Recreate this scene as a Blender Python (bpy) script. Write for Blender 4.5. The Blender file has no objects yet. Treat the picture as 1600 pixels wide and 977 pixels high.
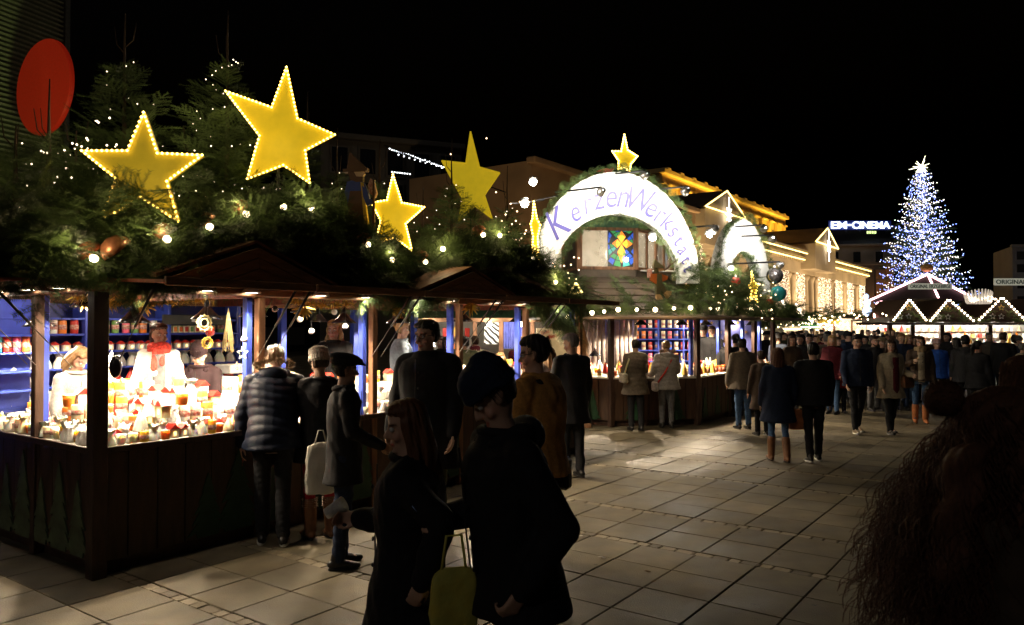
import bpy, math, random
import numpy as np
from mathutils import Matrix, Vector
random.seed(7); RNG = np.random.default_rng(7)
D = bpy.data
SC = bpy.context.scene
COL = SC.collection
PI = math.pi
# ------------------------------------------------------------------ camera
HC = 1.95; FPX = 1198.0
cam = D.cameras.new('camera'); camo = D.objects.new('camera', cam); COL.objects.link(camo)
camo.location = (0, 0, HC); camo.rotation_euler = (math.radians(90 + 1.03), 0, 0)
cam.sensor_width = 36; cam.lens = FPX / 1600 * 36; cam.clip_end = 2000; cam.clip_start = 0.05
SC.camera = camo
cam.dof.use_dof = True; cam.dof.focus_distance = 9.0; cam.dof.aperture_fstop = 6.3
# ------------------------------------------------------------------ night sky
W = D.worlds.new('World'); SC.world = W; W.use_nodes = True
wn = W.node_tree; wn.nodes.clear()
wo = wn.nodes.new('ShaderNodeOutputWorld'); wb = wn.nodes.new('ShaderNodeBackground'); sk = wn.nodes.new('ShaderNodeTexSky')
sk.sky_type = 'NISHITA'; sk.sun_disc = False; sk.sun_elevation = math.radians(-5); sk.sun_rotation = math.radians(200)
wb.inputs['Strength'].default_value = 0.15
wn.links.new(sk.outputs[0], wb.inputs[0]); wn.links.new(wb.outputs[0], wo.inputs[0])
SC.view_settings.view_transform = 'Standard'; SC.view_settings.look = 'None'
SC.view_settings.exposure = 0.0; SC.view_settings.gamma = 1.0; SC.view_settings.use_curve_mapping = False
try:
    SC.cycles.use_denoising = True; SC.cycles.max_bounces = 6; SC.cycles.diffuse_bounces = 3; SC.cycles.glossy_bounces = 2
    SC.cycles.transparent_max_bounces = 8; SC.cycles.transmission_bounces = 3; SC.cycles.sample_clamp_indirect = 4.0
    SC.cycles.use_light_tree = True
except Exception: pass

# ------------------------------------------------------------------ frames
ca, sa = math.cos(math.radians(54)), math.sin(math.radians(54))
def Pw(px, py, Y):                       # a point of the place at distance Y
    return Vector(((px - 800) / FPX * Y, Y, HC + (510 - py) / FPX * Y))
P0 = Vector((-3.22, 5.97, 0.0)); RZ1 = math.radians(54)
O2 = Vector((2.79, 15.03, 0.0)); RZ2 = math.radians(9)
def frame(o, rz): return Matrix.Translation(o) @ Matrix.Rotation(rz, 4, 'Z')
F1 = frame(P0, RZ1); F2 = frame(O2, RZ2); F0 = Matrix.Identity(4)

# ------------------------------------------------------------------ mesh building
def rotm(ax, a):
    c, s = math.cos(a), math.sin(a)
    if ax == 'x': return np.array([[1, 0, 0], [0, c, -s], [0, s, c]])
    if ax == 'y': return np.array([[c, 0, s], [0, 1, 0], [-s, 0, c]])
    return np.array([[c, -s, 0], [s, c, 0], [0, 0, 1]])
def nrm(v):
    v = np.asarray(v, float); return v / max(np.linalg.norm(v), 1e-9)
class MB:
    def __init__(s): s.v = []; s.f = []; s.m = []
    def add(s, v, f, mi=0):
        n = len(s.v); s.v.extend([tuple(p) for p in v]); s.f.extend([tuple(i + n for i in q) for q in f]); s.m.extend([mi] * len(f)); return s
    def box(s, c, d, rz=0, mi=0, bev=0.0, R=None):
        hx, hy, hz = d[0] / 2, d[1] / 2, d[2] / 2
        if R is None: R = rotm('z', rz)
        c = np.array(c, float)
        if bev <= 0:
            v = [(x, y, z) for z in (-hz, hz) for y in (-hy, hy) for x in (-hx, hx)]
            f = [(0, 2, 3, 1), (4, 5, 7, 6), (0, 1, 5, 4), (2, 6, 7, 3), (0, 4, 6, 2), (1, 3, 7, 5)]
        else:
            b = min(bev, hx * .49, hy * .49, hz * .49); v = []; idx = {}
            for sx in (-1, 1):
                for sy in (-1, 1):
                    for sz in (-1, 1):
                        for k in range(3):
                            p = [sx * (hx - b), sy * (hy - b), sz * (hz - b)]; p[k] = (sx * hx, sy * hy, sz * hz)[k]
                            idx[(sx, sy, sz, k)] = len(v); v.append(p)
            f = []
            for s1 in (-1, 1):
                q = [(s1, -1, -1, 0), (s1, 1, -1, 0), (s1, 1, 1, 0), (s1, -1, 1, 0)]; f.append([idx[a] for a in (q if s1 > 0 else q[::-1])])
                q = [(-1, s1, -1, 1), (-1, s1, 1, 1), (1, s1, 1, 1), (1, s1, -1, 1)]; f.append([idx[a] for a in (q if s1 > 0 else q[::-1])])
                q = [(-1, -1, s1, 2), (1, -1, s1, 2), (1, 1, s1, 2), (-1, 1, s1, 2)]; f.append([idx[a] for a in (q if s1 > 0 else q[::-1])])
            for s1 in (-1, 1):
                for s2 in (-1, 1):
                    f.append([idx[a] for a in ((s1, s2, -1, 0), (s1, s2, 1, 0), (s1, s2, 1, 1), (s1, s2, -1, 1))])
                    f.append([idx[a] for a in ((s1, -1, s2, 0), (s1, 1, s2, 0), (s1, 1, s2, 2), (s1, -1, s2, 2))])
                    f.append([idx[a] for a in ((-1, s1, s2, 1), (1, s1, s2, 1), (1, s1, s2, 2), (-1, s1, s2, 2))])
                    for s3 in (-1, 1): f.append([idx[(s1, s2, s3, k)] for k in range(3)])
        v = [tuple(R @ np.array(p, float) + c) for p in v]
        return s.add(v, f, mi)
    def loft(s, rings, mi=0, cap=True, closed=True):
        n = len(rings[0]); v = [p for r in rings for p in r]; f = []
        for i in range(len(rings) - 1):
            for j in range(n if closed else n - 1):
                a = i * n + j; b = i * n + (j + 1) % n; f.append((a, b, b + n, a + n))
        if cap: f.append(tuple(range(n))[::-1]); f.append(tuple(range((len(rings) - 1) * n, len(rings) * n)))
        return s.add(v, f, mi)
    def tube(s, pts, r, n=8, mi=0, cap=True):
        pts = [np.array(p, float) for p in pts]; rr = r if hasattr(r, '__len__') else [r] * len(pts); rings = []; u = None
        for i, p in enumerate(pts):
            t = nrm(pts[min(i + 1, len(pts) - 1)] - pts[max(i - 1, 0)])
            if u is None: u = nrm(np.cross(t, (0, 0, 1) if abs(t[2]) < .9 else (1, 0, 0)))
            u = nrm(u - t * np.dot(u, t)); w = np.cross(t, u)
            rings.append([tuple(p + rr[i] * (math.cos(2 * PI * k / n) * u + math.sin(2 * PI * k / n) * w)) for k in range(n)])
        return s.loft(rings, mi, cap)
    def capsule(s, p0, p1, r0, r1, n=12, sq=(1, 1), ax=None, mi=0):
        p0 = np.array(p0, float); p1 = np.array(p1, float); t = nrm(p1 - p0)
        u = nrm(ax) if ax is not None else nrm(np.cross(t, (0, 0, 1) if abs(t[2]) < .9 else (1, 0, 0)))
        u = nrm(u - t * np.dot(u, t)); w = np.cross(t, u); rings = []
        for k in range(-3, 1):
            a = k / 3 * PI / 2 * .97; rings.append((p0 + t * r0 * math.sin(a), r0 * math.cos(a)))
        for k in range(0, 4):
            a = k / 3 * PI / 2 * .97; rings.append((p1 + t * r1 * math.sin(a), r1 * math.cos(a)))
        R = [[tuple(c + r * (sq[0] * math.cos(2 * PI * k / n) * u + sq[1] * math.sin(2 * PI * k / n) * w)) for k in range(n)] for c, r in rings]
        return s.loft(R, mi)
    def ell(s, c, r, n=14, m=9, R=None, mi=0):
        c = np.array(c, float); rings = []
        for i in range(m):
            a = -PI / 2 * .97 + PI * .97 * i / (m - 1); rr = []
            for k in range(n):
                p = np.array([r[0] * math.cos(a) * math.cos(2 * PI * k / n), r[1] * math.cos(a) * math.sin(2 * PI * k / n), r[2] * math.sin(a)])
                if R is not None: p = R @ p
                rr.append(tuple(c + p))
            rings.append(rr)
        return s.loft(rings, mi)
    def lathe(s, prof, c=(0, 0, 0), n=16, mi=0, cap=True, R=None):
        rings = []
        for r, z in prof:
            rr = []
            for k in range(n):
                p = np.array([r * math.cos(2 * PI * k / n), r * math.sin(2 * PI * k / n), z])
                if R is not None: p = R @ p
                rr.append((p[0] + c[0], p[1] + c[1], p[2] + c[2]))
            rings.append(rr)
        return s.loft(rings, mi, cap)
    def prism(s, poly, o, ux, uy, th, mi=0, bev=0.0):
        o = np.array(o, float); ux = np.array(ux, float); uy = np.array(uy, float); nz = nrm(np.cross(ux, uy))
        a = [tuple(o + ux * p[0] + uy * p[1]) for p in poly]; b = [tuple(np.array(p) + nz * th) for p in a]; n = len(a)
        f = [tuple(range(n))[::-1], tuple(range(n, 2 * n))] + [(i, (i + 1) % n, (i + 1) % n + n, i + n) for i in range(n)]
        return s.add(a + b, f, mi)
    def xf(s, M):
        A = np.array(M); v = np.array(s.v) if s.v else np.zeros((0, 3)); v = v @ A[:3, :3].T + A[:3, 3]; s.v = [tuple(p) for p in v]; return s
    def mesh(s, name, mats=(), smooth=False):
        me = D.meshes.new(name); me.from_pydata(s.v, [], s.f)
        for m in mats: me.materials.append(m)
        if len(mats) > 1 and len(set(s.m)) > 1: me.polygons.foreach_set('material_index', s.m)
        if smooth: me.polygons.foreach_set('use_smooth', [True] * len(me.polygons))
        me.update(); return me
def npmesh(name, v, f, mats=(), smooth=False, tint=None, mi=None):
    me = D.meshes.new(name); v = np.asarray(v, np.float32); f = np.asarray(f, np.int32); k = f.shape[1]
    me.vertices.add(len(v)); me.vertices.foreach_set('co', v.ravel())
    me.loops.add(f.size); me.loops.foreach_set('vertex_index', f.ravel())
    me.polygons.add(len(f)); me.polygons.foreach_set('loop_start', np.arange(0, f.size, k, dtype=np.int32))
    try: me.polygons.foreach_set('loop_total', np.full(len(f), k, np.int32))
    except Exception: pass
    for m in mats: me.materials.append(m)
    if mi is not None: me.polygons.foreach_set('material_index', np.asarray(mi, np.int32))
    if smooth: me.polygons.foreach_set('use_smooth', np.ones(len(f), bool))
    me.update(calc_edges=True)
    if tint is not None:
        at = me.attributes.new('tint', 'FLOAT', 'POINT'); at.data.foreach_set('value', np.asarray(tint, np.float32))
    return me
def obj(name, me, parent=None, loc=None, rz=None, M=None):
    o = D.objects.new(name, me); COL.objects.link(o)
    if parent is not None: o.parent = parent
    if M is not None: o.matrix_local = M
    if loc is not None: o.location = loc
    if rz is not None: o.rotation_euler = (0, 0, rz)
    return o
def tag(o, label, cat, group=None):
    o['label'] = label; o['category'] = cat
    if group: o['group'] = group
    return o
def thing(name, label, cat, loc=(0, 0, 0), rz=0, group=None, fr=None):
    o = D.objects.new(name, None); COL.objects.link(o); o.empty_display_size = .1
    M = Matrix.Translation(loc) @ Matrix.Rotation(rz, 4, 'Z')
    o.matrix_local = (fr @ M) if fr is not None else M
    return tag(o, label, cat, group)
def struct(o): o['kind'] = 'structure'; return o
def stuff(o): o['kind'] = 'stuff'; return o
def copy_tree(o, parent=None):
    c = o.copy(); COL.objects.link(c)
    if parent is not None: c.parent = parent
    for ch in list(o.children): copy_tree(ch, c)
    return c

# ------------------------------------------------------------------ materials
MATS = {}
def mat(name, col, rough=.7, var=.25, scale=8.0, bump=.15, metal=0.0, stretch=(1, 1, 1), col2=None, spec=.4, tint=False, sheen=0, coat=0, trans=0, bscale=None, alpha=1):
    if name in MATS: return MATS[name]
    m = D.materials.new(name); m.use_nodes = True; nt = m.node_tree; N = nt.nodes; L = nt.links
    b = N['Principled BSDF']; b.inputs['Roughness'].default_value = rough; b.inputs['Metallic'].default_value = metal
    b.inputs['Specular IOR Level'].default_value = spec
    if sheen: b.inputs['Sheen Weight'].default_value = sheen
    if coat: b.inputs['Coat Weight'].default_value = coat
    if trans: b.inputs['Transmission Weight'].default_value = trans
    if alpha < 1: b.inputs['Alpha'].default_value = alpha
    tc = N.new('ShaderNodeTexCoord'); mp = N.new('ShaderNodeMapping'); mp.inputs['Scale'].default_value = stretch
    L.new(tc.outputs['Object'], mp.inputs[0])
    n1 = N.new('ShaderNodeTexNoise'); n1.inputs['Scale'].default_value = scale; n1.inputs['Detail'].default_value = 5
    L.new(mp.outputs[0], n1.inputs['Vector'])
    mx = N.new('ShaderNodeMix'); mx.data_type = 'RGBA'
    c1 = [c * (1 - var) for c in col] + [1]; c2 = ([*col2, 1] if col2 else [min(1, c * (1 + var)) for c in col] + [1])
    mx.inputs[6].default_value = c1; mx.inputs[7].default_value = c2
    rp = N.new('ShaderNodeMapRange'); rp.inputs[1].default_value = .3; rp.inputs[2].default_value = .7
    L.new(n1.outputs[0], rp.inputs[0]); L.new(rp.outputs[0], mx.inputs[0])
    out = mx.outputs[2]
    if tint:
        at = N.new('ShaderNodeAttribute'); at.attribute_name = 'tint'
        hs = N.new('ShaderNodeMix'); hs.data_type = 'RGBA'; hs.blend_type = 'MULTIPLY'; hs.inputs[0].default_value = 1
        cr = N.new('ShaderNodeMapRange'); cr.inputs[3].default_value = .45; cr.inputs[4].default_value = 1.5
        L.new(at.outputs['Fac'], cr.inputs[0]); cb = N.new('ShaderNodeCombineColor')
        for k in range(3): L.new(cr.outputs[0], cb.inputs[k])
        L.new(out, hs.inputs[6]); L.new(cb.outputs[0], hs.inputs[7]); out = hs.outputs[2]
    L.new(out, b.inputs['Base Color'])
    if bump:
        bp = N.new('ShaderNodeBump'); bp.inputs['Strength'].default_value = bump; bp.inputs['Distance'].default_value = .01
        n2 = N.new('ShaderNodeTexNoise'); n2.inputs['Scale'].default_value = bscale or scale * 4; n2.inputs['Detail'].default_value = 4
        L.new(mp.outputs[0], n2.inputs['Vector']); L.new(n2.outputs[0], bp.inputs['Height']); L.new(bp.outputs[0], b.inputs['Normal'])
    MATS[name] = m; return m
def emat(name, col, st, base=(.5, .5, .5), sample=True):
    if name in MATS: return MATS[name]
    m = mat(name, base, .4, .1); b = m.node_tree.nodes['Principled BSDF']
    b.inputs['Emission Color'].default_value = (*col, 1); b.inputs['Emission Strength'].default_value = st
    m.cycles.emission_sampling = 'AUTO' if sample else 'NONE'
    return m
def point(name, loc, col, power, r=.05, parent=None, M=None):
    l = D.lights.new(name, 'POINT'); l.color = col; l.energy = power; l.shadow_soft_size = r
    o = D.objects.new(name, l); COL.objects.link(o)
    if parent is not None: o.parent = parent
    o.location = loc; return o
def spot(name, loc, tgt, col, power, ang=80, r=.05, blend=.6, parent=None):
    l = D.lights.new(name, 'SPOT'); l.color = col; l.energy = power; l.shadow_soft_size = r; l.spot_size = math.radians(ang); l.spot_blend = blend
    o = D.objects.new(name, l); COL.objects.link(o)
    if parent is not None: o.parent = parent
    o.location = loc; o.rotation_mode = 'QUATERNION'
    o.rotation_quaternion = (Vector(tgt) - Vector(loc)).to_track_quat('-Z', 'Y'); return o
fill = D.lights.new('fill_light', 'SUN'); fill.energy = .105; fill.angle = math.radians(.5); fill.color = (1, .88, .76)  # weak warm fill added from behind the camera, lifts faces and dark fronts
fillo = D.objects.new('fill_light', fill); COL.objects.link(fillo); fillo.rotation_euler = (math.radians(60), 0, math.radians(-32))

# colours used everywhere
WOOD = mat('brown_wood', (.20, .095, .045), .62, .45, 3, .3, stretch=(6, 6, 1))
WOODX = mat('brown_wood_along', (.23, .115, .055), .62, .45, 3, .3, stretch=(1, 8, 8))
DWOOD = mat('dark_wood', (.045, .022, .013), .6, .4, 4, .3, stretch=(5, 5, 1))
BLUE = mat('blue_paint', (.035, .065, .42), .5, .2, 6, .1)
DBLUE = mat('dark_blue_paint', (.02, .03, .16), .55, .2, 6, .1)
RAFT = mat('red_brown_boards', (.24, .07, .035), .6, .35, 3, .2, stretch=(1, 7, 7))
GREENP = mat('green_paint', (.016, .055, .024), .6, .35, 7, .15)
CREAM = mat('cream_cloth', (.78, .74, .66), .8, .08, 6, .1)
BLACK = mat('black_metal', (.015, .015, .017), .35, .2, 10, .05)
STEEL = mat('brushed_steel', (.5, .5, .52), .3, .1, 10, .05, metal=.9)
FIR = mat('fir_needles', (.075, .118, .036), .65, .4, 5, 0, tint=True, spec=.3)
BARK = mat('bark', (.06, .038, .022), .85, .4, 20, .5)
# ------------------------------------------------------------------ ground and paving
gm = mat('joint_sand', (.035, .029, .02), .95, .3, 6, .3)
g = MB(); g.add([(-900, -300, -.02), (900, -300, -.02), (900, 1500, -.02), (-900, 1500, -.02)], [(0, 1, 2, 3)])
struct(obj('ground', g.mesh('ground', [gm])))
pave = struct(obj('pavement', MB().add([(-30, -8, -.012), (60, -8, -.012), (60, 90, -.012), (-30, 90, -.012)], [(0, 1, 2, 3)]).mesh('pavement', [gm])))
SLABC = []
for k, c in enumerate([(.165, .138, .088), (.142, .120, .077), (.185, .156, .100), (.122, .102, .067), (.152, .124, .075)]):
    SLABC.append(mat('slab_stone_%d' % k, c, .62, .22, 3.5, .35, bscale=90, spec=.35))
for m_ in SLABC:                                  # worn, stained stone: blotches that run on from slab to slab, gum spots
    nt = m_.node_tree; N = nt.nodes; L = nt.links; bs = N['Principled BSDF']; src = bs.inputs['Base Color'].links[0].from_socket
    ge = N.new('ShaderNodeNewGeometry'); a1 = N.new('ShaderNodeTexNoise'); a1.inputs['Scale'].default_value = .9; a1.inputs['Detail'].default_value = 7; a1.inputs['Roughness'].default_value = .65; L.new(ge.outputs['Position'], a1.inputs['Vector'])
    r1 = N.new('ShaderNodeMapRange'); r1.inputs[1].default_value = .35; r1.inputs[2].default_value = .68; r1.inputs[3].default_value = .42; r1.inputs[4].default_value = 1.15; L.new(a1.outputs[0], r1.inputs[0])
    vo = N.new('ShaderNodeTexVoronoi'); vo.inputs['Scale'].default_value = 3.1; L.new(ge.outputs['Position'], vo.inputs['Vector']); r2 = N.new('ShaderNodeMapRange'); r2.inputs[1].default_value = .05; r2.inputs[2].default_value = .065; r2.inputs[3].default_value = .5; r2.inputs[4].default_value = 1; L.new(vo.outputs['Distance'], r2.inputs[0])
    mu = N.new('ShaderNodeMath'); mu.operation = 'MULTIPLY'; L.new(r1.outputs[0], mu.inputs[0]); L.new(r2.outputs[0], mu.inputs[1]); cb = N.new('ShaderNodeCombineColor')
    for q in range(3): L.new(mu.outputs[0], cb.inputs[q])
    mx = N.new('ShaderNodeMix'); mx.data_type = 'RGBA'; mx.blend_type = 'MULTIPLY'; mx.inputs[0].default_value = 1; L.new(src, mx.inputs[6]); L.new(cb.outputs[0], mx.inputs[7]); L.new(mx.outputs[2], bs.inputs['Base Color'])
    r3 = N.new('ShaderNodeMapRange'); r3.inputs[1].default_value = .35; r3.inputs[2].default_value = .65; r3.inputs[3].default_value = .38; r3.inputs[4].default_value = .8; L.new(a1.outputs[0], r3.inputs[0]); L.new(r3.outputs[0], bs.inputs['Roughness'])
COBM = [mat('cobble_%d' % k, c, .55, .3, 12, .4) for k, c in enumerate([(.22, .185, .12), (.16, .13, .08), (.10, .08, .05)])]
FS = Matrix.Rotation(RZ1, 4, 'Z')              # paving frame: x along the stalls, y to the left of it
rows = []; strips = []; a = 4.14 - 3.2 * 2
while a < 75:
    strips.append(a); a += .1
    for i in range(4): rows.append(a + .25 + .5 * i)
    a += 2.0; strips.append(a); a += .1
    for i in range(2): rows.append(a + .25 + .5 * i)
    a += 1.0
def wpt(x, y): return FS @ Vector((x, y, 0))
def inview(p, m=.25):
    return p.y > 2.6 and abs(p.x / p.y) < .668 + m / max(p.y, 1)
def hidden(p):                                  # under the stalls
    q = F1.inverted() @ p
    if -.1 < q.x < 6.9 and .1 < q.y < 3.5: return True
    return False
sl = []
for rx_ in rows:
    for j in range(-110, 90):
        y = 2.08 - .515 / 2 + .515 * j; p = wpt(rx_, y)
        if p.y < 2.6 or p.y > 62: continue
        if not inview(p, .8): continue
        if hidden(p): continue
        sl.append((p.length, rx_, y))
sl.sort()
protos = []
for k in range(5):
    protos.append(MB().box((0, 0, -.02), (.493, .506, .04), bev=.005).mesh('slab', [SLABC[k]]))
rest = MB(); rm = []
for i, (d, x, y) in enumerate(sl):
    k = random.choice((0, 0, 0, 1, 1, 2, 3, 4)); dz = random.uniform(-.0025, .0025); tl = random.uniform(-.004, .004)
    if i < 295:
        o = D.objects.new('slab', protos[k]); COL.objects.link(o); o.parent = pave
        o.location = FS @ Vector((x, y, dz)); o.rotation_euler = (tl, tl * .6, RZ1)
    else:
        c = FS @ Vector((x, y, dz)); h = (.2465, .253); cs = []
        for sx, sy in ((-1, -1), (1, -1), (1, 1), (-1, 1)):
            q = FS @ Vector((x + sx * h[0], y + sy * h[1], dz)); cs.append((q.x, q.y, q.z))
        cs += [(q[0], q[1], -.03) for q in cs]
        rest.add(cs, [(0, 1, 2, 3), (0, 4, 5, 1), (1, 5, 6, 2), (2, 6, 7, 3), (3, 7, 4, 0)], k)
stuff(obj('far_slabs', rest.mesh('far_slabs', SLABC), pave))
cob = []
for s_ in strips:
    j = -35.0
    while j < 40:
        w = random.uniform(.09, .17); p = wpt(s_ + .05, j + w / 2)
        if p.y > 2.6 and p.y < 45 and inview(p) and not hidden(p): cob.append((p.length, s_ + .05, j + w / 2, w))
        j += w + .008
cob.sort(); cps = []
for k in range(6):
    n = 7; ra = random.uniform(0, .5); pts = []
    jt = lambda: random.uniform(-.025, .025)
    pts = [(.5 + jt(), -.36), (.5 + jt(), .36), (.38, .5 + jt()), (-.38, .5 + jt()), (-.5 + jt(), .36), (-.5 + jt(), -.36), (-.38, -.5 + jt()), (.38, -.5 + jt())]
    rings = [[(x, y, -.03) for x, y in pts], [(x, y, -.004) for x, y in pts], [(x * .9, y * .92, random.uniform(.0, .002)) for x, y in pts]]
    cps.append([MB().loft(rings).mesh('cobble', [COBM[c]]) for c in range(3)])
restc = MB()
for i, (d, x, y, w) in enumerate(cob):
    k = random.randrange(6); c = random.choice((0, 0, 1, 1, 2)); q = FS @ Vector((x, y, 0))
    if i < 290:
        o = D.objects.new('cobble', cps[k][c]); COL.objects.link(o); o.parent = pave
        o.location = (q.x, q.y, random.uniform(-.006, -.002)); o.rotation_euler = (0, 0, RZ1 + random.uniform(-.05, .05)); o.scale = (.094, w, 1)
    else:
        restc.box((q.x, q.y, -.012), (.085, w, .024), rz=RZ1, mi=c)
stuff(obj('far_cobbles', restc.mesh('far_cobbles', COBM), pave))
# crumpled litter, fallen leaves
lm = mat('dry_leaf', (.16, .10, .04), .8, .3, 20, .1); pm = mat('paper_scrap', (.55, .53, .48), .8, .1)
for i, (x, y) in enumerate([(905, 838), (990, 686), (1035, 688), (1010, 893), (700, 935), (1128, 742), (940, 871), (1180, 694)]):
    Y = FPX * HC / (y - 510); w = .03 + .02 * random.random(); q = MB()
    pts = [(math.cos(t) * w * random.uniform(.6, 1), math.sin(t) * w * random.uniform(.5, 1) * .6, .006 + .012 * random.random()) for t in np.linspace(0, 2 * PI, 8)[:-1]]
    q.add(pts + [(0, 0, .02)], [(k, (k + 1) % 7, 7) for k in range(7)])
    o = obj('paper_scrap', q.mesh('paper_scrap', [pm if i % 2 == 0 else lm]), loc=((x - 800) / FPX * Y, Y, 0), rz=i)
    tag(o, ['small white paper scrap lying beside the lit cobble strip', 'dry brown leaf in front of the lit octagonal stall'][i % 2], 'litter', 'scraps of litter on the paving')
# ------------------------------------------------------------------ fir boughs
def needles(p0, p1, n, ln, w, plane, rng):
    """a twig from p0 to p1 with needles either side; returns triangle soup"""
    p0 = np.array(p0, float); p1 = np.array(p1, float); t = nrm(p1 - p0); sd = nrm(np.cross(t, plane)); V = []
    for i in range(n):
        q = p0 + (p1 - p0) * (i + .5) / n
        for s in (-1, 1):
            d = nrm(t * .75 + sd * s * .9 + np.array(plane) * rng.uniform(-.35, .55)); e = q + d * ln * rng.uniform(.75, 1.15)
            V += [q - t * w, q + t * w, e]
    # the twig itself
    V += [p0 - sd * w * .7, p0 + sd * w * .7, p1, p0 - np.array(plane) * w * .7, p0 + np.array(plane) * w * .7, p1]
    return V
def bough(L=.45, ln=.030, w=.0031, step=.011, seed=0, droop=.12):
    rng = np.random.default_rng(seed); V = []; pl = (0, 0, 1)
    c = lambda u: np.array([0, u * L, -droop * L * u * u])
    K = 5
    for i in range(K): V += needles(c(i / K), c((i + 1) / K), max(2, int(L / K / step)), ln, w, pl, rng)
    n = 7
    for i in range(n):
        u = .12 + .75 * i / n; l = L * (.48 * (1 - u) + .12)
        for s in (-1, 1):
            uu = u + rng.uniform(-.03, .03); a = math.radians(rng.uniform(42, 58)); p = c(uu)
            e = p + np.array([s * math.sin(a) * l, math.cos(a) * l, rng.uniform(-.12, .06) * l - droop * l * .6])
            V += needles(p, e, max(2, int(l / step)), ln, w, pl, rng)
    return np.array(V)
BOUGHS = [bough(seed=i, droop=d) for i, d in enumerate((.1, .25, .45))]
BOUGHS_C = [bough(.45, .035, .0045, .024, seed=9 + i, droop=.2) for i in range(2)]     # coarse, for farther work
BOUGHS_T = [bough(.45, .05, .009, .06, seed=19 + i, droop=.15) for i in range(2)]      # very coarse
def frames_for(dirs, ups, scales, pos):
    y = dirs / np.linalg.norm(dirs, axis=1)[:, None]; x = np.cross(y, ups); x /= np.maximum(np.linalg.norm(x, axis=1), 1e-6)[:, None]; z = np.cross(x, y)
    return np.stack([x, y, z], axis=2) * scales[:, None, None], pos
def foliage(name, pos, dirs, scales, ups=None, kinds=BOUGHS, mats=None):
    pos = np.asarray(pos, float); dirs = np.asarray(dirs, float); n = len(pos); scales = np.broadcast_to(scales, (n,)).astype(float)
    ups = np.tile([0, 0, 1.0], (n, 1)) + RNG.normal(0, .35, (n, 3)) if ups is None else np.asarray(ups, float)
    R, _ = frames_for(dirs, ups, scales, pos); k = RNG.integers(0, len(kinds), n); Vs = []; T = []
    for j in range(len(kinds)):
        s = np.where(k == j)[0]
        if len(s) == 0: continue
        V = np.einsum('nij,vj->nvi', R[s], kinds[j]) + pos[s][:, None, :]
        Vs.append(V.reshape(-1, 3)); T.append(np.repeat(RNG.random(len(s)), len(kinds[j])))
    V = np.concatenate(Vs); T = np.concatenate(T); F = np.arange(len(V)).reshape(-1, 3)
    return npmesh(name, V, F, mats or [FIR], tint=T)
def garland(name, path, rad, dens, sc=(.28, .42), kinds=BOUGHS, parent=None, label=None, group=None, hang=.3):
    """boughs packed round a path"""
    path = [np.array(p, float) for p in path]; P = []; Dd = []; U = []
    for a, b in zip(path[:-1], path[1:]):
        t = nrm(b - a); L = np.linalg.norm(b - a); u = nrm(np.cross(t, (0, 0, 1))); w = np.cross(u, t)
        for i in range(max(1, int(L * dens))):
            q = a + (b - a) * RNG.random(); an = RNG.random() * 2 * PI; o = math.cos(an) * u + math.sin(an) * w
            P.append(q + o * rad * RNG.uniform(0, .5)); d = o * RNG.uniform(.5, 1) + t * RNG.choice((-1, 1)) * RNG.uniform(.3, 1) + np.array([0, 0, -hang * RNG.random()])
            Dd.append(d); U.append(o + RNG.normal(0, .3, 3))
    S = RNG.uniform(sc[0], sc[1], len(P)) / .45
    o = obj(name, foliage(name, P, Dd, S, U, kinds), parent)
    if label: tag(o, label, 'garland', group)
    return o
def bulbs(name, pts, r, m, n=6):
    V = []; F = []; base = np.array([(0, 0, 1), (0, 0, -1)] + [(math.cos(2 * PI * k / n), math.sin(2 * PI * k / n), 0) for k in range(n)], float)
    fb = [(0, 2 + k, 2 + (k + 1) % n) for k in range(n)] + [(1, 2 + (k + 1) % n, 2 + k) for k in range(n)]
    pts = np.asarray(pts, float); rr = np.broadcast_to(r, (len(pts),))
    V = (base[None] * rr[:, None, None] + pts[:, None, :]).reshape(-1, 3)
    F = (np.array(fb)[None] + (np.arange(len(pts)) * len(base))[:, None, None]).reshape(-1, 3)
    return npmesh(name, V, F, [m])
FAIRY = emat('fairy_light', (1, .66, .36), 7, sample=False)
FAIRYW = emat('fairy_white', (1, .76, .52), 6, sample=False)
WARMB = emat('warm_bulb', (1, .78, .45), 16)
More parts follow.
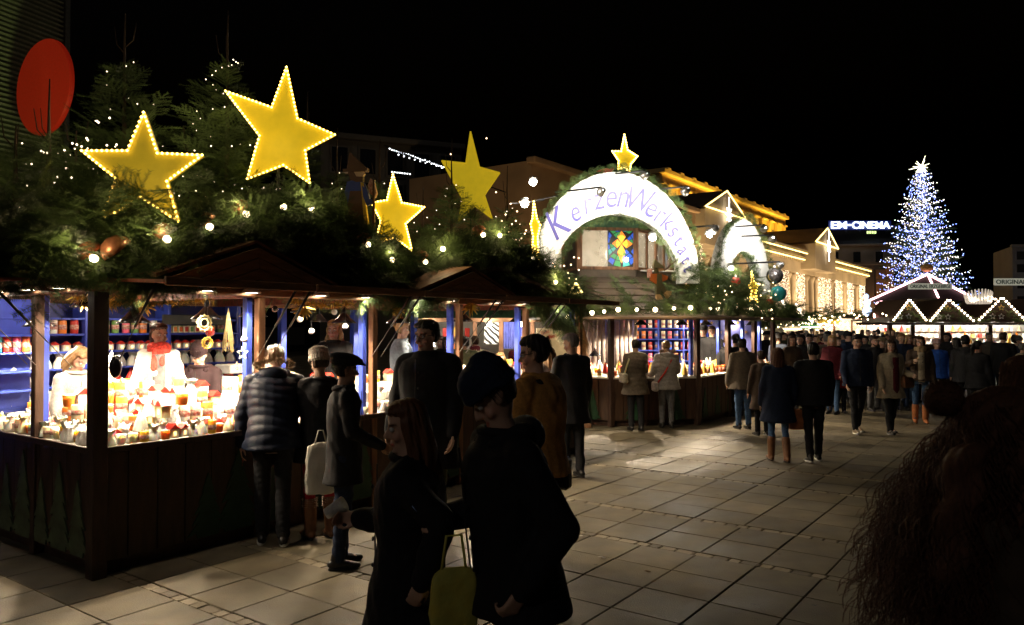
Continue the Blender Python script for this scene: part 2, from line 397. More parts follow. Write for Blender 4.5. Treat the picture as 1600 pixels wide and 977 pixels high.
def fir_tree(loc, h, spread, label, lights=0, lean=0, seed=0, bare=.35, group='small fir trees standing on the roof of the long stall', pole=True):
    rng = np.random.default_rng(seed); t = thing('fir_tree', label, 'fir tree', loc, group=group)
    tr = MB(); tr.tube([(0, 0, 0), (.01, 0, h * .5), (.0, .01, h * (1 - bare * .5)), (0.01, 0, h)], [.035, .022, .011, .006], 6)
    for k in range(2):                                        # the leader's bare upright shoots
        z = h * (1 - bare) + h * bare * rng.random() * .4; a = rng.random() * 6.28
        tr.tube([(0, 0, z), (math.cos(a) * .09, math.sin(a) * .09, z + .10), (math.cos(a) * .12, math.sin(a) * .12, z + .3)], [.007, .006, .004], 4)
    obj('trunk', tr.mesh('trunk', [BARK], True), t)
    P = []; Dd = []; S = []; z = .12; hh = h * (1 - bare)
    while z < hh:
        u = z / hh; n = 7 if u > .55 else 11; L = spread * (1 - u) ** .75 + .2; a0 = rng.random() * 6
        for k in range(n):
            a = a0 + 2 * PI * k / n + rng.uniform(-.25, .25); up = .15 + .75 * u; LL = L * rng.uniform(.7, 1.12)
            d = np.array([math.cos(a), math.sin(a), up]); q = np.array([0, 0, z + rng.uniform(-.05, .05)])
            m = max(1, int(LL / .3))
            for i in range(m): P.append(q + nrm(d) * (i * .26)); Dd.append(d + rng.normal(0, .12, 3)); S.append(min(1.1, LL / .45 * (1.0 if m == 1 else .8)))
        z += .11 + .04 * rng.random()
    obj('crown', foliage('crown', P, Dd, np.array(S)), t)
    if lights:
        point('fairy_glow', (.1, -spread * .9 - .15, hh * .55), (1, .74, .45), 2.0 + lights * .14, .3, t)
        pts = []
        for i in range(lights):
            u = (i + .5) / lights; a = u * 26; r = (spread * (1 - u) ** .8 + .1) * rng.uniform(.5, .95); pts.append((math.cos(a) * r, math.sin(a) * r, hh * u * .98 + .15))
        fl = obj('fairy_lights', bulbs('fairy_lights', pts, .008, FAIRYW)); fl.matrix_world = Matrix.Translation(loc)
        tag(fl, 'small fairy lights wound round the ' + ' '.join(label.split()[:10]), 'fairy lights')
    return t
# ------------------------------------------------------------------ the long candle stall (x along the front, y into the stall)
S1 = thing('market_stall', 'long wooden candle stall with blue posts and fir covered roof, nearest on the left', 'market stall', fr=F1)
LT, DP = 7.35, 3.5
b = MB()
def counter_run(b, x0, y0, x1, y1, z=.985):
    """painted wooden front between two points, thickness inward"""
    pass
base = MB()
base.box((LT / 2, .05, .52), (LT, .05, .86)); base.box((.05, DP / 2, .52), (.05, DP, .86)); base.box((LT / 2, DP - .05, .52), (LT, .05, .86))
base.box((LT / 2, .09, .05), (LT - .1, .05, .14)); base.box((.1, DP / 2, .05), (.05, DP - .1, .14))
obj('counter_front', base.mesh('counter_front', [DWOOD]), S1)
for x in np.arange(.02, LT, .245):
    pass
# vertical boards of the fronts, each its own piece
bp_ = MB().box((0, 0, 0), (.238, .02, .84), bev=.004).mesh('front_board', [mat('front_paint', (.05, .025, .013), .55, .5, 2.5, .3, stretch=(5, 5, 1))])
for i in range(int(LT / .245)):
    obj('front_board', bp_, S1, loc=(.125 + .245 * i, .012 + random.uniform(-.002, .002), .53))
for i in range(int(DP / .245)):
    obj('front_board', bp_, S1, loc=(.012 + random.uniform(-.002, .002), .15 + .245 * i, .53), rz=PI / 2)
def pine_poly(h, w, seed):
    rg = random.Random(seed); L = [(0, h)]; R = []
    n = 6
    for i in range(n):
        z = h * (1 - (i + 1) / n); ww = w * (i + 1) / n
        L += [(-ww * rg.uniform(.8, 1), z + .02), (-ww * .55, z + .045)]; R += [(ww * rg.uniform(.8, 1), z + .02), (ww * .55, z + .045)]
    return L + [(-w * .5, .0), (w * .5, 0)] + R[::-1]
for i, (x, h, w) in enumerate([(.95, .55, .2), (1.25, .72, .27), (1.62, .5, .2), (2.3, .6, .24), (2.75, .75, .26), (3.6, .6, .22), (4.3, .7, .25), (5.2, .6, .22)]):
    obj('pine_motif', MB().prism(pine_poly(h, w, i), (0, 0, 0), (1, 0, 0), (0, 0, 1), .012).mesh('pine_motif', [GREENP]), S1, loc=(x, 0.001, .12))
for i, (y, h, w) in enumerate([(.3, .6, .2), (.62, .72, .25), (.95, .55, .2), (1.3, .75, .26), (1.65, .6, .2), (2.05, .7, .25), (2.5, .6, .2)]):
    obj('pine_motif', MB().prism(pine_poly(h, w, i + 20), (0, 0, 0), (0, -1, 0), (0, 0, 1), .012).mesh('pine_motif', [mat('pale_green_paint', (.07, .10, .055), .6, .4, 7)]), S1, loc=(0.001, y, .12))
ct = MB(); W1 = .95
ct.box((LT / 2, W1 / 2 - .03, .975), (LT + .06, W1, .03), bev=.006); ct.box((W1 / 2 - .03, (DP + W1) / 2, .9745), (W1, DP - W1, .03), bev=.006)
for k in range(3):                                         # display steps
    hh = .09 * (k + 1); ct.box((LT / 2 + .3, .42 + .2 * k, .99 + hh / 2), (LT - .7, .198, hh), bev=.004); ct.box((.42 + .2 * k, DP / 2 + .5, .99 + hh / 2), (.198, DP - 1.2, hh), bev=.004)
obj('counter', ct.mesh('counter', [CREAM]), S1)
obj('counter_trim', MB().box((LT / 2, -.045, .985), (LT + .12, .022, .05), bev=.004).box((-.045, DP / 2, .985), (.022, DP, .05), bev=.004).mesh('counter_trim', [DWOOD]), S1)
obj('stall_floor', MB().box((LT / 2, DP / 2, .1), (LT - .2, DP - .2, .2)).mesh('stall_floor', [DWOOD]), S1)
# posts
ZT = 2.22
def post(x, y, w, m=WOOD, blue=None, z0=0.0, z1=ZT):
    o = obj('post', MB().box((0, 0, (z0 + z1) / 2), (w, w, z1 - z0), bev=.006).mesh('post', [m]), S1, loc=(x, y, 0))
    if blue: obj('blue_post', MB().box((0, 0, (.99 + z1) / 2), (w * .8, w * 1.0, z1 - .99), bev=.006).mesh('blue_post', [BLUE]), S1, loc=(x + blue[0], y + blue[1], 0))
    return o
post(0, 0, .115, DWOOD)
for x in (1.485, 2.93, 4.39, 5.83, 7.28): post(x, .02, .075, WOOD, (-.07, .09))
for y in (1.1, 2.25, 3.4): post(.02, y, .075, DWOOD, (.07, .05))
for x in (0.05, 1.485, 2.93, 4.39, 5.83, 7.28): post(x, DP, .1, BLUE)
# top plates and rafters
tp = MB(); tp.box((LT / 2, 0, 2.28), (LT + .1, .09, .11), bev=.008).box((LT / 2, DP, 2.28), (LT + .1, .09, .11), bev=.008)
obj('top_plate', tp.mesh('top_plate', [WOODX]), S1)
obj('top_plate', MB().box((0, DP / 2, 2.281), (.09, DP - .1, .11), bev=.008).mesh('top_plate', [WOOD]), S1)
for x in (1.5, 3.3, 5.05, 7.3): obj('cross_beam', MB().box((x, DP / 2, 2.27), (.07, DP - .1, .1), bev=.006).mesh('cross_beam', [RAFT]), S1)
# roof: a low pitched roof with two cross gables on the front
TC = (1.5, 5.05); HW = 1.775
def roof_h(x, y):
    g = max(0, 1 - min(abs(x - c) for c in TC) / HW); return 2.38 + .36 * g
for i in range(int(LT / .16) + 1):                          # ceiling boards seen from below
    x = .08 + .16 * i
    obj('roof_board', MB().box((0, DP / 2, 0), (.154, DP - .12, .018)).mesh('roof_board', [RAFT]), S1, loc=(x, 0, 2.338 + random.uniform(-.001, .001)))
rf = MB()
xs = np.linspace(-.15, 6.95, 41)
for i in range(40):
    for y0, y1 in ((-.12, 3.6),):
        z0, z1 = roof_h(xs[i], 0), roof_h(xs[i + 1], 0)
        rf.add([(xs[i], y0, z0), (xs[i + 1], y0, z1), (xs[i + 1], y1, z1), (xs[i], y1, z0), (xs[i], y0, z0 - .05), (xs[i + 1], y0, z1 - .05), (xs[i + 1], y1, z1 - .05), (xs[i], y1, z0 - .05)],
               [(0, 1, 2, 3), (7, 6, 5, 4), (0, 4, 5, 1), (2, 6, 7, 3)])
obj('roof', rf.mesh('roof', [DWOOD]), S1)
# chevron boards of the two little gables
for c, hw, hz in ((1.1, .84, .31), (4.03, .82, .27)):
    for k in range(3):
        f0 = 1 - k * .3; f1 = f0 - .27
        for s in (-1, 1):
            poly = [(0, hz * f0), (s * hw * f0, 0), (s * hw * f1, 0), (0, hz * f1)]
            if s > 0: poly = poly[::-1]
            o = obj('gable_board', MB().prism(poly, (0, 0, 0), (1, 0, 0), (0, 0, 1), .03 + .008 * k).mesh('gable_board', [mat('tan_boards', (.40, .27, .13), .65, .35, 3, .3, stretch=(1, 8, 8))]), S1, loc=(c + s * .002, -.47, 2.315))
    obj('gable_back', MB().prism([(-hw * 1.05, -.02), (hw * 1.05, -.02), (0, hz * 1.06)], (c, -.445, 2.315), (1, 0, 0), (0, 0, 1), .012).mesh('gable_back', [DWOOD]), S1)
    rr = MB()
    for s in (-1, 1): rr.add([(c, -.47, 2.335 + hz + .02), (c + s * (hw + .06), -.47, 2.335 - .01), (c + s * (hw + .12), .05, 2.335 + .03), (c, .05, 2.335 + hz + .04),
                             (c, -.47, 2.335 + hz + .045), (c + s * (hw + .06), -.47, 2.355), (c + s * (hw + .12), .05, 2.39), (c, .05, 2.335 + hz + .065)],
                            [(0, 1, 2, 3), (4, 7, 6, 5), (0, 4, 5, 1), (1, 5, 6, 2)])
    obj('gable_roof', rr.mesh('gable_roof', [WOODX]), S1)
# opened flaps over the counters
def flap(x0, x1, n):
    w = (x1 - x0) / n
    for i in range(n):
        fl = MB(); xa, xb = x0 + w * i + .01, x0 + w * (i + 1) - .01
        fl.add([(xa, -.05, 2.30), (xb, -.05, 2.30), (xb, -.88, 2.262), (xa, -.88, 2.262), (xa, -.05, 2.325), (xb, -.05, 2.325), (xb, -.88, 2.287), (xa, -.88, 2.287)],
               [(0, 3, 2, 1), (4, 5, 6, 7), (0, 1, 5, 4), (1, 2, 6, 5), (2, 3, 7, 6), (3, 0, 4, 7)])
        obj('flap', fl.mesh('flap', [RAFT]), S1)
        obj('flap_edge', MB().box(((xa + xb) / 2, -.90, 2.277), (xb - xa, .03, .065), bev=.005).mesh('flap_edge', [WOODX]), S1)
flap(0.02, 6.85, 5)
for (y0, y1) in ((0.05, 1.08), (1.1, 2.2), (2.24, 3.45)):
    fl = MB(); fl.add([(-.05, y0, 2.31), (-.05, y1, 2.31), (-.88, y1, 2.262), (-.88, y0, 2.262), (-.05, y0, 2.335), (-.05, y1, 2.335), (-.88, y1, 2.287), (-.88, y0, 2.287)],
                      [(0, 1, 2, 3), (4, 7, 6, 5), (0, 4, 5, 1), (1, 5, 6, 2), (2, 6, 7, 3), (3, 7, 4, 0)])
    obj('flap', fl.mesh('flap', [RAFT]), S1)
    obj('flap_edge', MB().box((-.895, (y0 + y1) / 2, 2.277), (.03, y1 - y0, .06), bev=.005).mesh('flap_edge', [DWOOD]), S1)
# gas struts holding the flaps
def strut(a, b_):
    a = np.array(a); b_ = np.array(b_); m_ = a + (b_ - a) * .5
    o = obj('flap_strut', MB().tube([a, m_], .0045, 6).mesh('flap_strut', [mat('dull_steel', (.16, .15, .14), .4)], True), S1)
    obj('strut_cylinder', MB().tube([m_, b_], .0115, 6).mesh('strut_cylinder', [BLACK], True), o)
for x in (.12, 1.40, 1.56, 2.86, 3.0, 4.32, 4.46, 5.76, 5.9): strut((x, -.03, 1.62), (x, -.62, 2.275))
for y in (.35, 1.02, 1.18, 2.2): strut((-.03, y, 1.62), (-.62, y, 2.275))
# the black egg shaped lock box hanging on the corner post
obj('lock_box', MB().ell((.0, 0, 0), (.045, .05, .085), 14, 9).box((0, 0, .07), (.05, .05, .04), bev=.01).mesh('lock_box', [BLACK], True), S1, loc=(.10, -.07, 1.63))

# ---- shelf unit inside the stall
SH = thing('shelf_unit', 'tall blue shelf unit crowded with wrapped gifts behind the two sellers', 'shelves', fr=F1)
YS = 2.55
sz = [1.12, 1.30, 1.49, 1.67, 1.86, 2.03]
def shelf_unit(SH, x0, x1, YS, zs, n, back=DBLUE):
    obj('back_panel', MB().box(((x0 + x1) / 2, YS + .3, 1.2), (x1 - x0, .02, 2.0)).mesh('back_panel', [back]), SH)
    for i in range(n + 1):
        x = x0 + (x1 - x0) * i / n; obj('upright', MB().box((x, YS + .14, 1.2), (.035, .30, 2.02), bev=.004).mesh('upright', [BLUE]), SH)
    for z in zs:
        for i in range(n):
            a = x0 + (x1 - x0) * i / n + .02; c = x0 + (x1 - x0) * (i + 1) / n - .02
            obj('shelf', MB().box(((a + c) / 2, YS + .14, z), (c - a, .28, .022), bev=.004).mesh('shelf', [BLUE]), SH)
shelf_unit(SH, .15, 3.0, YS, sz, 3)

# ---- wares
def pal(name, c, **k): return mat(name, c, k.pop('rough', .45), .15, 12, .05, spec=.5, **k)
CC = {'orange': (.75, .22, .03), 'yellow': (.8, .5, .05), 'red': (.5, .03, .02), 'white': (.85, .82, .74), 'pink': (.75, .12, .22), 'amber': (.62, .13, .02), 'green': (.15, .3, .08), 'blue': (.06, .12, .5), 'black': (.04, .035, .035), 'silver': (.7, .7, .7), 'gold': (.7, .45, .1), 'cream': (.85, .75, .5), 'purple': (.25, .08, .4), 'teal': (.03, .3, .33)}
def cm(c):
    m = pal('wax_' + c, CC[c]); b = m.node_tree.nodes['Principled BSDF']; b.inputs['Subsurface Weight'].default_value = .5; b.inputs['Subsurface Radius'].default_value = (1, .6, .35); b.inputs['Subsurface Scale'].default_value = .04; return m
TISSUE = mat('cellophane', (.85, .84, .82), .2, .2, 30, .6, spec=.8)
def translucent(m, f):
    nt = m.node_tree; N = nt.nodes; L = nt.links; b = N['Principled BSDF']; out = N['Material Output']; tr = N.new('ShaderNodeBsdfTranslucent'); mx = N.new('ShaderNodeMixShader'); mx.inputs[0].default_value = f
    L.new(b.inputs['Base Color'].links[0].from_socket, tr.inputs['Color']); L.new(b.outputs[0], mx.inputs[1]); L.new(tr.outputs[0], mx.inputs[2]); L.new(mx.outputs[0], out.inputs['Surface']); return m
translucent(TISSUE, .5)
PATT = mat('printed_paper', (.75, .62, .5), .5, .3, 55, 0, col2=(.35, .04, .03))
PATT2 = mat('striped_paper', (.8, .78, .72), .5, .3, 40, 0, col2=(.12, .1, .09), stretch=(3, 3, .3))
def candle(c, r, h, deco=True):
    p = [('candle', MB().lathe([(r * .96, 0), (r, .006), (r, h - .006), (r * .93, h), (r * .75, h - .012), (.001, h - .016)], n=14).mesh('candle', [cm(c)], True))]
    kids = [('wick', MB().tube([(0, 0, h - .02), (.002, 0, h + .012)], .002, 4).mesh('wick', [BLACK]))]
    if deco: kids.append(('band', MB().lathe([(r + .001, h * .3), (r + .003, h * .32), (r + .003, h * .62), (r + .001, h * .64)], n=14, cap=False).mesh('band', [PATT], True)))
    return p[0], kids
def jar(c, r, h):
    w = MB().lathe([(r * .8, 0), (r * .82, .003), (r * .97, h * .6), (r, h), (r * .9, h), (r * .86, h * .75), (.001, h * .72)], n=14)
    return ('candle_glass', w.mesh('candle_glass', [cm(c)], True)), [('rim', MB().lathe([(r, h - .004), (r + .003, h), (r, h + .003), (r - .004, h)], n=14, cap=False).mesh('rim', [cm('white')], True)), ('wick', MB().tube([(0, 0, h * .7), (.002, 0, h * .85)], .002, 4).mesh('wick', [BLACK]))]
def gift(c, r, h):
    rg = random.Random(h * 1000); rings = []; FC = [rg.uniform(.78, 1.12) for _ in range(16)]
    PR = [(r * .95, 0), (r, h * .04), (r * .8, h * .4), (r * .5, h * .7), (r * .3, h * .86), (r * .2, h)] if int(h * 100) % 2 == 0 else None
    for rr, z in PR or [(r * .95, 0), (r, h * .05), (r * .88, h * .32), (r * .6, h * .55), (r * .42, h * .70), (r * .5, h * .76), (r * .7, h * .86), (r * .95, h)]:
        rings.append([(rr * math.cos(k * PI / 8) * (FC[k] if z > 0 else 1), rr * math.sin(k * PI / 8) * (FC[k] if z > 0 else 1), z + (rg.uniform(-.02, .02) if z > h * .7 else 0)) for k in range(16)])
    return ('gift_bag', MB().loft(rings, cap=False).mesh('gift_bag', [TISSUE if c == 'silver' else (PATT2 if c == 'black' else cm(c))], True)), [('ribbon', MB().lathe([(r * .2, h * .7), (r * .27, h * .72), (r * .2, h * .745)], n=10).mesh('ribbon', [cm('red')], True)),
            ('content', MB().ell((0, 0, h * .3), (r * .6, r * .6, h * .27), 8, 6).mesh('content', [PATT], True))]
def lantern(c, w, h):
    m = MB().box((0, 0, h * .35), (w, w * .8, h * .7), bev=.004)
    return ('lantern_house', m.mesh('lantern_house', [cm(c)])), [('roof', MB().prism([(-w * .62, 0), (w * .62, 0), (0, h * .34)], (0, w * .46, h * .7), (1, 0, 0), (0, 0, 1), w * .92).mesh('roof', [cm('red')])),
            ('window', MB().box((0, -w * .41, h * .35), (w * .3, .006, h * .3)).mesh('window', [emat('lantern_glow', (1, .6, .2), 3, sample=False)]))]
def tin(c, w, h):
    return ('painted_box', MB().box((0, 0, h / 2), (w, w * .8, h), bev=w * .12).mesh('painted_box', [cm('cream')])), [('picture', MB().box((0, -w * .405, h * .5), (w * .7, .004, h * .66), bev=.002).mesh('picture', [pal('print_' + c, CC[c])])), ('lid', MB().box((0, 0, h), (w * .9, w * .7, h * .08), bev=.004).mesh('lid', [cm('cream')]))]
def ballorn(c, r, h):
    return ('glass_ball', MB().ell((0, 0, r), (r, r, r), 14, 9).mesh('glass_ball', [mat('gloss_' + c, CC[c], .12, .1, 8, 0, spec=.8, coat=.5)], True)), [('cap', MB().lathe([(r * .22, 2 * r - .004), (r * .22, 2 * r + .01), (.001, 2 * r + .012)], n=8).mesh('cap', [STEEL], True))]
PRO = {}
def ware(kind, c, a_, b_):
    k = (kind, c, a_, b_)
    if k not in PRO: PRO[k] = {'candle': candle, 'jar': jar, 'gift': gift, 'lantern': lantern, 'tin': tin, 'ball': ballorn}[kind](c, a_, b_)
    return PRO[k]
KN = {'candle': 'pillar candle', 'jar': 'candle glass', 'gift': 'cellophane gift bag', 'lantern': 'lantern house', 'tin': 'painted box', 'ball': 'glass ball'}
def put(kind, c, a_, b_, loc, fr, place, group, rz=0.0, tilt=0.0, parts=True):
    (nm, me), kids = ware(kind, c, a_, b_)
    o = D.objects.new(nm, me); COL.objects.link(o); o.matrix_local = fr @ Matrix.Translation(loc) @ Matrix.Rotation(rz, 4, 'Z') @ Matrix.Rotation(tilt, 4, 'X')
    tag(o, ('%s %s %s' % (c, KN[kind], place)), KN[kind], group)
    if parts:
        for kn, km in kids: obj(kn, km, o)
    return o
ROWN = ['in front row', 'in second row', 'in third row', 'on middle step', 'on top step']
def fill_counter(fr, x0, x1, along, place, group, seed, dens=.080, rows=((.07, 1.0), (.19, 1.0), (.305, 1.0), (.42, 1.082), (.62, 1.172), (.82, 1.262)), cols=None):
    rg = random.Random(seed); n = 0
    for ri, (yy, zz) in enumerate(rows):
        x = x0 + rg.uniform(0, .06)
        while x < x1:
            if ri < 3: kind = rg.choice(['candle', 'jar', 'gift', 'gift', 'gift', 'candle', 'lantern', 'jar'])
            else: kind = rg.choice(['candle', 'candle', 'candle', 'gift', 'lantern', 'jar'])
            c = {'candle': ['orange', 'yellow', 'orange', 'yellow', 'white', 'pink', 'white', 'cream', 'white'], 'jar': ['amber', 'orange', 'white', 'cream'], 'gift': ['silver', 'silver', 'white', 'white', 'cream'], 'lantern': ['white', 'cream', 'white']}[kind]
            c = rg.choice(c); big = 1 if ri < 3 else 1.35
            a_, b_ = {'candle': (.035, rg.choice((.09, .12))), 'jar': (.037, .075), 'gift': (.05, rg.choice((.12, .15, .13))), 'lantern': (.075, .11)}[kind]
            a_ = round(a_ * big, 3); b_ = round(b_ * big, 3)
            if ri == len(rows) - 1 and kind == 'candle': b_ = round(b_ * 1.15, 3)
            r = ROWN[min(ri, 4)]; pos = (x, yy + rg.uniform(-.015, .015), zz) if along == 'x' else (yy + rg.uniform(-.015, .015), x, zz)
            zone = place(x)
            put(kind, c, a_, b_, pos, fr, '%s %s' % (r, zone), 'candles and gifts on the ' + group, rg.uniform(-.4, .4) + (0 if along == 'x' else -PI / 2)); n += 1
            x += dens * (1 if ri < 3 else 1.35) * rg.uniform(.92, 1.2)
    return n
def zr(x): return 'close right of the corner post' if x < .5 else 'before the red scarfed seller' if x < .85 else 'before the seller in the beanie' if x < 1.2 else 'beside the second post' if x < 1.6 else 'behind the leaning shopper' if x < 2.3 else 'behind the flat capped man' if x < 3 else 'behind the tall man' if x < 4.4 else 'near the far post of the long stall' if x < 5.8 else 'at the far end of the long stall'
fill_counter(F1, .12, 1.45, 'x', zr, 'long stall counter', 3)
point('shelf_fill', tuple(F1 @ Vector((1.3, 1.9, 2.2))), (1, .84, .62), 22, .1)  # added fill lights with no fixture, to brighten shelves and sellers
point('shelf_fill', tuple(F1 @ Vector((.1, 2.1, 2.15))), (1, .84, .62), 14, .1)
point('shelf_fill', tuple(F1 @ Vector((4.0, 2.0, 2.2))), (1, .84, .62), 20, .1)
fill_counter(F1, 1.62, 6.9, 'x', zr, 'long stall counter', 4, dens=.13, rows=((.09, 1.0), (.27, 1.0), (.44, 1.082), (.80, 1.262)))
def zl(x): return 'just left of the corner post' if x < .6 else 'right of the left blue post' if x < 1.1 else 'at the left photo edge'
fill_counter(F1, .13, 2.2, 'y', zl, 'left counter of the long stall', 5)
# far side counter, seen between the posts
fb = MB().box((4.9, 3.2, .975), (4.6, .55, .03)).mesh('counter', [CREAM]); obj('counter', fb, S1)
fill_counter(F1, 3.2, 6.9, 'x', lambda x: 'on the far side counter behind the tall man' if x < 5 else 'on the far side counter, far end', 'far counter of the long stall', 6, dens=.3, rows=((3.05, 1.0), (3.3, 1.0)))
# shelf goods
gl = 'on the blue shelves behind the sellers'
rg = random.Random(5)
for i in range(10): put('tin', ['blue', 'red', 'orange', 'amber', 'red', 'green', 'red', 'orange', 'green', 'gold'][i], .058, .085, (2.0 + .072 * i, YS + .05, 2.042 - .17), F1, 'below the dark panel, %s' % ['first from the left', 'second from the left', 'third from the left', 'fourth from the left', 'fifth from the left', 'fifth from the right', 'fourth from the right', 'third from the right', 'second from the right', 'rightmost'][i], 'row of small painted boxes on the shelf')
obj('dark_panel', MB().box((2.38, YS - .02, 2.03), (.86, .02, .12), bev=.004).mesh('dark_panel', [mat('grey_panel', (.05, .055, .05), .6)]), SH)
obj('price_card', MB().box((2.36, YS - .034, 2.035), (.085, .006, .06)).mesh('price_card', [mat('white_card', (.85, .85, .82), .6, .03)]), SH)
for zi, z in enumerate(sz[:-1]):
    x = .24
    while x < 2.95:
        if zi == 4 and 1.95 < x < 2.75: x = 2.78
        if zi == 3: kind, c, a_, b_, st = 'lantern', 'white', .075, .10, .105
        elif zi == 4: kind, c, a_, b_, st = 'candle', rg.choice(['red', 'orange', 'pink', 'white', 'green']), .04, .15, .105
        elif zi == 2: kind, c, a_, b_, st = 'gift', rg.choice(['silver', 'white', 'silver']), .068, .17, .15
        elif zi == 1: kind, c, a_, b_, st = 'gift', rg.choice(['black', 'silver', 'red']), .062, .16, .15
        else: kind, c, a_, b_, st = rg.choice([('gift', 'black', .06, .15, .15), ('ball', 'red', .045, .09, .12)])
        put(kind, c, a_, b_, (x + rg.uniform(-.01, .01), YS + .07, z + .011), F1, 'on the %s blue shelf, %s' % (['lowest', 'second lowest', 'middle', 'second highest', 'highest'][zi], 'left of the corner post' if x < 1.1 else 'behind the red scarf' if x < 1.9 else 'over the beanie' if x < 2.5 else 'near the second post'), 'gifts on the blue shelves')
        x += st * rg.uniform(.95, 1.15)
for i in range(7):     # bright tall candles in the left part of the shelf
    put('candle', ['purple', 'cream', 'gold', 'teal', 'red', 'pink', 'amber'][i], .036, .16, (.0 + .085 * i - .05 , YS - .10, [2.02 - .16, 1.69][i > 2]), F1, 'tall one in the blue rack at the far left', 'tall candles in the blue rack at the left')
RK = thing('candle_rack', 'narrow dark blue rack of tall coloured candles at the far left of the stall', 'rack', fr=F1)
obj('rack_frame', MB().box((.12, YS + .02, 1.2), (.85, .02, 2.05)).box((-.3, YS - .1, 1.2), (.03, .26, 2.05), bev=.004).mesh('rack_frame', [BLUE]), RK)
for z in (1.3, 1.49, 1.68, 1.855): obj('shelf', MB().box((.12, YS - .1, z), (.8, .22, .018), bev=.003).mesh('shelf', [BLUE]), RK)
# till table and white box right of the man in the beanie
TB = thing('till_shelf', 'grey till shelf with white drawers right of the man in the dark beanie', 'shelf', loc=(2.35, 1.55, 0), fr=F1)
obj('top', MB().box((0, 0, 1.47), (.5, .3, .10), bev=.01).mesh('top', [mat('grey_panel2', (.22, .22, .22), .5)]), TB)
obj('drawers', MB().box((0, 0, 1.28), (.48, .28, .22), bev=.01).mesh('drawers', [cm('white')]), TB)
obj('stand', MB().box((0, 0, .68), (.4, .25, .95), bev=.01).mesh('stand', [BLUE]), TB)
# pendant lamps
LAMPW = emat('lamp_bulb', (1, .88, .68), 45)
def pendant(x, y, z, fr, label, pw=55, big=1.0, cord=2.3):
    t = thing('pendant_lamp', label, 'lamp', (x, y, z), fr=fr, group='black cone lamps in the stalls')
    obj('lamp_shade', MB().lathe([(.015, .115), (.03, .11), (.075, .055), (.142, 0), (.14, -.004), (.07, .048), (.02, .095)], n=24, cap=False).xf(Matrix.Scale(big, 4)).mesh('lamp_shade', [mat('lamp_black', (.02, .02, .022), .22, .1, 8, 0, coat=.6)], True), t)
    obj('socket', MB().lathe([(.018, .10), (.02, .15), (.012, .17), (.003, .18)], n=10).mesh('socket', [BLACK], True), t)
    obj('bulb', MB().ell((0, 0, .066), (.026, .026, .03), 10, 7).mesh('bulb', [LAMPW], True), t)
    obj('cord', MB().tube([(0, 0, .17), (.004, 0, (cord - z) * .5), (0, 0, cord - z)], .003, 5).mesh('cord', [BLACK]), t)
    spot('lamp_light', (0, 0, .02), (0, -.0001, -1), (1, .80, .55), pw, 150, .02, .25, t); return t
LP = 230
pendant(.50, .42, 1.98, F1, 'black cone lamp hanging above the woman in the red scarf', 110)
pendant(.35, 1.9, 1.95, F1, 'black cone lamp at the far left over the left counter', LP)
pendant(.32, .85, 2.12, F1, 'black cone lamp hanging behind the dark corner post', 120)
pendant(2.3, .4, 2.10, F1, 'black cone lamp above the man in the dark beanie', 120)
pendant(3.05, .62, 1.99, F1, 'black cone lamp hanging left of the long haired seller', 110)
pendant(3.75, .45, 1.99, F1, 'black cone lamp by the post right of the long haired seller', 120)
pendant(5.1, .55, 2.02, F1, 'black cone lamp over the bay behind the tall man', LP)
pendant(1.15, .35, 2.02, F1, 'black cone lamp left of the second post', LP)
pendant(1.75, .5, 2.05, F1, 'black cone lamp just right of the second post', LP)
pendant(6.4, .55, 2.02, F1, 'black cone lamp near the far end of the long stall', LP)
pendant(4.6, 2.9, 2.02, F1, 'black cone lamp over the far counter behind the tall man', LP)
pendant(6.2, 2.9, 2.02, F1, 'black cone lamp over the far counter at the end of the long stall', LP)
EL = mat('lamp_white', (.8, .8, .78), .4, .05)
def eave_lamp(x, y, z, tx, ty, label, pw):
    t = thing('eave_lamp', label, 'lamp', (x, y, z), fr=F1, group='round lamps under the eave of the long stall')
    obj('housing', MB().lathe([(.01, .05), (.06, .045), (.085, .01), (.085, 0), (.06, .004)], n=16, cap=False).mesh('housing', [EL], True), t); obj('lens', MB().lathe([(.001, .002), (.07, .004), (.07, .012), (.001, .014)], n=16).mesh('lens', [LAMPW], True), t)
    spot('eave_light', (0, 0, -.015), (tx - x, ty - y, 1.05 - z), (1, .82, .56), pw, 58, .04, .4, t)
for i, x in enumerate((.35, .85, 1.3, 2.1, 2.7, 3.5, 4.1, 5.0, 5.6, 6.5)): eave_lamp(x, -.11, 2.25, x, .62, 'round white lamp under the front eave, %s from the corner post' % ['first', 'second', 'third', 'fourth', 'fifth', 'sixth', 'seventh', 'eighth', 'ninth', 'tenth'][i], 120 if i < 3 else 125)
for i, y in enumerate((.4, .95, 1.6, 2.1)): eave_lamp(-.11, y, 2.25, .62, y, 'round white lamp under the left eave, %s from the corner post' % ['first', 'second', 'third', 'fourth'][i], 100)
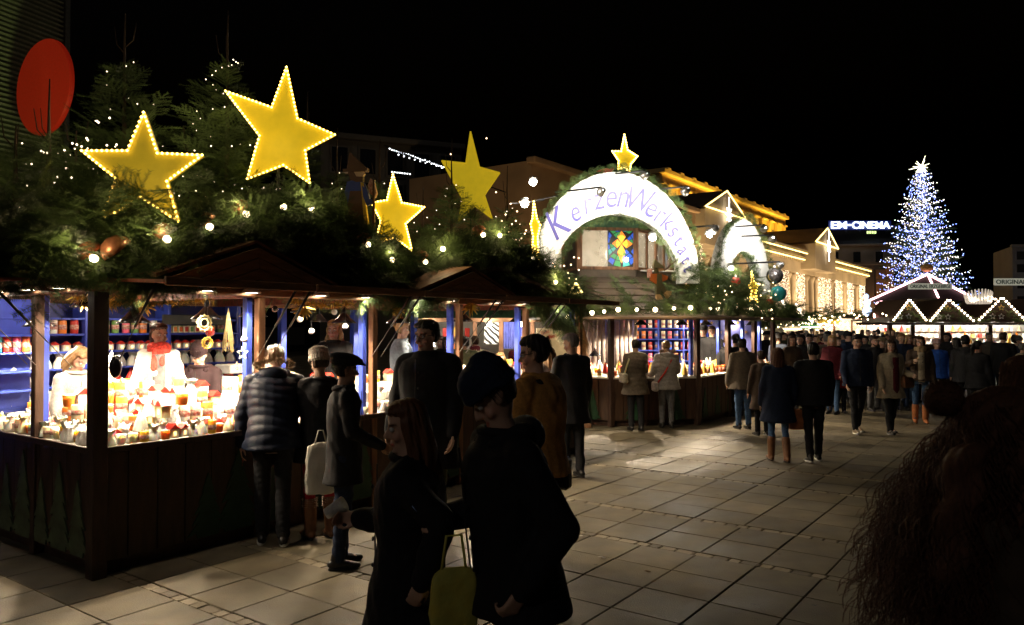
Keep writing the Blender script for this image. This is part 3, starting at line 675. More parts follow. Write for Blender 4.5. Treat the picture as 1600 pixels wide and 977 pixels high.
# hanging ornaments
GOLD = mat('gold_foil', (.75, .5, .08), .28, .3, 25, .5, metal=.7)
STRAW = mat('straw', (.78, .62, .3), .6, .3, 30, .3)
def spike_star(loc, R_, label, fr=F1, n=9, m=GOLD, cordz=2.28):
    q = MB()
    for k in range(n):
        a = -PI * .95 + PI * .9 * k / (n - 1) if n > 7 else 2 * PI * k / n
        d = np.array([math.cos(a), random.uniform(-.25, .25), math.sin(a)]); q.capsule(d * .02, d * R_, R_ * .17, .004, 4)
    o = obj('foil_star', q.mesh('foil_star', [m])); o.matrix_local = fr @ Matrix.Translation(loc)
    obj('cord', MB().tube([(0, 0, 0), (0, 0, cordz - loc[2])], .002, 4).mesh('cord', [BLACK]), o)
    return tag(o, label, 'ornament')
spike_star((3.92, -.55, 2.2), .15, 'gold foil star hanging from the flap edge left of the tall man')
spike_star((1.9, -.1, 2.13), .12, 'gold foil star hanging right of the second post')
spike_star((1.0, 1.2, 2.17), .13, 'gold foil star hanging above the man in the dark beanie')
spike_star((3.2, -.1, 2.15), .11, 'small gold foil star hanging above the long haired seller')
def tinsel(p, q_, label, fr=F1, m=GOLD, n=500, r=.07, cat='tinsel'):
    V = []; rg2 = np.random.default_rng(int(abs(p[0]) * 100))
    for i in range(n):
        u = rg2.random(); c = np.array(p) * (1 - u) + np.array(q_) * u; c[2] -= .03 * math.sin(u * PI); d = rg2.normal(0, 1, 3); d /= np.linalg.norm(d); w = rg2.normal(0, 1, 3) * .004
        V += [c - w, c + w, c + d * r * rg2.uniform(.6, 1.1)]
    o = obj('tinsel', npmesh('tinsel', V, np.arange(len(V)).reshape(-1, 3), [m])); o.matrix_local = fr
    return tag(o, label, cat)
tinsel((.05, .55, 2.19), (1.35, .55, 2.2), 'gold tinsel garland under the roof above the seller in the red scarf')
tinsel((.3, 1.0, 2.17), (.3, .1, 2.18), 'thick gold tinsel bundle at the top left beside the corner post', r=.1)
tinsel((2.0, .2, 2.2), (2.8, .2, 2.2), 'gold tinsel under the roof right of the second post')
q = MB()
for k in range(60):                                         # straw bunch
    a = random.random() * 6.28; q.tube([(0, 0, 0), (.02 * math.cos(a), .02 * math.sin(a), -.12), (.05 * math.cos(a), .05 * math.sin(a), -.42 * random.uniform(.7, 1))], .003, 3)
o = obj('straw_bunch', q.mesh('straw_bunch', [STRAW])); o.matrix_local = F1 @ Matrix.Translation((1.22, .12, 2.12)); tag(o, 'pale straw bunch hanging left of the second post', 'ornament')
def ring_orn(loc, R_, label, m=STRAW):
    q = MB()
    for rr in (R_, R_ * .6): q.tube([(rr * math.cos(t), 0, rr * math.sin(t)) for t in np.linspace(0, 2 * PI, 17)], R_ * .12, 6)
    for k in range(12):
        t = k * PI / 6; q.ell((R_ * 1.1 * math.cos(t), 0, R_ * 1.1 * math.sin(t)), (R_ * .14, R_ * .1, R_ * .14), 6, 5)
    o = obj('straw_wreath', q.mesh('straw_wreath', [m], True)); o.matrix_local = F1 @ Matrix.Translation(loc)
    obj('cord', MB().tube([(0, 0, R_), (0, 0, 2.28 - loc[2])], .002, 4).mesh('cord', [BLACK]), o); return tag(o, label, 'ornament')
ring_orn((.98, .12, 1.98), .065, 'round straw wreath ornament hanging above the till shelf'); ring_orn((1.06, .2, 1.80), .05, 'oval straw ornament hanging lowest by the till shelf', GOLD)
def flat_star(loc, R_, label, m, fr=F1, cordz=2.28, hollow=True):
    q = MB(); P5 = [(R_ * (1 if k % 2 == 0 else .42) * math.sin(k * PI / 5), R_ * (1 if k % 2 == 0 else .42) * math.cos(k * PI / 5)) for k in range(10)]
    for k in range(10):
        a_, b_ = P5[k], P5[(k + 1) % 10]; q.tube([(a_[0], 0, a_[1]), (b_[0], 0, b_[1])], R_ * .1, 4)
    o = obj('hanging_star', q.mesh('hanging_star', [m])); o.matrix_local = fr @ Matrix.Translation(loc)
    if cordz: obj('cord', MB().tube([(0, 0, R_), (0, 0, cordz - loc[2])], .0015, 4).mesh('cord', [BLACK]), o)
    return tag(o, label, 'ornament')
flat_star((1.33, .06, 1.70), .06, 'white wooden star outline hanging beside the second post', cm('white'))
flat_star((1.30, .1, 1.58), .045, 'silver star outline hanging lowest beside the second post', cm('silver'))
def bell(loc, r, label, c, fr=F1):
    o = obj('hanging_ball', MB().ell((0, 0, 0), (r, r, r), 12, 8).mesh('hanging_ball', [mat('gloss_' + c, CC[c], .12, .1, 8, 0, spec=.8, coat=.5)], True)); o.matrix_local = fr @ Matrix.Translation(loc)
    obj('cord', MB().tube([(0, 0, r), (0, 0, 2.28 - loc[2])], .002, 4).mesh('cord', [BLACK]), o); return tag(o, label, 'ornament')
bell((1.36, .08, 1.83), .03, 'white ball ornament with dark ring hanging left of the second post', 'white')
bell((1.15, .3, 1.9), .045, 'red ball ornament hanging right of the painted boxes', 'red')
for i, (x, z, c, w_) in enumerate([(1.75, 2.12, 'black', 'first'), (2.05, 2.02, 'white', 'second'), (2.2, 1.9, 'silver', 'third'), (2.5, 2.1, 'white', 'fourth'), (2.65, 1.95, 'silver', 'fifth'), (3.4, 2.1, 'gold', 'sixth')]):
    bell((x, .15, z), .032, '%s ball ornament on a cord, %s from the second post going right' % (c, w_), c)
# red roofed lamp and blown out white lamp cluster behind the left bays
for i, (x, y, z, c, l) in enumerate([(.55, .95, 1.62, 'white', 'round white paper star lamp glowing left of the corner post'), (.42, .75, 1.55, 'cream', 'warm glowing globe beside the corner post'), (4.9, 1.0, 1.72, 'white', 'dazzling white star lamp between the tall man and the girl in the teal scarf')]):
    q = MB()
    for k in range(26):
        zz = 1 - 2 * (k + .5) / 26; a = k * 2.4; r = math.sqrt(1 - zz * zz); d = np.array([r * math.cos(a), r * math.sin(a), zz]); q.capsule(d * .02, d * .11, .022, .003, 4)
    o = obj('paper_star_lamp', q.mesh('paper_star_lamp', [emat('paper_glow_%d' % (i == 1), [(1, .92, .8), (1, .55, .25)][i == 1], [7, 4][i == 1], base=(.8, .8, .8))])); o.matrix_local = F1 @ Matrix.Translation((x, y, z))
    tag(o, l, 'lamp'); obj('cord', MB().tube([(0, 0, .1), (0, 0, 2.28 - z)], .002, 4).mesh('cord', [BLACK]), o)
# ------------------------------------------------------------------ fir covering, garlands, stars and trees on the roof
def L1(x, y, z): return tuple(F1 @ Vector((x, y, z)))
P = []; Dd = []; S = []
for i in range(2300):
    x = RNG.uniform(-.5, 7.2); y = RNG.uniform(.0, 3.6); h = roof_h(x, y) + .10
    u = min(abs(x - c) for c in TC); side = -1 if (x < TC[0] or (3.3 < x < TC[1])) else 1
    P.append(L1(x, y, h + RNG.uniform(-.12, .16) + .22 * (y / 3.6))); d = np.array([side * RNG.uniform(0, 1), RNG.uniform(-1.2, .3), RNG.uniform(-.35, .35)])
    Dd.append(list(F1.to_3x3() @ Vector(d))); S.append(RNG.uniform(.8, 1.4))
for i in range(520):                                       # left hip, sloping away
    y = RNG.uniform(-.3, 3.6); x = RNG.uniform(-.95, .6)
    P.append(L1(x, y, 2.46 + (x + .95) * .28 + RNG.uniform(-.05, .22))); Dd.append(list(F1.to_3x3() @ Vector((RNG.uniform(-1, -.1), RNG.uniform(-.8, .5), RNG.uniform(-.15, .4))))); S.append(RNG.uniform(.7, 1.2))
fc = obj('fir_thatch', foliage('fir_thatch', P, Dd, np.array(S) ), None); tag(fc, 'dense dark fir boughs covering the roof of the long stall', 'fir boughs'); stuff(fc)
GP = [(-40, 404, 5.5), (40, 402, 5.55), (105, 400, 5.65), (148, 398, 5.75), (200, 395, 5.9), (262, 378, 6.1), (328, 358, 6.45), (385, 338, 6.8), (443, 328, 7.2), (487, 334, 7.5), (530, 358, 7.8), (575, 388, 8.15), (613, 410, 8.6), (665, 412, 8.9), (692, 394, 9.2), (755, 372, 9.9), (781, 374, 10.1), (832, 408, 10.8), (868, 445, 11.1), (892, 468, 11.4)]
gpw = [tuple(Pw(a, b_ + 12, y_ + .12)) for a, b_, y_ in GP]
garland('fir_garland', gpw[:5], .15, 200, (.18, .28), label='thinner end of the fir garland over the corner post', group='fir garlands on the long stall')
garland('fir_garland', gpw[4:14], .30, 190, (.26, .46), label='thick fir garland arching over the nearer gable of the long stall', group='fir garlands on the long stall')
glw = [tuple(Pw(a, b_ + (42 if a > 320 else 22), y_ + .05)) for a, b_, y_ in GP if 190 < a < 700 or 780 < a]
stuff(tag(obj('fir_fringe', foliage('fir_fringe', [np.array(glw[i]) * (1 - u) + np.array(glw[i + 1]) * u + RNG.normal(0, .05, 3) for i in range(len(glw) - 1) for u in RNG.random(34) if not (glw[i + 1][0] - glw[i][0] > .9)], [(RNG.uniform(-.6, .6), RNG.uniform(-.9, .1), RNG.uniform(-1, -.1)) for i in range(len(glw) - 1) for u in range(34) if not (glw[i + 1][0] - glw[i][0] > .9)], RNG.uniform(.5, .85, sum(34 for i in range(len(glw) - 1) if not (glw[i + 1][0] - glw[i][0] > .9))))), 'hanging fringe of fir boughs under the roof garland', 'fir boughs'))
garland('fir_garland', gpw[13:], .24, 170, (.26, .44), label='thick fir garland over the farther gable of the long stall', group='fir garlands on the long stall')
gp3 = [L1(-.45, y, 2.52) for y in np.linspace(-.4, 3.6, 8)]
garland('fir_garland', gp3, .14, 110, (.2, .3), label='fir garland along the left eave of the long stall', group='fir garlands on the long stall')
# copper hooded bulbs along the garlands: (px, py, distance, with hood)
COPPER = mat('copper_hood', (.42, .17, .08), .35, .3, 14, .15, metal=.5)
GLB = [(148, 402, 5.75, 1), (190, 397, 5.8, 2), (262, 372, 6.1, 1), (328, 353, 6.45, 1), (385, 333, 6.8, 1), (443, 322, 7.2, 0), (487, 326, 7.5, 0), (575, 381, 8.15, 1), (613, 405, 8.6, 0), (665, 408, 8.9, 1), (692, 388, 9.2, 0), (755, 366, 9.9, 1), (781, 367, 10.1, 0), (832, 402, 10.8, 0), (868, 440, 11.1, 0)]
wh = ['leftmost, low over the left eave', '', 'below the lowest point of the nearest star', 'right of the nearest star', 'below the largest star', 'under the largest star, right side', 'left of the wooden figure', 'below the wooden figure', 'under the small lit star', 'right of the small lit star', 'between the small star and the unlit star', 'right under the unlit star', 'just right of the unlit star', 'near the edge-on star', 'at the far lower end of the garland']
for i, (px, py, Y, hood) in enumerate(GLB):
    p = Pw(px, py, Y); sc = 1.0
    t = thing('garland_lamp', ('copper hooded globe bulb on the garland, ' if hood == 1 else 'copper hood without visible bulb, second from the left on the garland' if hood == 2 else 'bare globe bulb on the garland, ') + wh[i], 'lamp', p, group='globe bulbs along the roof garland')
    if hood:
        R_ = rotm('y', math.radians(-35)) @ rotm('x', math.radians(25)); r = .10 if hood == 1 else .12
        obj('hood', MB().lathe([(.012, r * .9), (r * .6, r * .75), (r * .95, r * .3), (r, -.01), (r * .94, -.01), (r * .85, r * .28), (.01, r * .8)], (-.06, .035, .035), 18, R=R_, cap=False).mesh('hood', [COPPER], True), t)
    if hood != 2: obj('bulb', MB().ell((0, -.02, -.01), (.031, .031, .031), 12, 8).mesh('bulb', [WARMB], True), t)
    if hood != 2 and i % 2 == 0: point('bulb_light', (0, -.22, .06), (1, .74, .40), 5, .03, t)
# the stars
YEL = emat('star_yellow', (.62, .45, .014), .52, base=(.6, .42, .02), sample=False)  # lit look of the boards, bulbless stars included, is put in as emission
YELD = emat('star_yellow_dim', (.42, .33, .02), .28, base=(.5, .38, .03), sample=False)
SBULB = emat('star_bulb', (1, .66, .12), 14, sample=False)
def star(px, py, Y, pts, label, m=YEL, yaw=0, bul=True, pole=1.0, th=.05, dense=.042):
    """pts: outline in photograph pixels round (px, py); yaw swings the board about its own upright axis"""
    c = Pw(px, py, Y); t = thing('star_sign', label, 'star', c, yaw, group='yellow stars above the stalls'); k = Y / FPX; cy = math.cos(yaw)
    poly = [((x - px) * k / cy, -(y - py) * k) for x, y in pts]
    ar = sum(poly[i][0] * poly[(i + 1) % len(poly)][1] - poly[(i + 1) % len(poly)][0] * poly[i][1] for i in range(len(poly)))
    if ar < 0: poly = poly[::-1]
    # skew of distance across a turned board is small for these sizes
    n = len(poly); a = [(p[0], -th / 2, p[1]) for p in poly]; b_ = [(p[0], th / 2, p[1]) for p in poly]; q = MB()
    ctr = [(0, -th / 2, 0), (0, th / 2, 0)]; q.add(a + b_ + ctr, [(i, (i + 1) % n, 2 * n) for i in range(n)] + [((i + 1) % n + n, i + n, 2 * n + 1) for i in range(n)] + [(i + n, (i + 1) % n + n, (i + 1) % n, i) for i in range(n)])
    obj('board', q.mesh('board', [m]), t)
    edge = MB()
    for i in range(n):
        p, r = poly[i], poly[(i + 1) % n]; edge.tube([(p[0], -th / 2 - .006, p[1]), (r[0], -th / 2 - .006, r[1])], .011, 4)
    obj('light_tube', edge.mesh('light_tube', [emat('tube_glow', (1, .42, .015), 1.1, sample=False)] if bul else [YEL]), t)
    if bul:
        B = []
        for i in range(n):
            p, r = np.array(poly[i]), np.array(poly[(i + 1) % n]); L = np.linalg.norm(r - p); m_ = max(2, int(L / dense))
            for j in range(m_): e = p + (r - p) * j / m_; B.append((e[0], -th / 2 - .018, e[1]))
        obj('bulbs', bulbs('bulbs', B, .0125 * max(1, Y / 9), SBULB), t)
    if bul and pole == 1.0 and Y < 13: point('star_spill', (0, -.35, -.15), (1, .7, .15), 2.5, .2, t)
    obj('pole', MB().tube([(0, th / 2 + .02, 0), (0, th / 2 + .02, -pole)], .016, 6).mesh('pole', [BLACK]), t)
    return t
star(222, 258, 6.7, [(225, 176), (247, 240), (317, 243), (262, 284), (281, 347), (222, 309), (161, 344), (182, 279), (129, 236), (200, 236)], 'large lit yellow star nearest the left edge', YELD, 0, True)
star(432, 205, 8.3, [(446, 104), (463, 184), (520, 208), (475, 234), (482, 285), (442, 258), (388, 281), (406, 213), (355, 145), (424, 168)], 'largest and highest yellow star, edged with bulbs', YEL, .12, True)
star(620, 325, 10.0, [(614, 273), (628, 317), (663, 324), (634, 350), (644, 392), (618, 372), (587, 380), (595, 345), (581, 317), (605, 313)], 'small lit yellow star beside the wooden figure', YEL, 0, True, dense=.036)
star(735, 270, 12.0, [(735, 205), (749, 261), (781, 270), (757, 305), (769, 342), (742, 322), (717, 346), (722, 310), (690, 251), (728, 255)], 'unlit plain yellow star farther along the roof', YEL, 0, False)
star(834, 352, 11.6, [(834, 315), (839, 342), (844, 352), (840, 370), (841, 404), (835, 385), (831, 404), (833, 370), (829, 350), (832, 342)], 'narrow yellow star seen almost edge-on beside the arch', YEL, .0, True, dense=.04)
star(976, 240, 17.0, [(976, 210), (981, 234), (996, 244), (986, 256), (984, 268), (976, 262), (966, 264), (967, 251), (957, 236), (971, 236)], 'yellow star on top of the big arch sign', YEL, 0, True, dense=.05)
star(1068, 420, 17.2, [(1078, 400), (1082, 416), (1088, 420), (1084, 436), (1088, 452), (1080, 444), (1072, 452), (1074, 436), (1066, 424), (1074, 416)], 'yellow star among the fir boughs right of the arch', YEL, 0, False)
star(1177, 448, 18.5, [(1174, 425), (1178, 440), (1184, 446), (1180, 458), (1183, 472), (1177, 464), (1171, 470), (1174, 455), (1170, 446), (1173, 441)], 'yellow star under the smaller arch', YEL, 0, True, dense=.06)
# roof trees
RT = [(72, 7.4, 2.85, 1.5, .55, 0, 'bare topped dark fir in front of the red disc'), (190, 8.4, 2.9, 2.5, .74, 22, 'tall fir with long bare tips behind the nearest star'), (352, 8.8, 2.9, 2.7, .74, 60, 'tallest fir wound with lights left of the largest star'),
      (478, 9.9, 3.0, 2.0, .42, 0, 'thin fir behind the right arm of the largest star'), (525, 10.4, 3.0, 1.65, .3, 8, 'slim fir with a bare pole left of the wooden figure'), (592, 11.0, 2.9, 1.75, .4, 12, 'fir above the small lit star'),
      (705, 11.6, 2.9, 1.9, .5, 14, 'fir with forked bare top left of the unlit star'), (792, 12.6, 2.7, 1.9, .45, 16, 'fir with a bare pole right of the unlit star'), (660, 11.3, 2.7, 1.3, .5, 10, 'low bushy fir between the small star and the unlit star'), (20, 7.2, 2.7, 1.15, .6, 12, 'bushy fir at the left edge below the red disc'), (115, 8.0, 2.8, 1.2, .6, 20, 'low fir left of the nearest star'), (290, 8.7, 2.8, 1.3, .6, 20, 'low fir right of the nearest star')]
for i, (px, Y, z, h, sp, nl, lb) in enumerate(RT): fir_tree(((px - 800) / FPX * Y, Y, z), h, sp, lb, nl, seed=30 + i, bare=.42 if i < 9 and sp < .58 else .24)
# small boughs standing up in front of the stars
for i, (px, py, Y, s) in enumerate([(245, 318, 6.6, .45), (452, 255, 8.0, .5), (620, 365, 9.7, .9), (742, 320, 11.7, .9), (395, 265, 8.0, .6)]):
    p = Pw(px, py + 25, Y); pos = [tuple(p)] * 7; dr = [(RNG.uniform(-.5, .5), RNG.uniform(-.3, .1), 1) for _ in range(7)]
    tag(obj('fir_sprig', foliage('fir_sprig', pos, dr, s * .75 * RNG.uniform(.6, 1, 7))), 'fir sprig sticking up in front of %s' % ['the nearest star', 'the largest star', 'the small lit star', 'the unlit star', 'the lower left arm of the largest star'][i], 'fir sprig', 'fir sprigs in front of the stars')
# loose fairy lights on the left slope
pts = [tuple(Pw(x + RNG.uniform(-1, 1), y, 7.3)) for x, y in [(5, 332), (20, 325), (35, 322), (55, 315), (77, 292), (83, 285), (88, 276), (100, 262), (110, 277), (125, 228), (132, 215), (98, 234), (148, 188), (110, 223), (118, 225), (135, 218), (65, 237), (62, 235), (168, 183), (150, 190), (180, 225), (165, 226), (40, 318), (12, 335), (75, 296), (70, 238)]]
tag(obj('fairy_lights', bulbs('fairy_lights', pts, .011, FAIRYW)), 'loose string of white fairy lights climbing the left roof slope to the nearest star', 'fairy lights')
pts = [tuple(Pw(x, y, 12.0)) for x, y in [(770, 378), (812, 315), (808, 330), (790, 335), (798, 318), (800, 350), (806, 345), (815, 372), (820, 365), (775, 300), (784, 345), (795, 362), (760, 215), (704, 240), (806, 375), (812, 385), (822, 360)]]
tag(obj('fairy_lights', bulbs('fairy_lights', pts, .014, FAIRY)), 'warm fairy lights in the boughs left of the big arch', 'fairy lights')
# the painted wooden raftsman standing on the roof
t = thing('wooden_figure', 'bearded wooden figure in a brown hat and blue shirt leaning on a staff', 'wooden figure', Pw(557, 352, 9.6), -.1)
k = 9.6 / FPX
def cut(name, pts, m, th=.04, y=0.0, par=None):
    poly = [((x - 557) * k, -(y_ - 352) * k) for x, y_ in pts]
    ar = sum(poly[i][0] * poly[(i + 1) % len(poly)][1] - poly[(i + 1) % len(poly)][0] * poly[i][1] for i in range(len(poly)))
    if ar < 0: poly = poly[::-1]
    return obj(name, MB().prism(poly, (0, y + th, 0), (1, 0, 0), (0, 0, 1), th).mesh(name, [m]), par or t)
BRN = mat('figure_brown', (.09, .04, .02), .6, .2); SKN = mat('figure_skin', (.6, .42, .3), .6, .1); FBL = mat('figure_blue', (.03, .06, .3), .6, .2); FYL = mat('figure_yellow', (.55, .36, .03), .6, .1); FRED = mat('figure_red', (.45, .03, .02), .6, .3, 60, 0, col2=(.7, .5, .4))
cut('hat', [(540, 264), (545, 236), (552, 243), (566, 256), (572, 263)], BRN, .07); cut('hat_brim', [(534, 263), (574, 262), (573, 267), (535, 268)], BRN, .1, -.015)
cut('face', [(552, 267), (567, 266), (569, 271), (566, 275), (553, 277)], SKN, .06); cut('beard', [(542, 266), (552, 268), (556, 275), (567, 276), (566, 283), (556, 284), (546, 280)], BRN, .07, -.004)
cut('shirt', [(541, 283), (555, 280), (568, 285), (575, 300), (577, 312), (570, 318), (542, 316), (537, 300)], FBL, .06); cut('arm', [(566, 290), (574, 298), (578, 312), (585, 312), (584, 318), (574, 322), (568, 308)], FBL, .04, -.03)
cut('trousers', [(546, 298), (564, 298), (568, 320), (569, 350), (545, 350), (543, 318)], BRN, .07, -.008); cut('apron_edge', [(563, 284), (568, 286), (571, 320), (575, 350), (569, 350), (566, 315)], FYL, .07, -.01)
cut('staff', [(584, 282), (587, 282), (587, 360), (583, 360)], BRN, .035, -.05); cut('bundle', [(575, 290), (579, 279), (584, 282), (589, 302), (586, 309), (578, 302)], FRED, .07, -.02)
# ------------------------------------------------------------------ the octagonal candle stall with tower and arch signs
S2 = thing('market_stall', 'octagonal wooden candle stall with a tower window, arch signs and fir', 'market stall', fr=F2)
FP = [(-1.45, 3.9), (-1.45, .57), (-.88, 0), (.88, 0), (4.27, 3.39), (4.27, 5.5)]
FP2 = [np.array(p) for p in FP]
def off(poly, d):
    out = []
    for i, p in enumerate(poly):
        n = np.zeros(2)
        for a, b_ in ((i - 1, i), (i, i + 1)):
            if a < 0 or b_ >= len(poly): continue
            e = nrm(poly[b_] - poly[a]); n += np.array([e[1], -e[0]])
        out.append(p + d * nrm(n) * (1.0 if i in (0, len(poly) - 1) else 1.06))
    return out
# after going (-x) to (+x) along the front the outside is toward -y
def wallrun(name, poly, z0, z1, th, m, parent, bev=0):
    q = MB()
    for a, b_ in zip(poly[:-1], poly[1:]):
        L = np.linalg.norm(b_ - a); c = (a + b_) / 2; q.box((c[0], c[1], (z0 + z1) / 2), (L, th, z1 - z0), rz=math.atan2(*(b_ - a)[::-1]), bev=bev)
    return obj(name, q.mesh(name, [m]), parent)
wallrun('counter_front', off(FP2, -.05), .1, .95, .04, DWOOD, S2); wallrun('plinth', off(FP2, -.12), 0, .12, .04, DWOOD, S2)
fbm = MB().box((0, 0, 0), (.238, .02, .82), bev=.004).mesh('front_board', [MATS['front_paint']])
ii = 0
for a, b_ in zip(FP2[1:-1], FP2[2:]):
    L = np.linalg.norm(b_ - a); e = (b_ - a) / L; n = int(L / .244)
    for i in range(n):
        c = a + e * (L * (i + .5) / n); obj('front_board', fbm, S2, loc=(c[0], c[1], .53), rz=math.atan2(e[1], e[0])); ii += 1
    for i in range(max(1, int(L / .6))):
        c = a + e * (L * (i + .5) / max(1, int(L / .6))) + np.array([e[1], -e[0]]) * .016
        o = obj('pine_motif', MB().prism(pine_poly(.6, .2, i + 40), (0, 0, 0), (1, 0, 0), (0, 0, 1), .012).mesh('pine_motif', [GREENP]), S2, loc=(c[0], c[1], .12), rz=math.atan2(e[1], e[0]))
q = MB(); o1 = off(FP2, .04); i1 = off(FP2, -.7)
for i in range(len(FP2) - 1):
    v = [(*o1[i], .955), (*o1[i + 1], .955), (*i1[i + 1], 1.1), (*i1[i], 1.1)]; q.add(v + [(p[0], p[1], p[2] - .03) for p in v], [(0, 1, 2, 3), (7, 6, 5, 4), (0, 4, 5, 1)])
obj('counter', q.mesh('counter', [CREAM]), S2)
for p in (FP2[1], FP2[2], FP2[3], FP2[3] + np.array([1.2, 1.2]), FP2[3] + np.array([2.4, 2.4]), FP2[4]):
    obj('post', MB().box((0, 0, 1.08), (.10, .10, 2.16), bev=.008).mesh('post', [DWOOD]), S2, loc=(p[0], p[1], 0), rz=PI / 8)
    obj('blue_post', MB().box((0, 0, 1.55), (.07, .07, 1.2), bev=.006).mesh('blue_post', [BLUE]), S2, loc=(p[0] * .94 - .03, p[1] + .13, 0), rz=PI / 8)
wallrun('top_plate', off(FP2, -.02), 2.08, 2.2, .09, WOOD, S2)
# drooping eave flaps, one per side
e1 = off(FP2, .75); e0 = off(FP2, -.02)
for i in range(len(FP2) - 1):
    v = [(*e0[i], 2.27), (*e0[i + 1], 2.27), (*e1[i + 1], 2.12), (*e1[i], 2.12)]
    q = MB().add(v + [(p[0], p[1], p[2] - .035) for p in v], [(0, 3, 2, 1), (4, 5, 6, 7), (0, 1, 5, 4), (1, 2, 6, 5), (2, 3, 7, 6), (3, 0, 4, 7)])
    obj('eave', q.mesh('eave', [mat('eave_wood', (.20, .13, .08), .6, .3, 4, .2)]), S2)
# boarded pyramid roof, board by board
RBM = [mat('roof_board_%d' % k, c, .65, .3, 5, .25) for k, c in enumerate([(.075, .05, .032), (.062, .042, .028), (.09, .062, .04)])]
top = [np.array(p) for p in ((-1.25, 3.9), (-1.05, 2.2), (-.95, 1.95), (.35, 1.95), (2.9, 4.5), (2.9, 5.5))]
ri = off(FP2, .1)
nrow = 5
for i in range(len(FP2) - 1):
    for r in range(nrow):
        u0, u1 = r / nrow, (r + .985) / nrow
        A0, B0 = ri[i] + (top[i] - ri[i]) * u0, ri[i + 1] + (top[i + 1] - ri[i + 1]) * u0; A1, B1 = ri[i] + (top[i] - ri[i]) * u1, ri[i + 1] + (top[i + 1] - ri[i + 1]) * u1
        z0 = 2.26 + .78 * u0; z1 = 2.26 + .78 * u1; n = max(2, int(np.linalg.norm(B0 - A0) / .5))
        for k in range(n):
            f0, f1 = (k + .01) / n, (k + .99) / n; a0, b0 = A0 + (B0 - A0) * f0, A0 + (B0 - A0) * f1; a1, b1 = A1 + (B1 - A1) * f0, A1 + (B1 - A1) * f1; dz = random.uniform(0, .006)
            v = [(*a0, z0 + .02 + dz), (*b0, z0 + .02 + dz), (*b1, z1 + dz), (*a1, z1 + dz)]
            obj('roof_board', MB().add(v + [(p[0], p[1], p[2] - .022) for p in v], [(0, 1, 2, 3), (7, 6, 5, 4), (0, 4, 5, 1), (1, 5, 6, 2), (2, 6, 7, 3), (3, 7, 4, 0)]).mesh('roof_board', [random.choice(RBM)]), S2)
q = MB(); tt = [(*p, 2.24 + .70) for p in top]; bb = [(*p, 2.21) for p in ri]
q.add(tt + bb, [tuple(range(6)), (11, 10, 9, 8, 7, 6)] + [(i, i + 6, i + 7, i + 1) for i in range(5)]); obj('roof_core', q.mesh('roof_core', [DWOOD]), S2)
# tower with windows
TW = [np.array(p) for p in ((-1.02, 3.6), (-1.02, 2.0), (.27, 2.0), (1.6, 3.33), (1.6, 4.4))]
def tl(i, u): return TW[i] + (TW[i + 1] - TW[i]) * u
wallrun('tower_wall', TW, 2.85, 3.22, .06, mat('tower_wood', (.09, .065, .045), .65, .3, 4, .25), S2); wallrun('tower_wall', TW, 4.12, 4.75, .06, MATS['tower_wood'], S2)
for i, u, w in ((1, 0, .13), (1, .56, .06), (1, 1, .12), (2, .3, .06), (2, .55, .07), (2, .78, .06), (2, 1, .12), (0, 0.1, .1)):
    p = tl(i, u); obj('window_post', MB().box((0, 0, 3.67), (w, w, .92), bev=.006).mesh('window_post', [WOOD]), S2, loc=(p[0], p[1], 0), rz=0 if i == 1 else PI / 4)
for z in (3.235, 4.105): wallrun('window_rail', [p for p in TW], z - .035, z + .035, .09, WOOD, S2, bev=.005)
obj('tower_wall', MB().box((-1.0, 2.8, 3.67), (.05, 1.5, .9)).mesh('tower_wall', [MATS['tower_wood']]), S2)
PANE = mat('window_glass', (.75, .72, .66), .08, .15, 4, 0, alpha=.35, spec=.6)
def pane(i, u0, u1):
    a, b_ = tl(i, u0), tl(i, u1); c = (a + b_) / 2; L = np.linalg.norm(b_ - a)
    obj('window_pane', MB().box((0, 0, 3.67), (L, .008, .86)).mesh('window_pane', [PANE]), S2, loc=(c[0], c[1], 0), rz=math.atan2(*(b_ - a)[::-1]))
pane(1, .05, .54)
for a, b_ in ((.05, .28), (.32, .52), (.58, .76), (.8, .97)): pane(2, a, b_)
obj('tower_floor', MB().box((.2, 3.2, 3.2), (2.4, 2.2, .03)).mesh('tower_floor', [CREAM]), S2)
obj('tower_back', MB().box((.2, 4.3, 3.8), (2.8, .05, 1.6)).mesh('tower_back', [CREAM]), S2)
obj('tower_roof', MB().loft([[(x * 1.25 + .0, (y - 3.2) * 1.25 + 3.2, z) for x, y in ((-1.0, 1.95), (.3, 1.95), (1.6, 3.3), (1.6, 4.5), (-1.0, 4.5))] for z in (4.72, 4.76)] + [[(.2 + .02 * math.cos(t), 3.2 + .02 * math.sin(t), 5.45) for t in (4, 5, 6, 1, 3)]]).mesh('tower_roof', [DWOOD]), S2)
# green awning valance over the windows
q = MB()
for i in (0, 1, 2):
    a, b_ = TW[i], TW[i + 1]; e = nrm(b_ - a); nn = np.array([e[1], -e[0]])
    a2, b2 = a - e * .12 + nn * .32, b_ + e * .05 + nn * .32; v = [(*a, 4.45), (*b_, 4.45), (*b2, 4.25), (*a2, 4.25)]
    q.add(v + [(v[3][0], v[3][1], 4.10), (v[2][0], v[2][1], 4.10)], [(0, 3, 2, 1), (3, 4, 5, 2)])
obj('awning', q.mesh('awning', [mat('green_awning', (.03, .09, .055), .7, .3, 30, .3)]), S2)
point('tower_light', tuple(F2 @ Vector((.1, 3.0, 3.95))), (1, .85, .62), 70, .12)
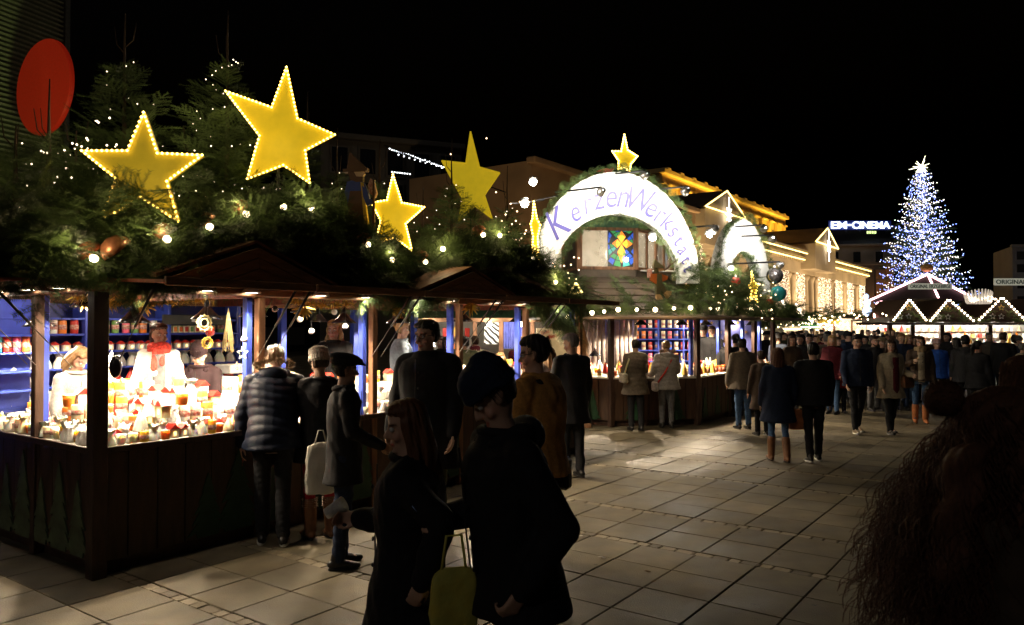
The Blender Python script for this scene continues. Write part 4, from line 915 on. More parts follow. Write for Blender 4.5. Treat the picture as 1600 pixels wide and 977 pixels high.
# stained glass poinsettia window: pieces between dark leads
SG = thing('stained_glass', 'stained glass window with an orange poinsettia star on blue and green', 'stained glass', loc=(-.02, 1.96, 3.66), fr=F2)
def glass(c, st): return emat('glass_' + '_'.join('%02d' % int(x * 99) for x in c), c, st, base=tuple(x * .6 for x in c), sample=False)  # light from behind the panes is put into their emission
R_, G_, B_, O_, Y_, T_ = (.75, .06, .02), (.03, .28, .07), (.02, .10, .6), (.95, .25, .02), (1, .5, .04), (.05, .4, .35)
def gp(poly, c, st=1.1, z=0):
    ctr = np.mean(poly, axis=0); poly = [tuple(ctr + (np.array(p) - ctr) * .93) for p in poly]
    ar = sum(poly[i][0] * poly[(i + 1) % len(poly)][1] - poly[(i + 1) % len(poly)][0] * poly[i][1] for i in range(len(poly)))
    if ar < 0: poly = poly[::-1]
    poly = [(max(-.345, min(.265, p[0])), max(-.40, min(.40, p[1]))) for p in poly]
    if len(set((round(p[0], 3), round(p[1], 3)) for p in poly)) < 3: return
    obj('glass_piece', MB().prism(poly, (0, 0 + z, 0), (1, 0, 0), (0, 0, 1), .008).mesh('glass_piece', [glass(c, st)]), SG)
cx, cz = -.04, .12
for k in range(4):
    a = k * PI / 2 + PI / 2; L = (.34, .22, .44, .26)[k]; d = np.array([math.cos(a), math.sin(a)]); e = np.array([-d[1], d[0]]); c0 = np.array([cx, cz])
    for s in (-1, 1):
        gp([c0, c0 + d * L * .45 + e * s * .10, c0 + d * L * .62], Y_, 1.5); gp([c0 + d * L * .62, c0 + d * L * .45 + e * s * .10, c0 + d * L], O_, 1.3)
for k in range(8):
    a0 = k * PI / 4; a1 = a0 + PI / 4
    for r0, r1, cc in ((.17, .27, (G_, B_, G_, T_)[k % 4]), (.28, .38, (B_, G_, B_, B_)[k % 4]), (.39, .52, (T_, B_)[k % 2])):
        am = (a0 + a1) / 2
        if k % 2 == 0 or r0 > .2: gp([np.array([cx + r * math.cos(a), cz + r * math.sin(a)]) for r, a in ((r0, a0 + .1), (r1, a0 + .05), (r1, am), (r0, am))], cc, .8); gp([np.array([cx + r * math.cos(a), cz + r * math.sin(a)]) for r, a in ((r0, am + .03), (r1, am + .03), (r1, a1 - .03), (r0, a1 - .06))], (B_, T_, G_)[k % 3], .8)
obj('lead', MB().box((-.04, .012, 0), (.62, .006, .84)).mesh('lead', [BLACK]), SG)
o = obj('lamp_bulb', MB().ell((0, 0, 0), (.045, .045, .045), 10, 7).mesh('lamp_bulb', [LAMPW], True)); o.matrix_local = F2 @ Matrix.Translation((.02, 1.86, 3.42)); tag(o, 'small white bulb glaring in front of the stained glass', 'bulb')
# arch signs
def arch(name, cx, cy, rz, z0, ao, bo, ai, bi, label, text=None, y_th=.22, seed=0, spread=150):
    t = thing(name, label, 'arch sign', (cx, cy, z0), rz, fr=F2, group='white arch signs over the octagonal stall'); n = 40
    PO = [(ao * math.cos(a), bo * math.sin(a)) for a in np.linspace(PI, 0, n)]; PI_ = [(ai * math.cos(a), bi * math.sin(a)) for a in np.linspace(PI, 0, n)]; q = MB(); v = []; f = []
    for (x, z), (xi, zi) in zip(PO, PI_): v += [(x, -y_th / 2, z), (xi, -y_th / 2, zi), (x, y_th / 2, z), (xi, y_th / 2, zi)]
    for i in range(n - 1):
        k = 4 * i; f += [(k, k + 1, k + 5, k + 4), (k + 2, k + 6, k + 7, k + 3), (k, k + 4, k + 6, k + 2), (k + 1, k + 3, k + 7, k + 5)]
    q.add(v, f); obj('panel', q.mesh('panel', [mat('arch_white', (.85, .85, .82), .6, .06, 3, .05)]), t)
    fr_ = F2 @ Matrix.Translation((cx, cy, z0)) @ Matrix.Rotation(rz, 4, 'Z')
    for PP, lb in ((PO, 'outer'), (PI_, 'inner')):
        gg = 1.035 if lb == 'outer' else .95; pth = [(x * gg, -.13, z * gg) for x, z in PP[::2]]; g_ = garland('fir_edging', pth, .05, 85, (.11, .18), BOUGHS_C, parent=t, hang=.05); g_['label'] = lb + ' edging of fir on the arch'
    if text:
        M = len(text); rg = 0
        for i, ch in enumerate(text):
            if ch == ' ': continue
            a = math.radians([143, 127, 116, 106, 96, 86, 74, 62, 54, 46.5, 38.5, 31, 24, 17, 11][i]); am, bm = (ao + ai) / 2, (bo + bi) / 2
            x, z = am * math.cos(a), bm * math.sin(a); tx, tz = nrm((am * math.sin(a), -bm * math.cos(a))); th = math.hypot(*(np.array([ao * math.cos(a), bo * math.sin(a)]) - np.array([ai * math.cos(a), bi * math.sin(a)])))
            cu = D.curves.new('letter', 'FONT'); cu.body = ch; cu.size = th * (.82 if ch != 'K' else 1.35); cu.extrude = .006; cu.align_x = 'CENTER'; cu.shear = .25; cu.space_character = 1
            ob = D.objects.new('letter', cu); TMP.collection.objects.link(ob); TMP.view_layers[0].update(); me = D.meshes.new_from_object(ob.evaluated_get(TMP.view_layers[0].depsgraph)); D.objects.remove(ob); D.curves.remove(cu)
            me.materials.clear(); me.materials.append(mat('letter_violet', (.12, .11, .40), .5, .1)); ang = math.atan2(tz, tx) * .62
            Mx = Matrix.Translation((x, -y_th / 2 - .012, z)) @ Matrix.Rotation(-ang, 4, 'Y') @ Matrix.Rotation(PI / 2, 4, 'X') @ Matrix.Translation((0, -th * .33, 0)) @ Matrix.Diagonal((.8, 1, 1, 1))
            obj('letter', me, t, M=Mx)
    return t, fr_
TMP = D.scenes.new('tmp_eval')
A1, fA1 = arch('arch_sign', -.48, 1.0, 0, 2.85, 1.80, 2.30, 1.36, 1.42, 'big white floodlit arch sign reading Kerzenwerkstatt edged with fir', 'KerzenWerkstatt')
A2, fA2 = arch('arch_sign', 3.45, 3.45, PI / 4 - .35, 2.75, 1.02, 1.85, .60, 1.05, 'smaller white floodlit arch sign on the right side of the octagonal stall', None)
# lamps on long arms
SILV = mat('silver_housing', (.6, .6, .62), .3, .1, 8, 0, metal=.8)
def armlamp(a_px, b_px, Y, label, tgt=None, power=0, glare=False, Yb=None):
    pa, pb = Pw(a_px[0], a_px[1], Y), Pw(b_px[0], b_px[1], Yb or Y - 1.0); t = thing('arm_lamp', label, 'floodlight', pa, group='floodlights on long arms round the arch signs'); d = pb - pa
    obj('arm', MB().tube([(0, 0, 0), tuple(d)], .022, 6).mesh('arm', [BLACK]), t)
    R = (Vector(tgt) - pb).to_track_quat('-Z', 'Y').to_matrix() if tgt is not None else Matrix.Identity(3)
    h = MB().lathe([(.02, .11), (.06, .10), (.085, .0), (.09, -.05), (.08, -.045), (.06, .02)], n=12, cap=False, R=np.array(R)).xf(Matrix.Translation(tuple(d) + np.array([0, 0, -.09]) if False else (d.x, d.y, d.z - .09)))
    obj('lamp_head', h.mesh('lamp_head', [SILV], True), t)
    obj('bulb', MB().ell((d.x, d.y, d.z - .09), (.05, .05, .05), 10, 7).mesh('bulb', [emat('flood_bulb', (1, .95, .86), 60)], True), t)
    if tgt is not None:
        s = Vector((d.x, d.y, d.z - .09)); v = (Vector(tgt) - pb).normalized(); spot('flood_beam', s + v * .1, Vector(tgt) - pa, (1, .94, .84), power, 105, .05, .7, t)
    return t
def A(x, z, y=-.1): return tuple(fA1 @ Vector((x, y, z)))
armlamp((868, 300), (940, 292), 16.0, 'floodlight arm crossing the upper left of the big arch sign', A(-.7, 1.6), 62, Yb=14.9)
armlamp((955, 272), (1008, 266), 16.0, 'floodlight arm reaching out from the top of the big arch sign', A(.1, 2.0), 85, Yb=15.0)
armlamp((1020, 296), (1072, 291), 16.3, 'floodlight arm over the right shoulder of the big arch sign', A(1.0, 1.5), 85, Yb=15.2)
armlamp((1060, 357), (1116, 352), 16.8, 'floodlight arm at the lower right of the big arch sign', A(1.55, .8), 60, Yb=15.8)
armlamp((1150, 354), (1195, 351), 18.6, 'upper floodlight arm over the smaller arch sign', tuple(fA2 @ Vector((0, -.1, 1.4))), 110, Yb=17.6)
armlamp((1160, 369), (1208, 367), 18.4, 'second floodlight arm over the smaller arch sign', tuple(fA2 @ Vector((.7, -.1, .8))), 90, Yb=17.4)
armlamp((1150, 412), (1219, 409), 18.6, 'floodlight arm under the smaller arch sign', tuple(fA2 @ Vector((.2, -.1, .4))), 20, Yb=17.9)
# the bare white bulbs that glare toward the square
GL = [(833, 284, 14.6, 'upper dazzling white lamp left of the big arch'), (820, 318, 14.3, 'lower dazzling white lamp left of the big arch'), (1020, 371, 15.6, 'dazzling white lamp in front of the tower window'), (1109, 367, 15.9, 'dazzling white lamp right of the big arch'), (1143, 419, 17.4, 'white lamp inside the smaller arch')]
for i, (px, py, Y, lb) in enumerate(GL):
    p = Pw(px, py, Y); t = thing('glare_lamp', lb, 'floodlight', p, group='dazzling lamps at the arches')
    obj('bulb', MB().ell((0, 0, 0), (.07 if i < 3 else .055,) * 3, 12, 8).mesh('bulb', [emat('glare_bulb', (.95, .97, 1), 90)], True), t)
    obj('housing', MB().lathe([(.02, .1), (.075, .08), (.09, .0), (.08, .0), (.06, .06)], (0, .03, .02), 12, cap=False).mesh('housing', [SILV], True), t)
    point('lamp_light', (0, -.12, -.08), (1, .86, .62), [110, 110, 60, 45, 25][i], .09, t)
ln = MB(); pa, pb = Pw(795, 398 - 80, 14.4), Pw(850, 312, 15.6); ln.tube([tuple(pa), tuple((pa + pb) / 2 - Vector((0, 0, .02))), tuple(pb)], .012, 5); pa, pb = Pw(815, 318, 14.3), Pw(880, 303, 15.8); ln.tube([tuple(pa), tuple(pb)], .012, 5)
tag(obj('lighting_bracket', ln.mesh('lamp_arm', [BLACK])), 'pair of thin black arms carrying the lamps left of the big arch', 'lamp arm')
# garlands and lights of this stall
def L2(x, y, z): return tuple(F2 @ Vector((x, y, z)))
eg = off(FP2, .5); path = [L2(p[0], p[1], 2.32) for p in eg[:5]]
garland('fir_garland', path, .2, 62, (.22, .34), BOUGHS_C, label='fir garland with bulbs round the eave of the octagonal stall')
for i, (a_, b_) in enumerate([((-.5, -.15, 2.34), (-.35, 1.9, 3.0)), ((.75, -.2, 2.34), (-.1, 1.85, 3.0)), ((.95, .0, 2.34), (.5, 1.9, 3.0))]):
    garland('fir_garland', [L2(*a_), L2(*b_)], .07, 60, (.12, .18), BOUGHS_C, label='narrow fir garland running down the boarded roof, %s of three' % ['left one', 'middle one', 'right one'][i], group='garlands on the boarded roof')
P = []; Dd = []
for i in range(620):
    u = RNG.random(); x = .95 + 3.0 * u; y = x - .88 + RNG.uniform(.1, 1.3); P.append(L2(x, y, 2.45 + RNG.uniform(0, .75) * (1 if u < .9 else .5))); Dd.append((RNG.uniform(-1, 1), RNG.uniform(-1.2, .2), RNG.uniform(-.4, .7)))
for i in range(160):
    x = RNG.uniform(-2.0, -1.2); P.append(L2(x, RNG.uniform(.6, 2.5), RNG.uniform(2.3, 3.0))); Dd.append((RNG.uniform(-1, 1), RNG.uniform(-1.2, .2), RNG.uniform(-.4, .7)))
stuff(tag(obj('fir_thatch', foliage('fir_thatch', P, Dd, RNG.uniform(.6, 1.1, len(P)), kinds=BOUGHS_C)), 'fir boughs heaped on the right side roof of the octagonal stall', 'fir boughs'))
for i, (px, py, Y) in enumerate([(886, 495, 14.1), (905, 492, 14.1), (925, 489, 14.1), (944, 487, 14.0), (966, 484, 14.0), (995, 484, 14.0), (1024, 484, 14.1), (1053, 482, 14.3), (1079, 481, 14.4), (1110, 482, 15.2), (1122, 483, 15.6), (1151, 479, 16.5), (1174, 483, 17.2), (1194, 490, 17.8), (1205, 491, 18.2)]):
    p = Pw(px, py, Y); o = obj('eave_bulb', MB().ell((0, 0, 0), (.042, .042, .042) if i % 2 == 0 else (.03,) * 3, 10, 7).mesh('eave_bulb', [WARMB], True), loc=p)
    tag(o, 'warm globe bulb in the octagonal stall eave garland, %s from the left' % ['first', 'second', 'third', 'fourth', 'fifth', 'sixth', 'seventh', 'eighth', 'ninth', 'tenth', 'eleventh', 'twelfth', 'thirteenth', 'fourteenth', 'fifteenth'][i], 'bulb', 'bulbs in the eave garland')
    if i % 3 == 1: point('bulb_light', tuple(p + Vector((0, -.12, .06))), (1, .75, .42), 6, .04)
pts = [tuple(Pw(RNG.uniform(1068, 1215), RNG.uniform(440, 500), RNG.uniform(16, 18))) for _ in range(70)] + [tuple(Pw(RNG.uniform(862, 905), RNG.uniform(395, 455), 15.2)) for _ in range(22)]
tag(obj('fairy_lights', bulbs('fairy_lights', pts, .017, FAIRY)), 'warm fairy lights scattered through the boughs of the octagonal stall', 'fairy lights')
# coloured balls at the right end
for i, (px, py, Y, r, c) in enumerate([(1211, 431, 18.4, .20, 'black'), (1216, 459, 18.3, .19, 'teal'), (1150, 440, 17.5, .11, 'red'), (1203, 473, 18.0, .09, 'red')]):
    o = obj('glass_ball', MB().ell((0, 0, 0), (r, r, r), 20, 14).mesh('glass_ball', [mat('gloss_' + c, CC[c], .12, .1, 8, 0, spec=.8, coat=.5)], True), loc=Pw(px, py, Y)); tag(o, ['big dark glass ball at the top right of the octagonal stall roof', 'big teal glass ball below the dark one', 'red glass ball under the smaller arch', 'small red glass ball low at the right end'][i], 'glass ball')
    obj('cap', MB().lathe([(r * .2, r), (r * .2, r + .04), (.01, r + .05)], n=8).mesh('cap', [STEEL]), o)
# small triangular light frame by the roof end
def tri_light(px, py, Y, w, h, label, th=.02, m=None, parent=None):
    k = Y / FPX; c = Pw(px, py, Y); t = thing('triangle_light', label, 'light', c); V_ = [(-w * k, 0, 0), (0, 0, h * k), (w * k, 0, 0)]
    q = MB()
    for a, b_ in zip(V_, V_[1:] + V_[:1]): q.tube([a, b_], th, 5)
    obj('tube', q.mesh('tube', [m or emat('neon_yellow', (1, .72, .2), 5)]), t); return t
tri_light(900, 458, 14.8, 10, 16, 'small lit wooden triangle beside the eave of the long stall', .02)
# wooden figure with knapsack sitting on the roof
t = thing('wooden_figure', 'wooden wanderer figure in a pointed hat and orange coat sitting on the boarded roof', 'wooden figure', L2(.35, .45, 2.62), .1); k = .0126
def cut2(name, pts, m, th=.05, y=0.0):
    poly = [((x - 1020) * k, -(y_ - 455) * k) for x, y_ in pts]
    ar = sum(poly[i][0] * poly[(i + 1) % len(poly)][1] - poly[(i + 1) % len(poly)][0] * poly[i][1] for i in range(len(poly)))
    if ar < 0: poly = poly[::-1]
    obj(name, MB().prism(poly, (0, y + th, 0), (1, 0, 0), (0, 0, 1), th).mesh(name, [m]), t)
FOL = mat('figure_olive', (.10, .085, .035), .6, .2); FOR = mat('figure_orange', (.55, .13, .02), .6, .2); FTN = mat('figure_tan', (.6, .35, .15), .6, .1)
cut2('hat', [(1006, 400), (1010, 404), (1020, 411), (1022, 415), (1003, 414)], FOL, .1, -.02); cut2('face', [(1012, 414), (1020, 413), (1021, 418), (1013, 420)], FTN, .08); cut2('beard', [(1006, 414), (1012, 416), (1013, 423), (1008, 424)], FOL, .07)
cut2('coat', [(1000, 424), (1016, 423), (1028, 428), (1027, 433), (1018, 437), (1009, 440), (999, 434)], FOR, .09); cut2('knapsack', [(996, 416), (1002, 415), (1003, 430), (996, 430)], FRED, .1, .03)
cut2('legs', [(1010, 424), (1017, 424), (1018, 440), (1026, 452), (1020, 456), (1016, 446), (1014, 458), (1008, 458)], FOL, .09, -.03); cut2('boot', [(1008, 457), (1014, 457), (1019, 462), (1018, 465), (1009, 466)], FTN, .1, -.04); cut2('boot', [(1021, 455), (1025, 451), (1033, 452), (1032, 458), (1026, 464), (1024, 460)], FTN, .1, -.04)
cut2('stick', [(1020, 418), (1040, 402), (1041, 403), (1021, 420)], BRN, .02, -.05)
o = obj('wooden_bird', MB().ell((0, 0, 0), (.13, .05, .05), 12, 8).ell((.12, 0, .04), (.045, .04, .04), 8, 6).capsule((-.1, 0, 0), (-.2, 0, -.02), .03, .015, 8).mesh('wooden_bird', [mat('bird_red', (.5, .03, .03), .4)], True), loc=Pw(948, 266, 16)); tag(o, 'red bird ornament perched on top of the big arch', 'ornament')
# interior of this stall
SH2 = thing('shelf_unit', 'blue shelves with candles inside the octagonal stall', 'shelves', fr=F2)
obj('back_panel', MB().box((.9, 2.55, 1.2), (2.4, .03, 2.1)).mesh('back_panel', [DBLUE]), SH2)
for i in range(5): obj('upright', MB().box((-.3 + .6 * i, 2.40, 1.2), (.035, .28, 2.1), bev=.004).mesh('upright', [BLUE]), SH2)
for z in (1.15, 1.4, 1.65, 1.9): obj('shelf', MB().box((.9, 2.40, z), (2.4, .28, .025), bev=.004).mesh('shelf', [BLUE]), SH2)
rg = random.Random(9)
for z in (1.16, 1.41, 1.66, 1.91):
    for i in range(15):
        x = -.2 + .155 * i
        put('candle', rg.choice(['orange', 'red', 'white', 'cream', 'orange', 'blue', 'pink']), .045, .17, (x, 2.34, z + .012), F2, 'on the octagonal stall back shelf at %s height, %s' % ({1.16: 'hip', 1.41: 'chest', 1.66: 'face', 1.91: 'top'}[z], 'left part' if i < 5 else 'centre' if i < 10 else 'right part'), 'candles on the shelves of the octagonal stall')
obj('stall_floor', MB().prism([tuple(p) for p in off(FP2, -.15)], (0, 0, .0), (1, 0, 0), (0, 1, 0), .18).mesh('stall_floor', [DWOOD]), S2)
CU = thing('curtain', 'pale hanging curtain strips at the left of the octagonal stall', 'curtain', fr=F2)
for i in range(12): obj('curtain_strip', MB().tube([(-1.05 + .1 * i, 1.35 + .03 * (i % 2), 1.1), (-1.04 + .1 * i, 1.36, 2.08)], .045, 8).mesh('curtain_strip', [mat('pale_curtain', (.55, .45, .42), .8, .2)], True), CU)
BW = thing('backdrop', 'violet blue backdrop panel dotted with gold stars at the right end of the octagonal stall', 'backdrop', fr=F2)
obj('panel', MB().box((3.3, 4.6, 1.35), (2.4, .04, 1.6)).mesh('panel', [mat('violet_panel', (.13, .14, .42), .6, .15)]), BW)
for i in range(7):
    R5 = [(.05 * (1 if k % 2 == 0 else .42) * math.sin(k * PI / 5), .05 * (1 if k % 2 == 0 else .42) * math.cos(k * PI / 5)) for k in range(10)][::-1]
    obj('gold_star', MB().prism(R5, (2.7 + .24 * i, 4.57, 1.8 + .12 * ((i * 7) % 3)), (1, 0, 0), (0, 0, 1), .01).mesh('gold_star', [GOLD]), BW)
def place2(i, u): return ['left of the dark front post', 'in front of the two women at the counter', 'on the right side counter'][i]
n2 = 0
for si, (a, b_) in enumerate(zip(FP2[1:4], FP2[2:5])):
    L = np.linalg.norm(b_ - a); e = (b_ - a) / L; nn = np.array([-e[1], e[0]])
    for r in range(3):
        x = .1
        while x < L - .1:
            c = a + e * x + nn * (.08 + .17 * r); kind = rg.choice(['candle', 'jar', 'gift', 'lantern', 'gift']); cc = rg.choice(['white', 'cream', 'orange', 'red', 'gold', 'amber'] if kind not in ('gift',) else ['silver', 'white', 'gold', 'red']); a_, b2 = {'candle': (.045, .13), 'jar': (.05, .09), 'gift': (.07, .2), 'lantern': (.1, .15)}[kind]
            put(kind, cc, a_, b2, (c[0], c[1], .97 + .035 * r + .02), F2, '%s %s, octagonal stall' % (ROWN[r], ['left of the dark front post', 'behind the two women', 'on the right side'][si]), 'wares on the octagonal stall', rg.uniform(-.3, .3) + math.atan2(e[1], e[0])); n2 += 1
            x += .2 * rg.uniform(.9, 1.2)
for (x, y, z, pw, lb) in ((-1.0, .75, 1.35, 60, 'low white lamp on the left blue post of the octagonal stall'), (-.1, .5, 1.98, 90, 'lamp above the middle of the octagonal stall counter'), (.8, .6, 1.98, 90, 'lamp at the right front post of the octagonal stall'), (1.6, 1.25, 1.98, 80, 'lamp over the right side counter of the octagonal stall'), (2.7, 2.4, 1.98, 90, 'lamp before the violet backdrop'), (3.8, 3.6, 1.98, 60, 'lamp at the far right end of the octagonal stall')):
    pendant(x, y, z, F2, lb, pw * 2.6, cord=2.15); point('stall_glow', tuple(F2 @ Vector((x, y + .9, 2.0))), (1, .82, .58), 24, .1)
# carved wooden post figure left of the stall
o = obj('carved_pole', MB().lathe([(.13, 0), (.14, .3), (.11, .6), (.15, .9), (.17, 1.2), (.13, 1.45), (.15, 1.6), (.1, 1.8), (.04, 2.0), (.005, 2.08)], n=12).mesh('carved_pole', [mat('carved_wood', (.3, .15, .06), .6, .4, 9, .4)], True), loc=Pw(908, 668, 14.9 ).to_2d().to_3d()); tag(o, 'tall carved wooden post figure at the left corner of the octagonal stall', 'carved figure')
obj('plinth', MB().box((0, 0, .04), (.36, .36, .08), bev=.01).mesh('plinth', [WOOD]), o)
# ------------------------------------------------------------------ long colonnaded building (x along its front)
KO = Vector((73.4 - .588 * 110, 160 - .809 * 110, 0)); FK = frame(KO, RZ1)      # local x runs away from us, +y is behind the front
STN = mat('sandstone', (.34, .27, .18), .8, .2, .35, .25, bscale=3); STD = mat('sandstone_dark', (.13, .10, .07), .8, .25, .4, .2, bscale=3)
KB = thing('colonnade_building', 'long sandstone building with tall columns, lit cornices and floodlit yellow attic', 'building', fr=FK)
LK = 110
def bx(nm, x0, x1, y0, y1, z0, z1, m, bev=0.0): return obj(nm, MB().box(((x0 + x1) / 2, (y0 + y1) / 2, (z0 + z1) / 2), (x1 - x0, y1 - y0, z1 - z0), bev=bev).mesh(nm, [m]), KB)
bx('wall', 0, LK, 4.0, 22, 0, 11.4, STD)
bx('entablature', -.5, LK + .3, -.4, 4.2, 10.4, 12.4, STN); bx('cornice', -.9, LK + .9, -1.1, 4.4, 12.4, 12.95, STN, .1); bx('cornice', -1.1, LK + 1.2, -1.5, 4.5, 13.5, 13.95, STN, .1); bx('parapet', -.5, LK + .4, -.5, 4.2, 12.95, 13.5, STN)
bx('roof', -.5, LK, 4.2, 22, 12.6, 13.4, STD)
col = MB().lathe([(.85, 0), (.85, .4), (.68, .6), (.64, 5), (.56, 9.4), (.62, 9.5), (.82, 9.9), (.84, 10.4)], n=14).mesh('column', [STN], True)
NEON = emat('neon_yellow', (1, .72, .2), 5)
for i in range(33):
    x = 1.5 + 3.35 * i
    if 34 < x < 44 or 88 < x < 96: pass
    obj('column', col, KB, loc=(x, .7, 0))
DENT = MB().box((0, 0, 0), (.45, .4, .35)).mesh('dentil', [STN])
for i in range(110): obj('dentil', DENT, KB, loc=(.5 + i, -.75, 12.2))
for z, y in ((13.35, -1.56), (12.4, -1.16)):
    for xa, xb, r in ((0, 17, .07), (30, 62, .085), (76, LK, .1)): obj('light_line', MB().tube([(xb, y, z), (xa, y, z)], r, 5).mesh('light_line', [NEON]), KB)
# two projecting pediments
def pediment(x0, x1, zb, zp, name='pediment', d=-2.6, lw=.08, sl=2.2):
    xm = (x0 + x1) / 2; bx('portico_wall', x0, x1, d, 4.3, 11.0, zb, STN)
    obj('pediment', MB().prism([(x0 - .5, zb), (x1 + .5, zb), (xm, zp)], (0, d + .6, 0), (1, 0, 0), (0, 0, 1), .6).mesh('pediment', [STN]), KB)
    obj('pediment_roof', MB().loft([[(x0 - .8, y, zb), (x1 + .8, y, zb), (xm, y, zp + .45)] for y in (d - .3, 9)]).mesh('pediment_roof', [STD]), KB) if False else None
    qq = MB()
    for s in (-1, 1):
        a_ = (xm + s * (x1 - x0 + 1.4) / 2, zb); v = [(a_[0], d - .25, a_[1]), (xm, d - .25, zp + .3), (xm, 9, zp + .3), (a_[0], 9, a_[1])]; qq.add(v + [(p[0], p[1], p[2] - .3) for p in v], [(0, 1, 2, 3), (7, 6, 5, 4), (0, 4, 5, 1)])
    obj('pediment_roof', qq.mesh('pediment_roof', [STD]), KB)
    qq = MB(); V_ = [(x0 - .6, d - .3, zb), (xm, d - .3, zp + .2), (x1 + .6, d - .3, zb)]
    for a_, b_ in zip(V_, V_[1:] + V_[:1]): qq.tube([a_, b_], lw, 5)
    obj('light_line', qq.mesh('light_line', [NEON]), KB)
    qq = MB(); c = np.array([xm, d - .5, zb - .2]); WN = emat('neon_white', (1, .93, .8), 7)
    for k_ in range(4):
        a = k_ * PI / 4; L = sl if k_ % 2 == 0 else sl * .5
        if k_ == 0: L = sl * .5
        dd = np.array([math.cos(a), 0, math.sin(a)]); qq.capsule(c - dd * L, c + dd * L, .06, .06, 5)
    for k_ in range(8):
        a = k_ * PI / 4; a2 = a + PI / 4; r1, r2 = (sl * .45, sl * .2)[::1 if k_ % 2 == 0 else -1]; qq.tube([c + np.array([math.cos(a) * r1, 0, math.sin(a) * r1]), c + np.array([math.cos(a2) * r2, 0, math.sin(a2) * r2])], .05, 4)
    obj('star_light', qq.mesh('star_light', [WN]), KB)
pediment(17.5, 29.5, 15.0, 17.4, sl=2.0); pediment(62.5, 75.5, 15.2, 17.8, lw=.11, sl=2.4)
# floodlit attic set back
YST = mat('attic_stone', (.52, .36, .14), .8, .15, .4, .2, bscale=3)
AX0, AX1 = 37, 95
bx('attic_wall', AX0, AX1, 11.5, 20, 13, 23.5, YST); bx('attic_cornice', AX0 - .5, AX1 + .5, 10.9, 20.3, 23.5, 24.2, YST, .1); bx('attic_cornice', AX0 - .3, AX1 + .3, 11.1, 20.3, 22.0, 22.3, YST, .05)
pm_ = MB().box((0, 0, 17.9), (1.0, .7, 8.2), bev=.05).mesh('pilaster', [YST]); pc_ = MB().box((0, 0, 24.1), (1.2, 1.0, .7), bev=.06).mesh('pier', [YST]); wdn = MB().box((0, 0, 18.2), (.75, .2, 4.6)).mesh('attic_window', [STD])
for i in range(13):
    x = AX0 + 1.2 + 4.56 * i; obj('pilaster', pm_, KB, loc=(x, 11.3, 0)); obj('pier', pc_, KB, loc=(x, 11.4, 0))
    if i < 12:
        for j in (1.2, 2.28, 3.36): obj('attic_window', wdn, KB, loc=(x + j, 11.45, 0))
for i in range(6):
    x = AX0 + 4 + 10 * i; p = FK @ Vector((x, 7.4, 13.7)); l = spot('attic_floodlight', p, FK @ Vector((x, 11.6, 19)), (1, .62, .08), 13000, 150, .3, .9); l.data.use_shadow = True
for i in range(5):
    x = AX0 + 4 + 12 * i; obj('flood_housing', MB().box((0, 0, 0), (.5, .3, .35), bev=.04).mesh('flood_housing', [BLACK]), KB, loc=(x, 7.1, 13.7))

# warm wash on the columns from lamps hidden behind the stalls
for i in range(7):
    x = 14 + 15.5 * i; p = FK @ Vector((x, -6.5, 3.2)); spot('facade_lamp', p, FK @ Vector((x, 1, 8.5)), (1, .72, .40), 9500, 140, .3, .9)
# curtains of small lamps between the columns
def curtain(x0, x1, z0, z1, fr, y, n, label, r=.055, m=None, seed=0):
    rg2 = np.random.default_rng(seed); nx = max(3, int((x1 - x0) / .22)); xs_ = np.linspace(x0, x1, nx); pts = []
    for i in range(n): pts.append((xs_[rg2.integers(nx)] + rg2.normal(0, .03), y + rg2.normal(0, .04), rg2.uniform(z0, z1)))
    o = thing('light_curtain', label, 'light curtain', fr=fr, group='curtains of small lamps on the colonnade'); stuff(obj('lamps', bulbs('lamps', pts, r * .62, emat('curtain_light', (1, .74, .5), 3.6, sample=False), 4), o)); return (lambda *a: o)(o, label, 'light curtain', 'curtains of small lamps on the colonnade')
CURT = [(1250, 422, 492), (1288, 420, 492), (1310, 432, 492), (1328, 435, 492), (1346.5, 437, 492), (1221, 420, 490)]
for i, (px, py0, py1) in enumerate(CURT):
    k_ = (px - 800) / FPX; t_ = (k_ * KO.y - KO.x + .0) / (.588 - k_ * .809); Yd = KO.y + .809 * t_; w = [13, 20, 11, 10, 8, 22][i] / 2 / (FPX * (.588 - k_ * .809) / Yd)
    curtain(t_ - w, t_ + w, HC + (510 - py1) / FPX * Yd, HC + (510 - py0) / FPX * Yd, FK, -.15, [620, 900, 520, 520, 460, 700][i], 'warm curtain of tiny lamps, %s on the colonnade' % ['left of the pedimented bay', 'widest one under the far pediment', 'first one right of the widest', 'second one right of the widest', 'last one at the far corner', 'nearest one behind the glass balls'][i], r=.05 * Yd / 90, seed=i)
for i, (px, w, py0, py1, Y) in enumerate([(892, 24, 362, 455, 21.0), (1054, 14, 385, 435, 22), (1085, 22, 380, 430, 24)]):
    k_ = Y / FPX; c = Pw(px, py1, Y); F_ = Matrix.Translation(c)
    curtain(-w * k_ / 2, w * k_ / 2, 0, (py1 - py0) * k_, F_, 0, [750, 260, 330][i], 'warm curtain of tiny lamps %s' % ['left of the tower window', 'right of the tower window', 'between the two arch signs'][i], r=.013, seed=20 + i)
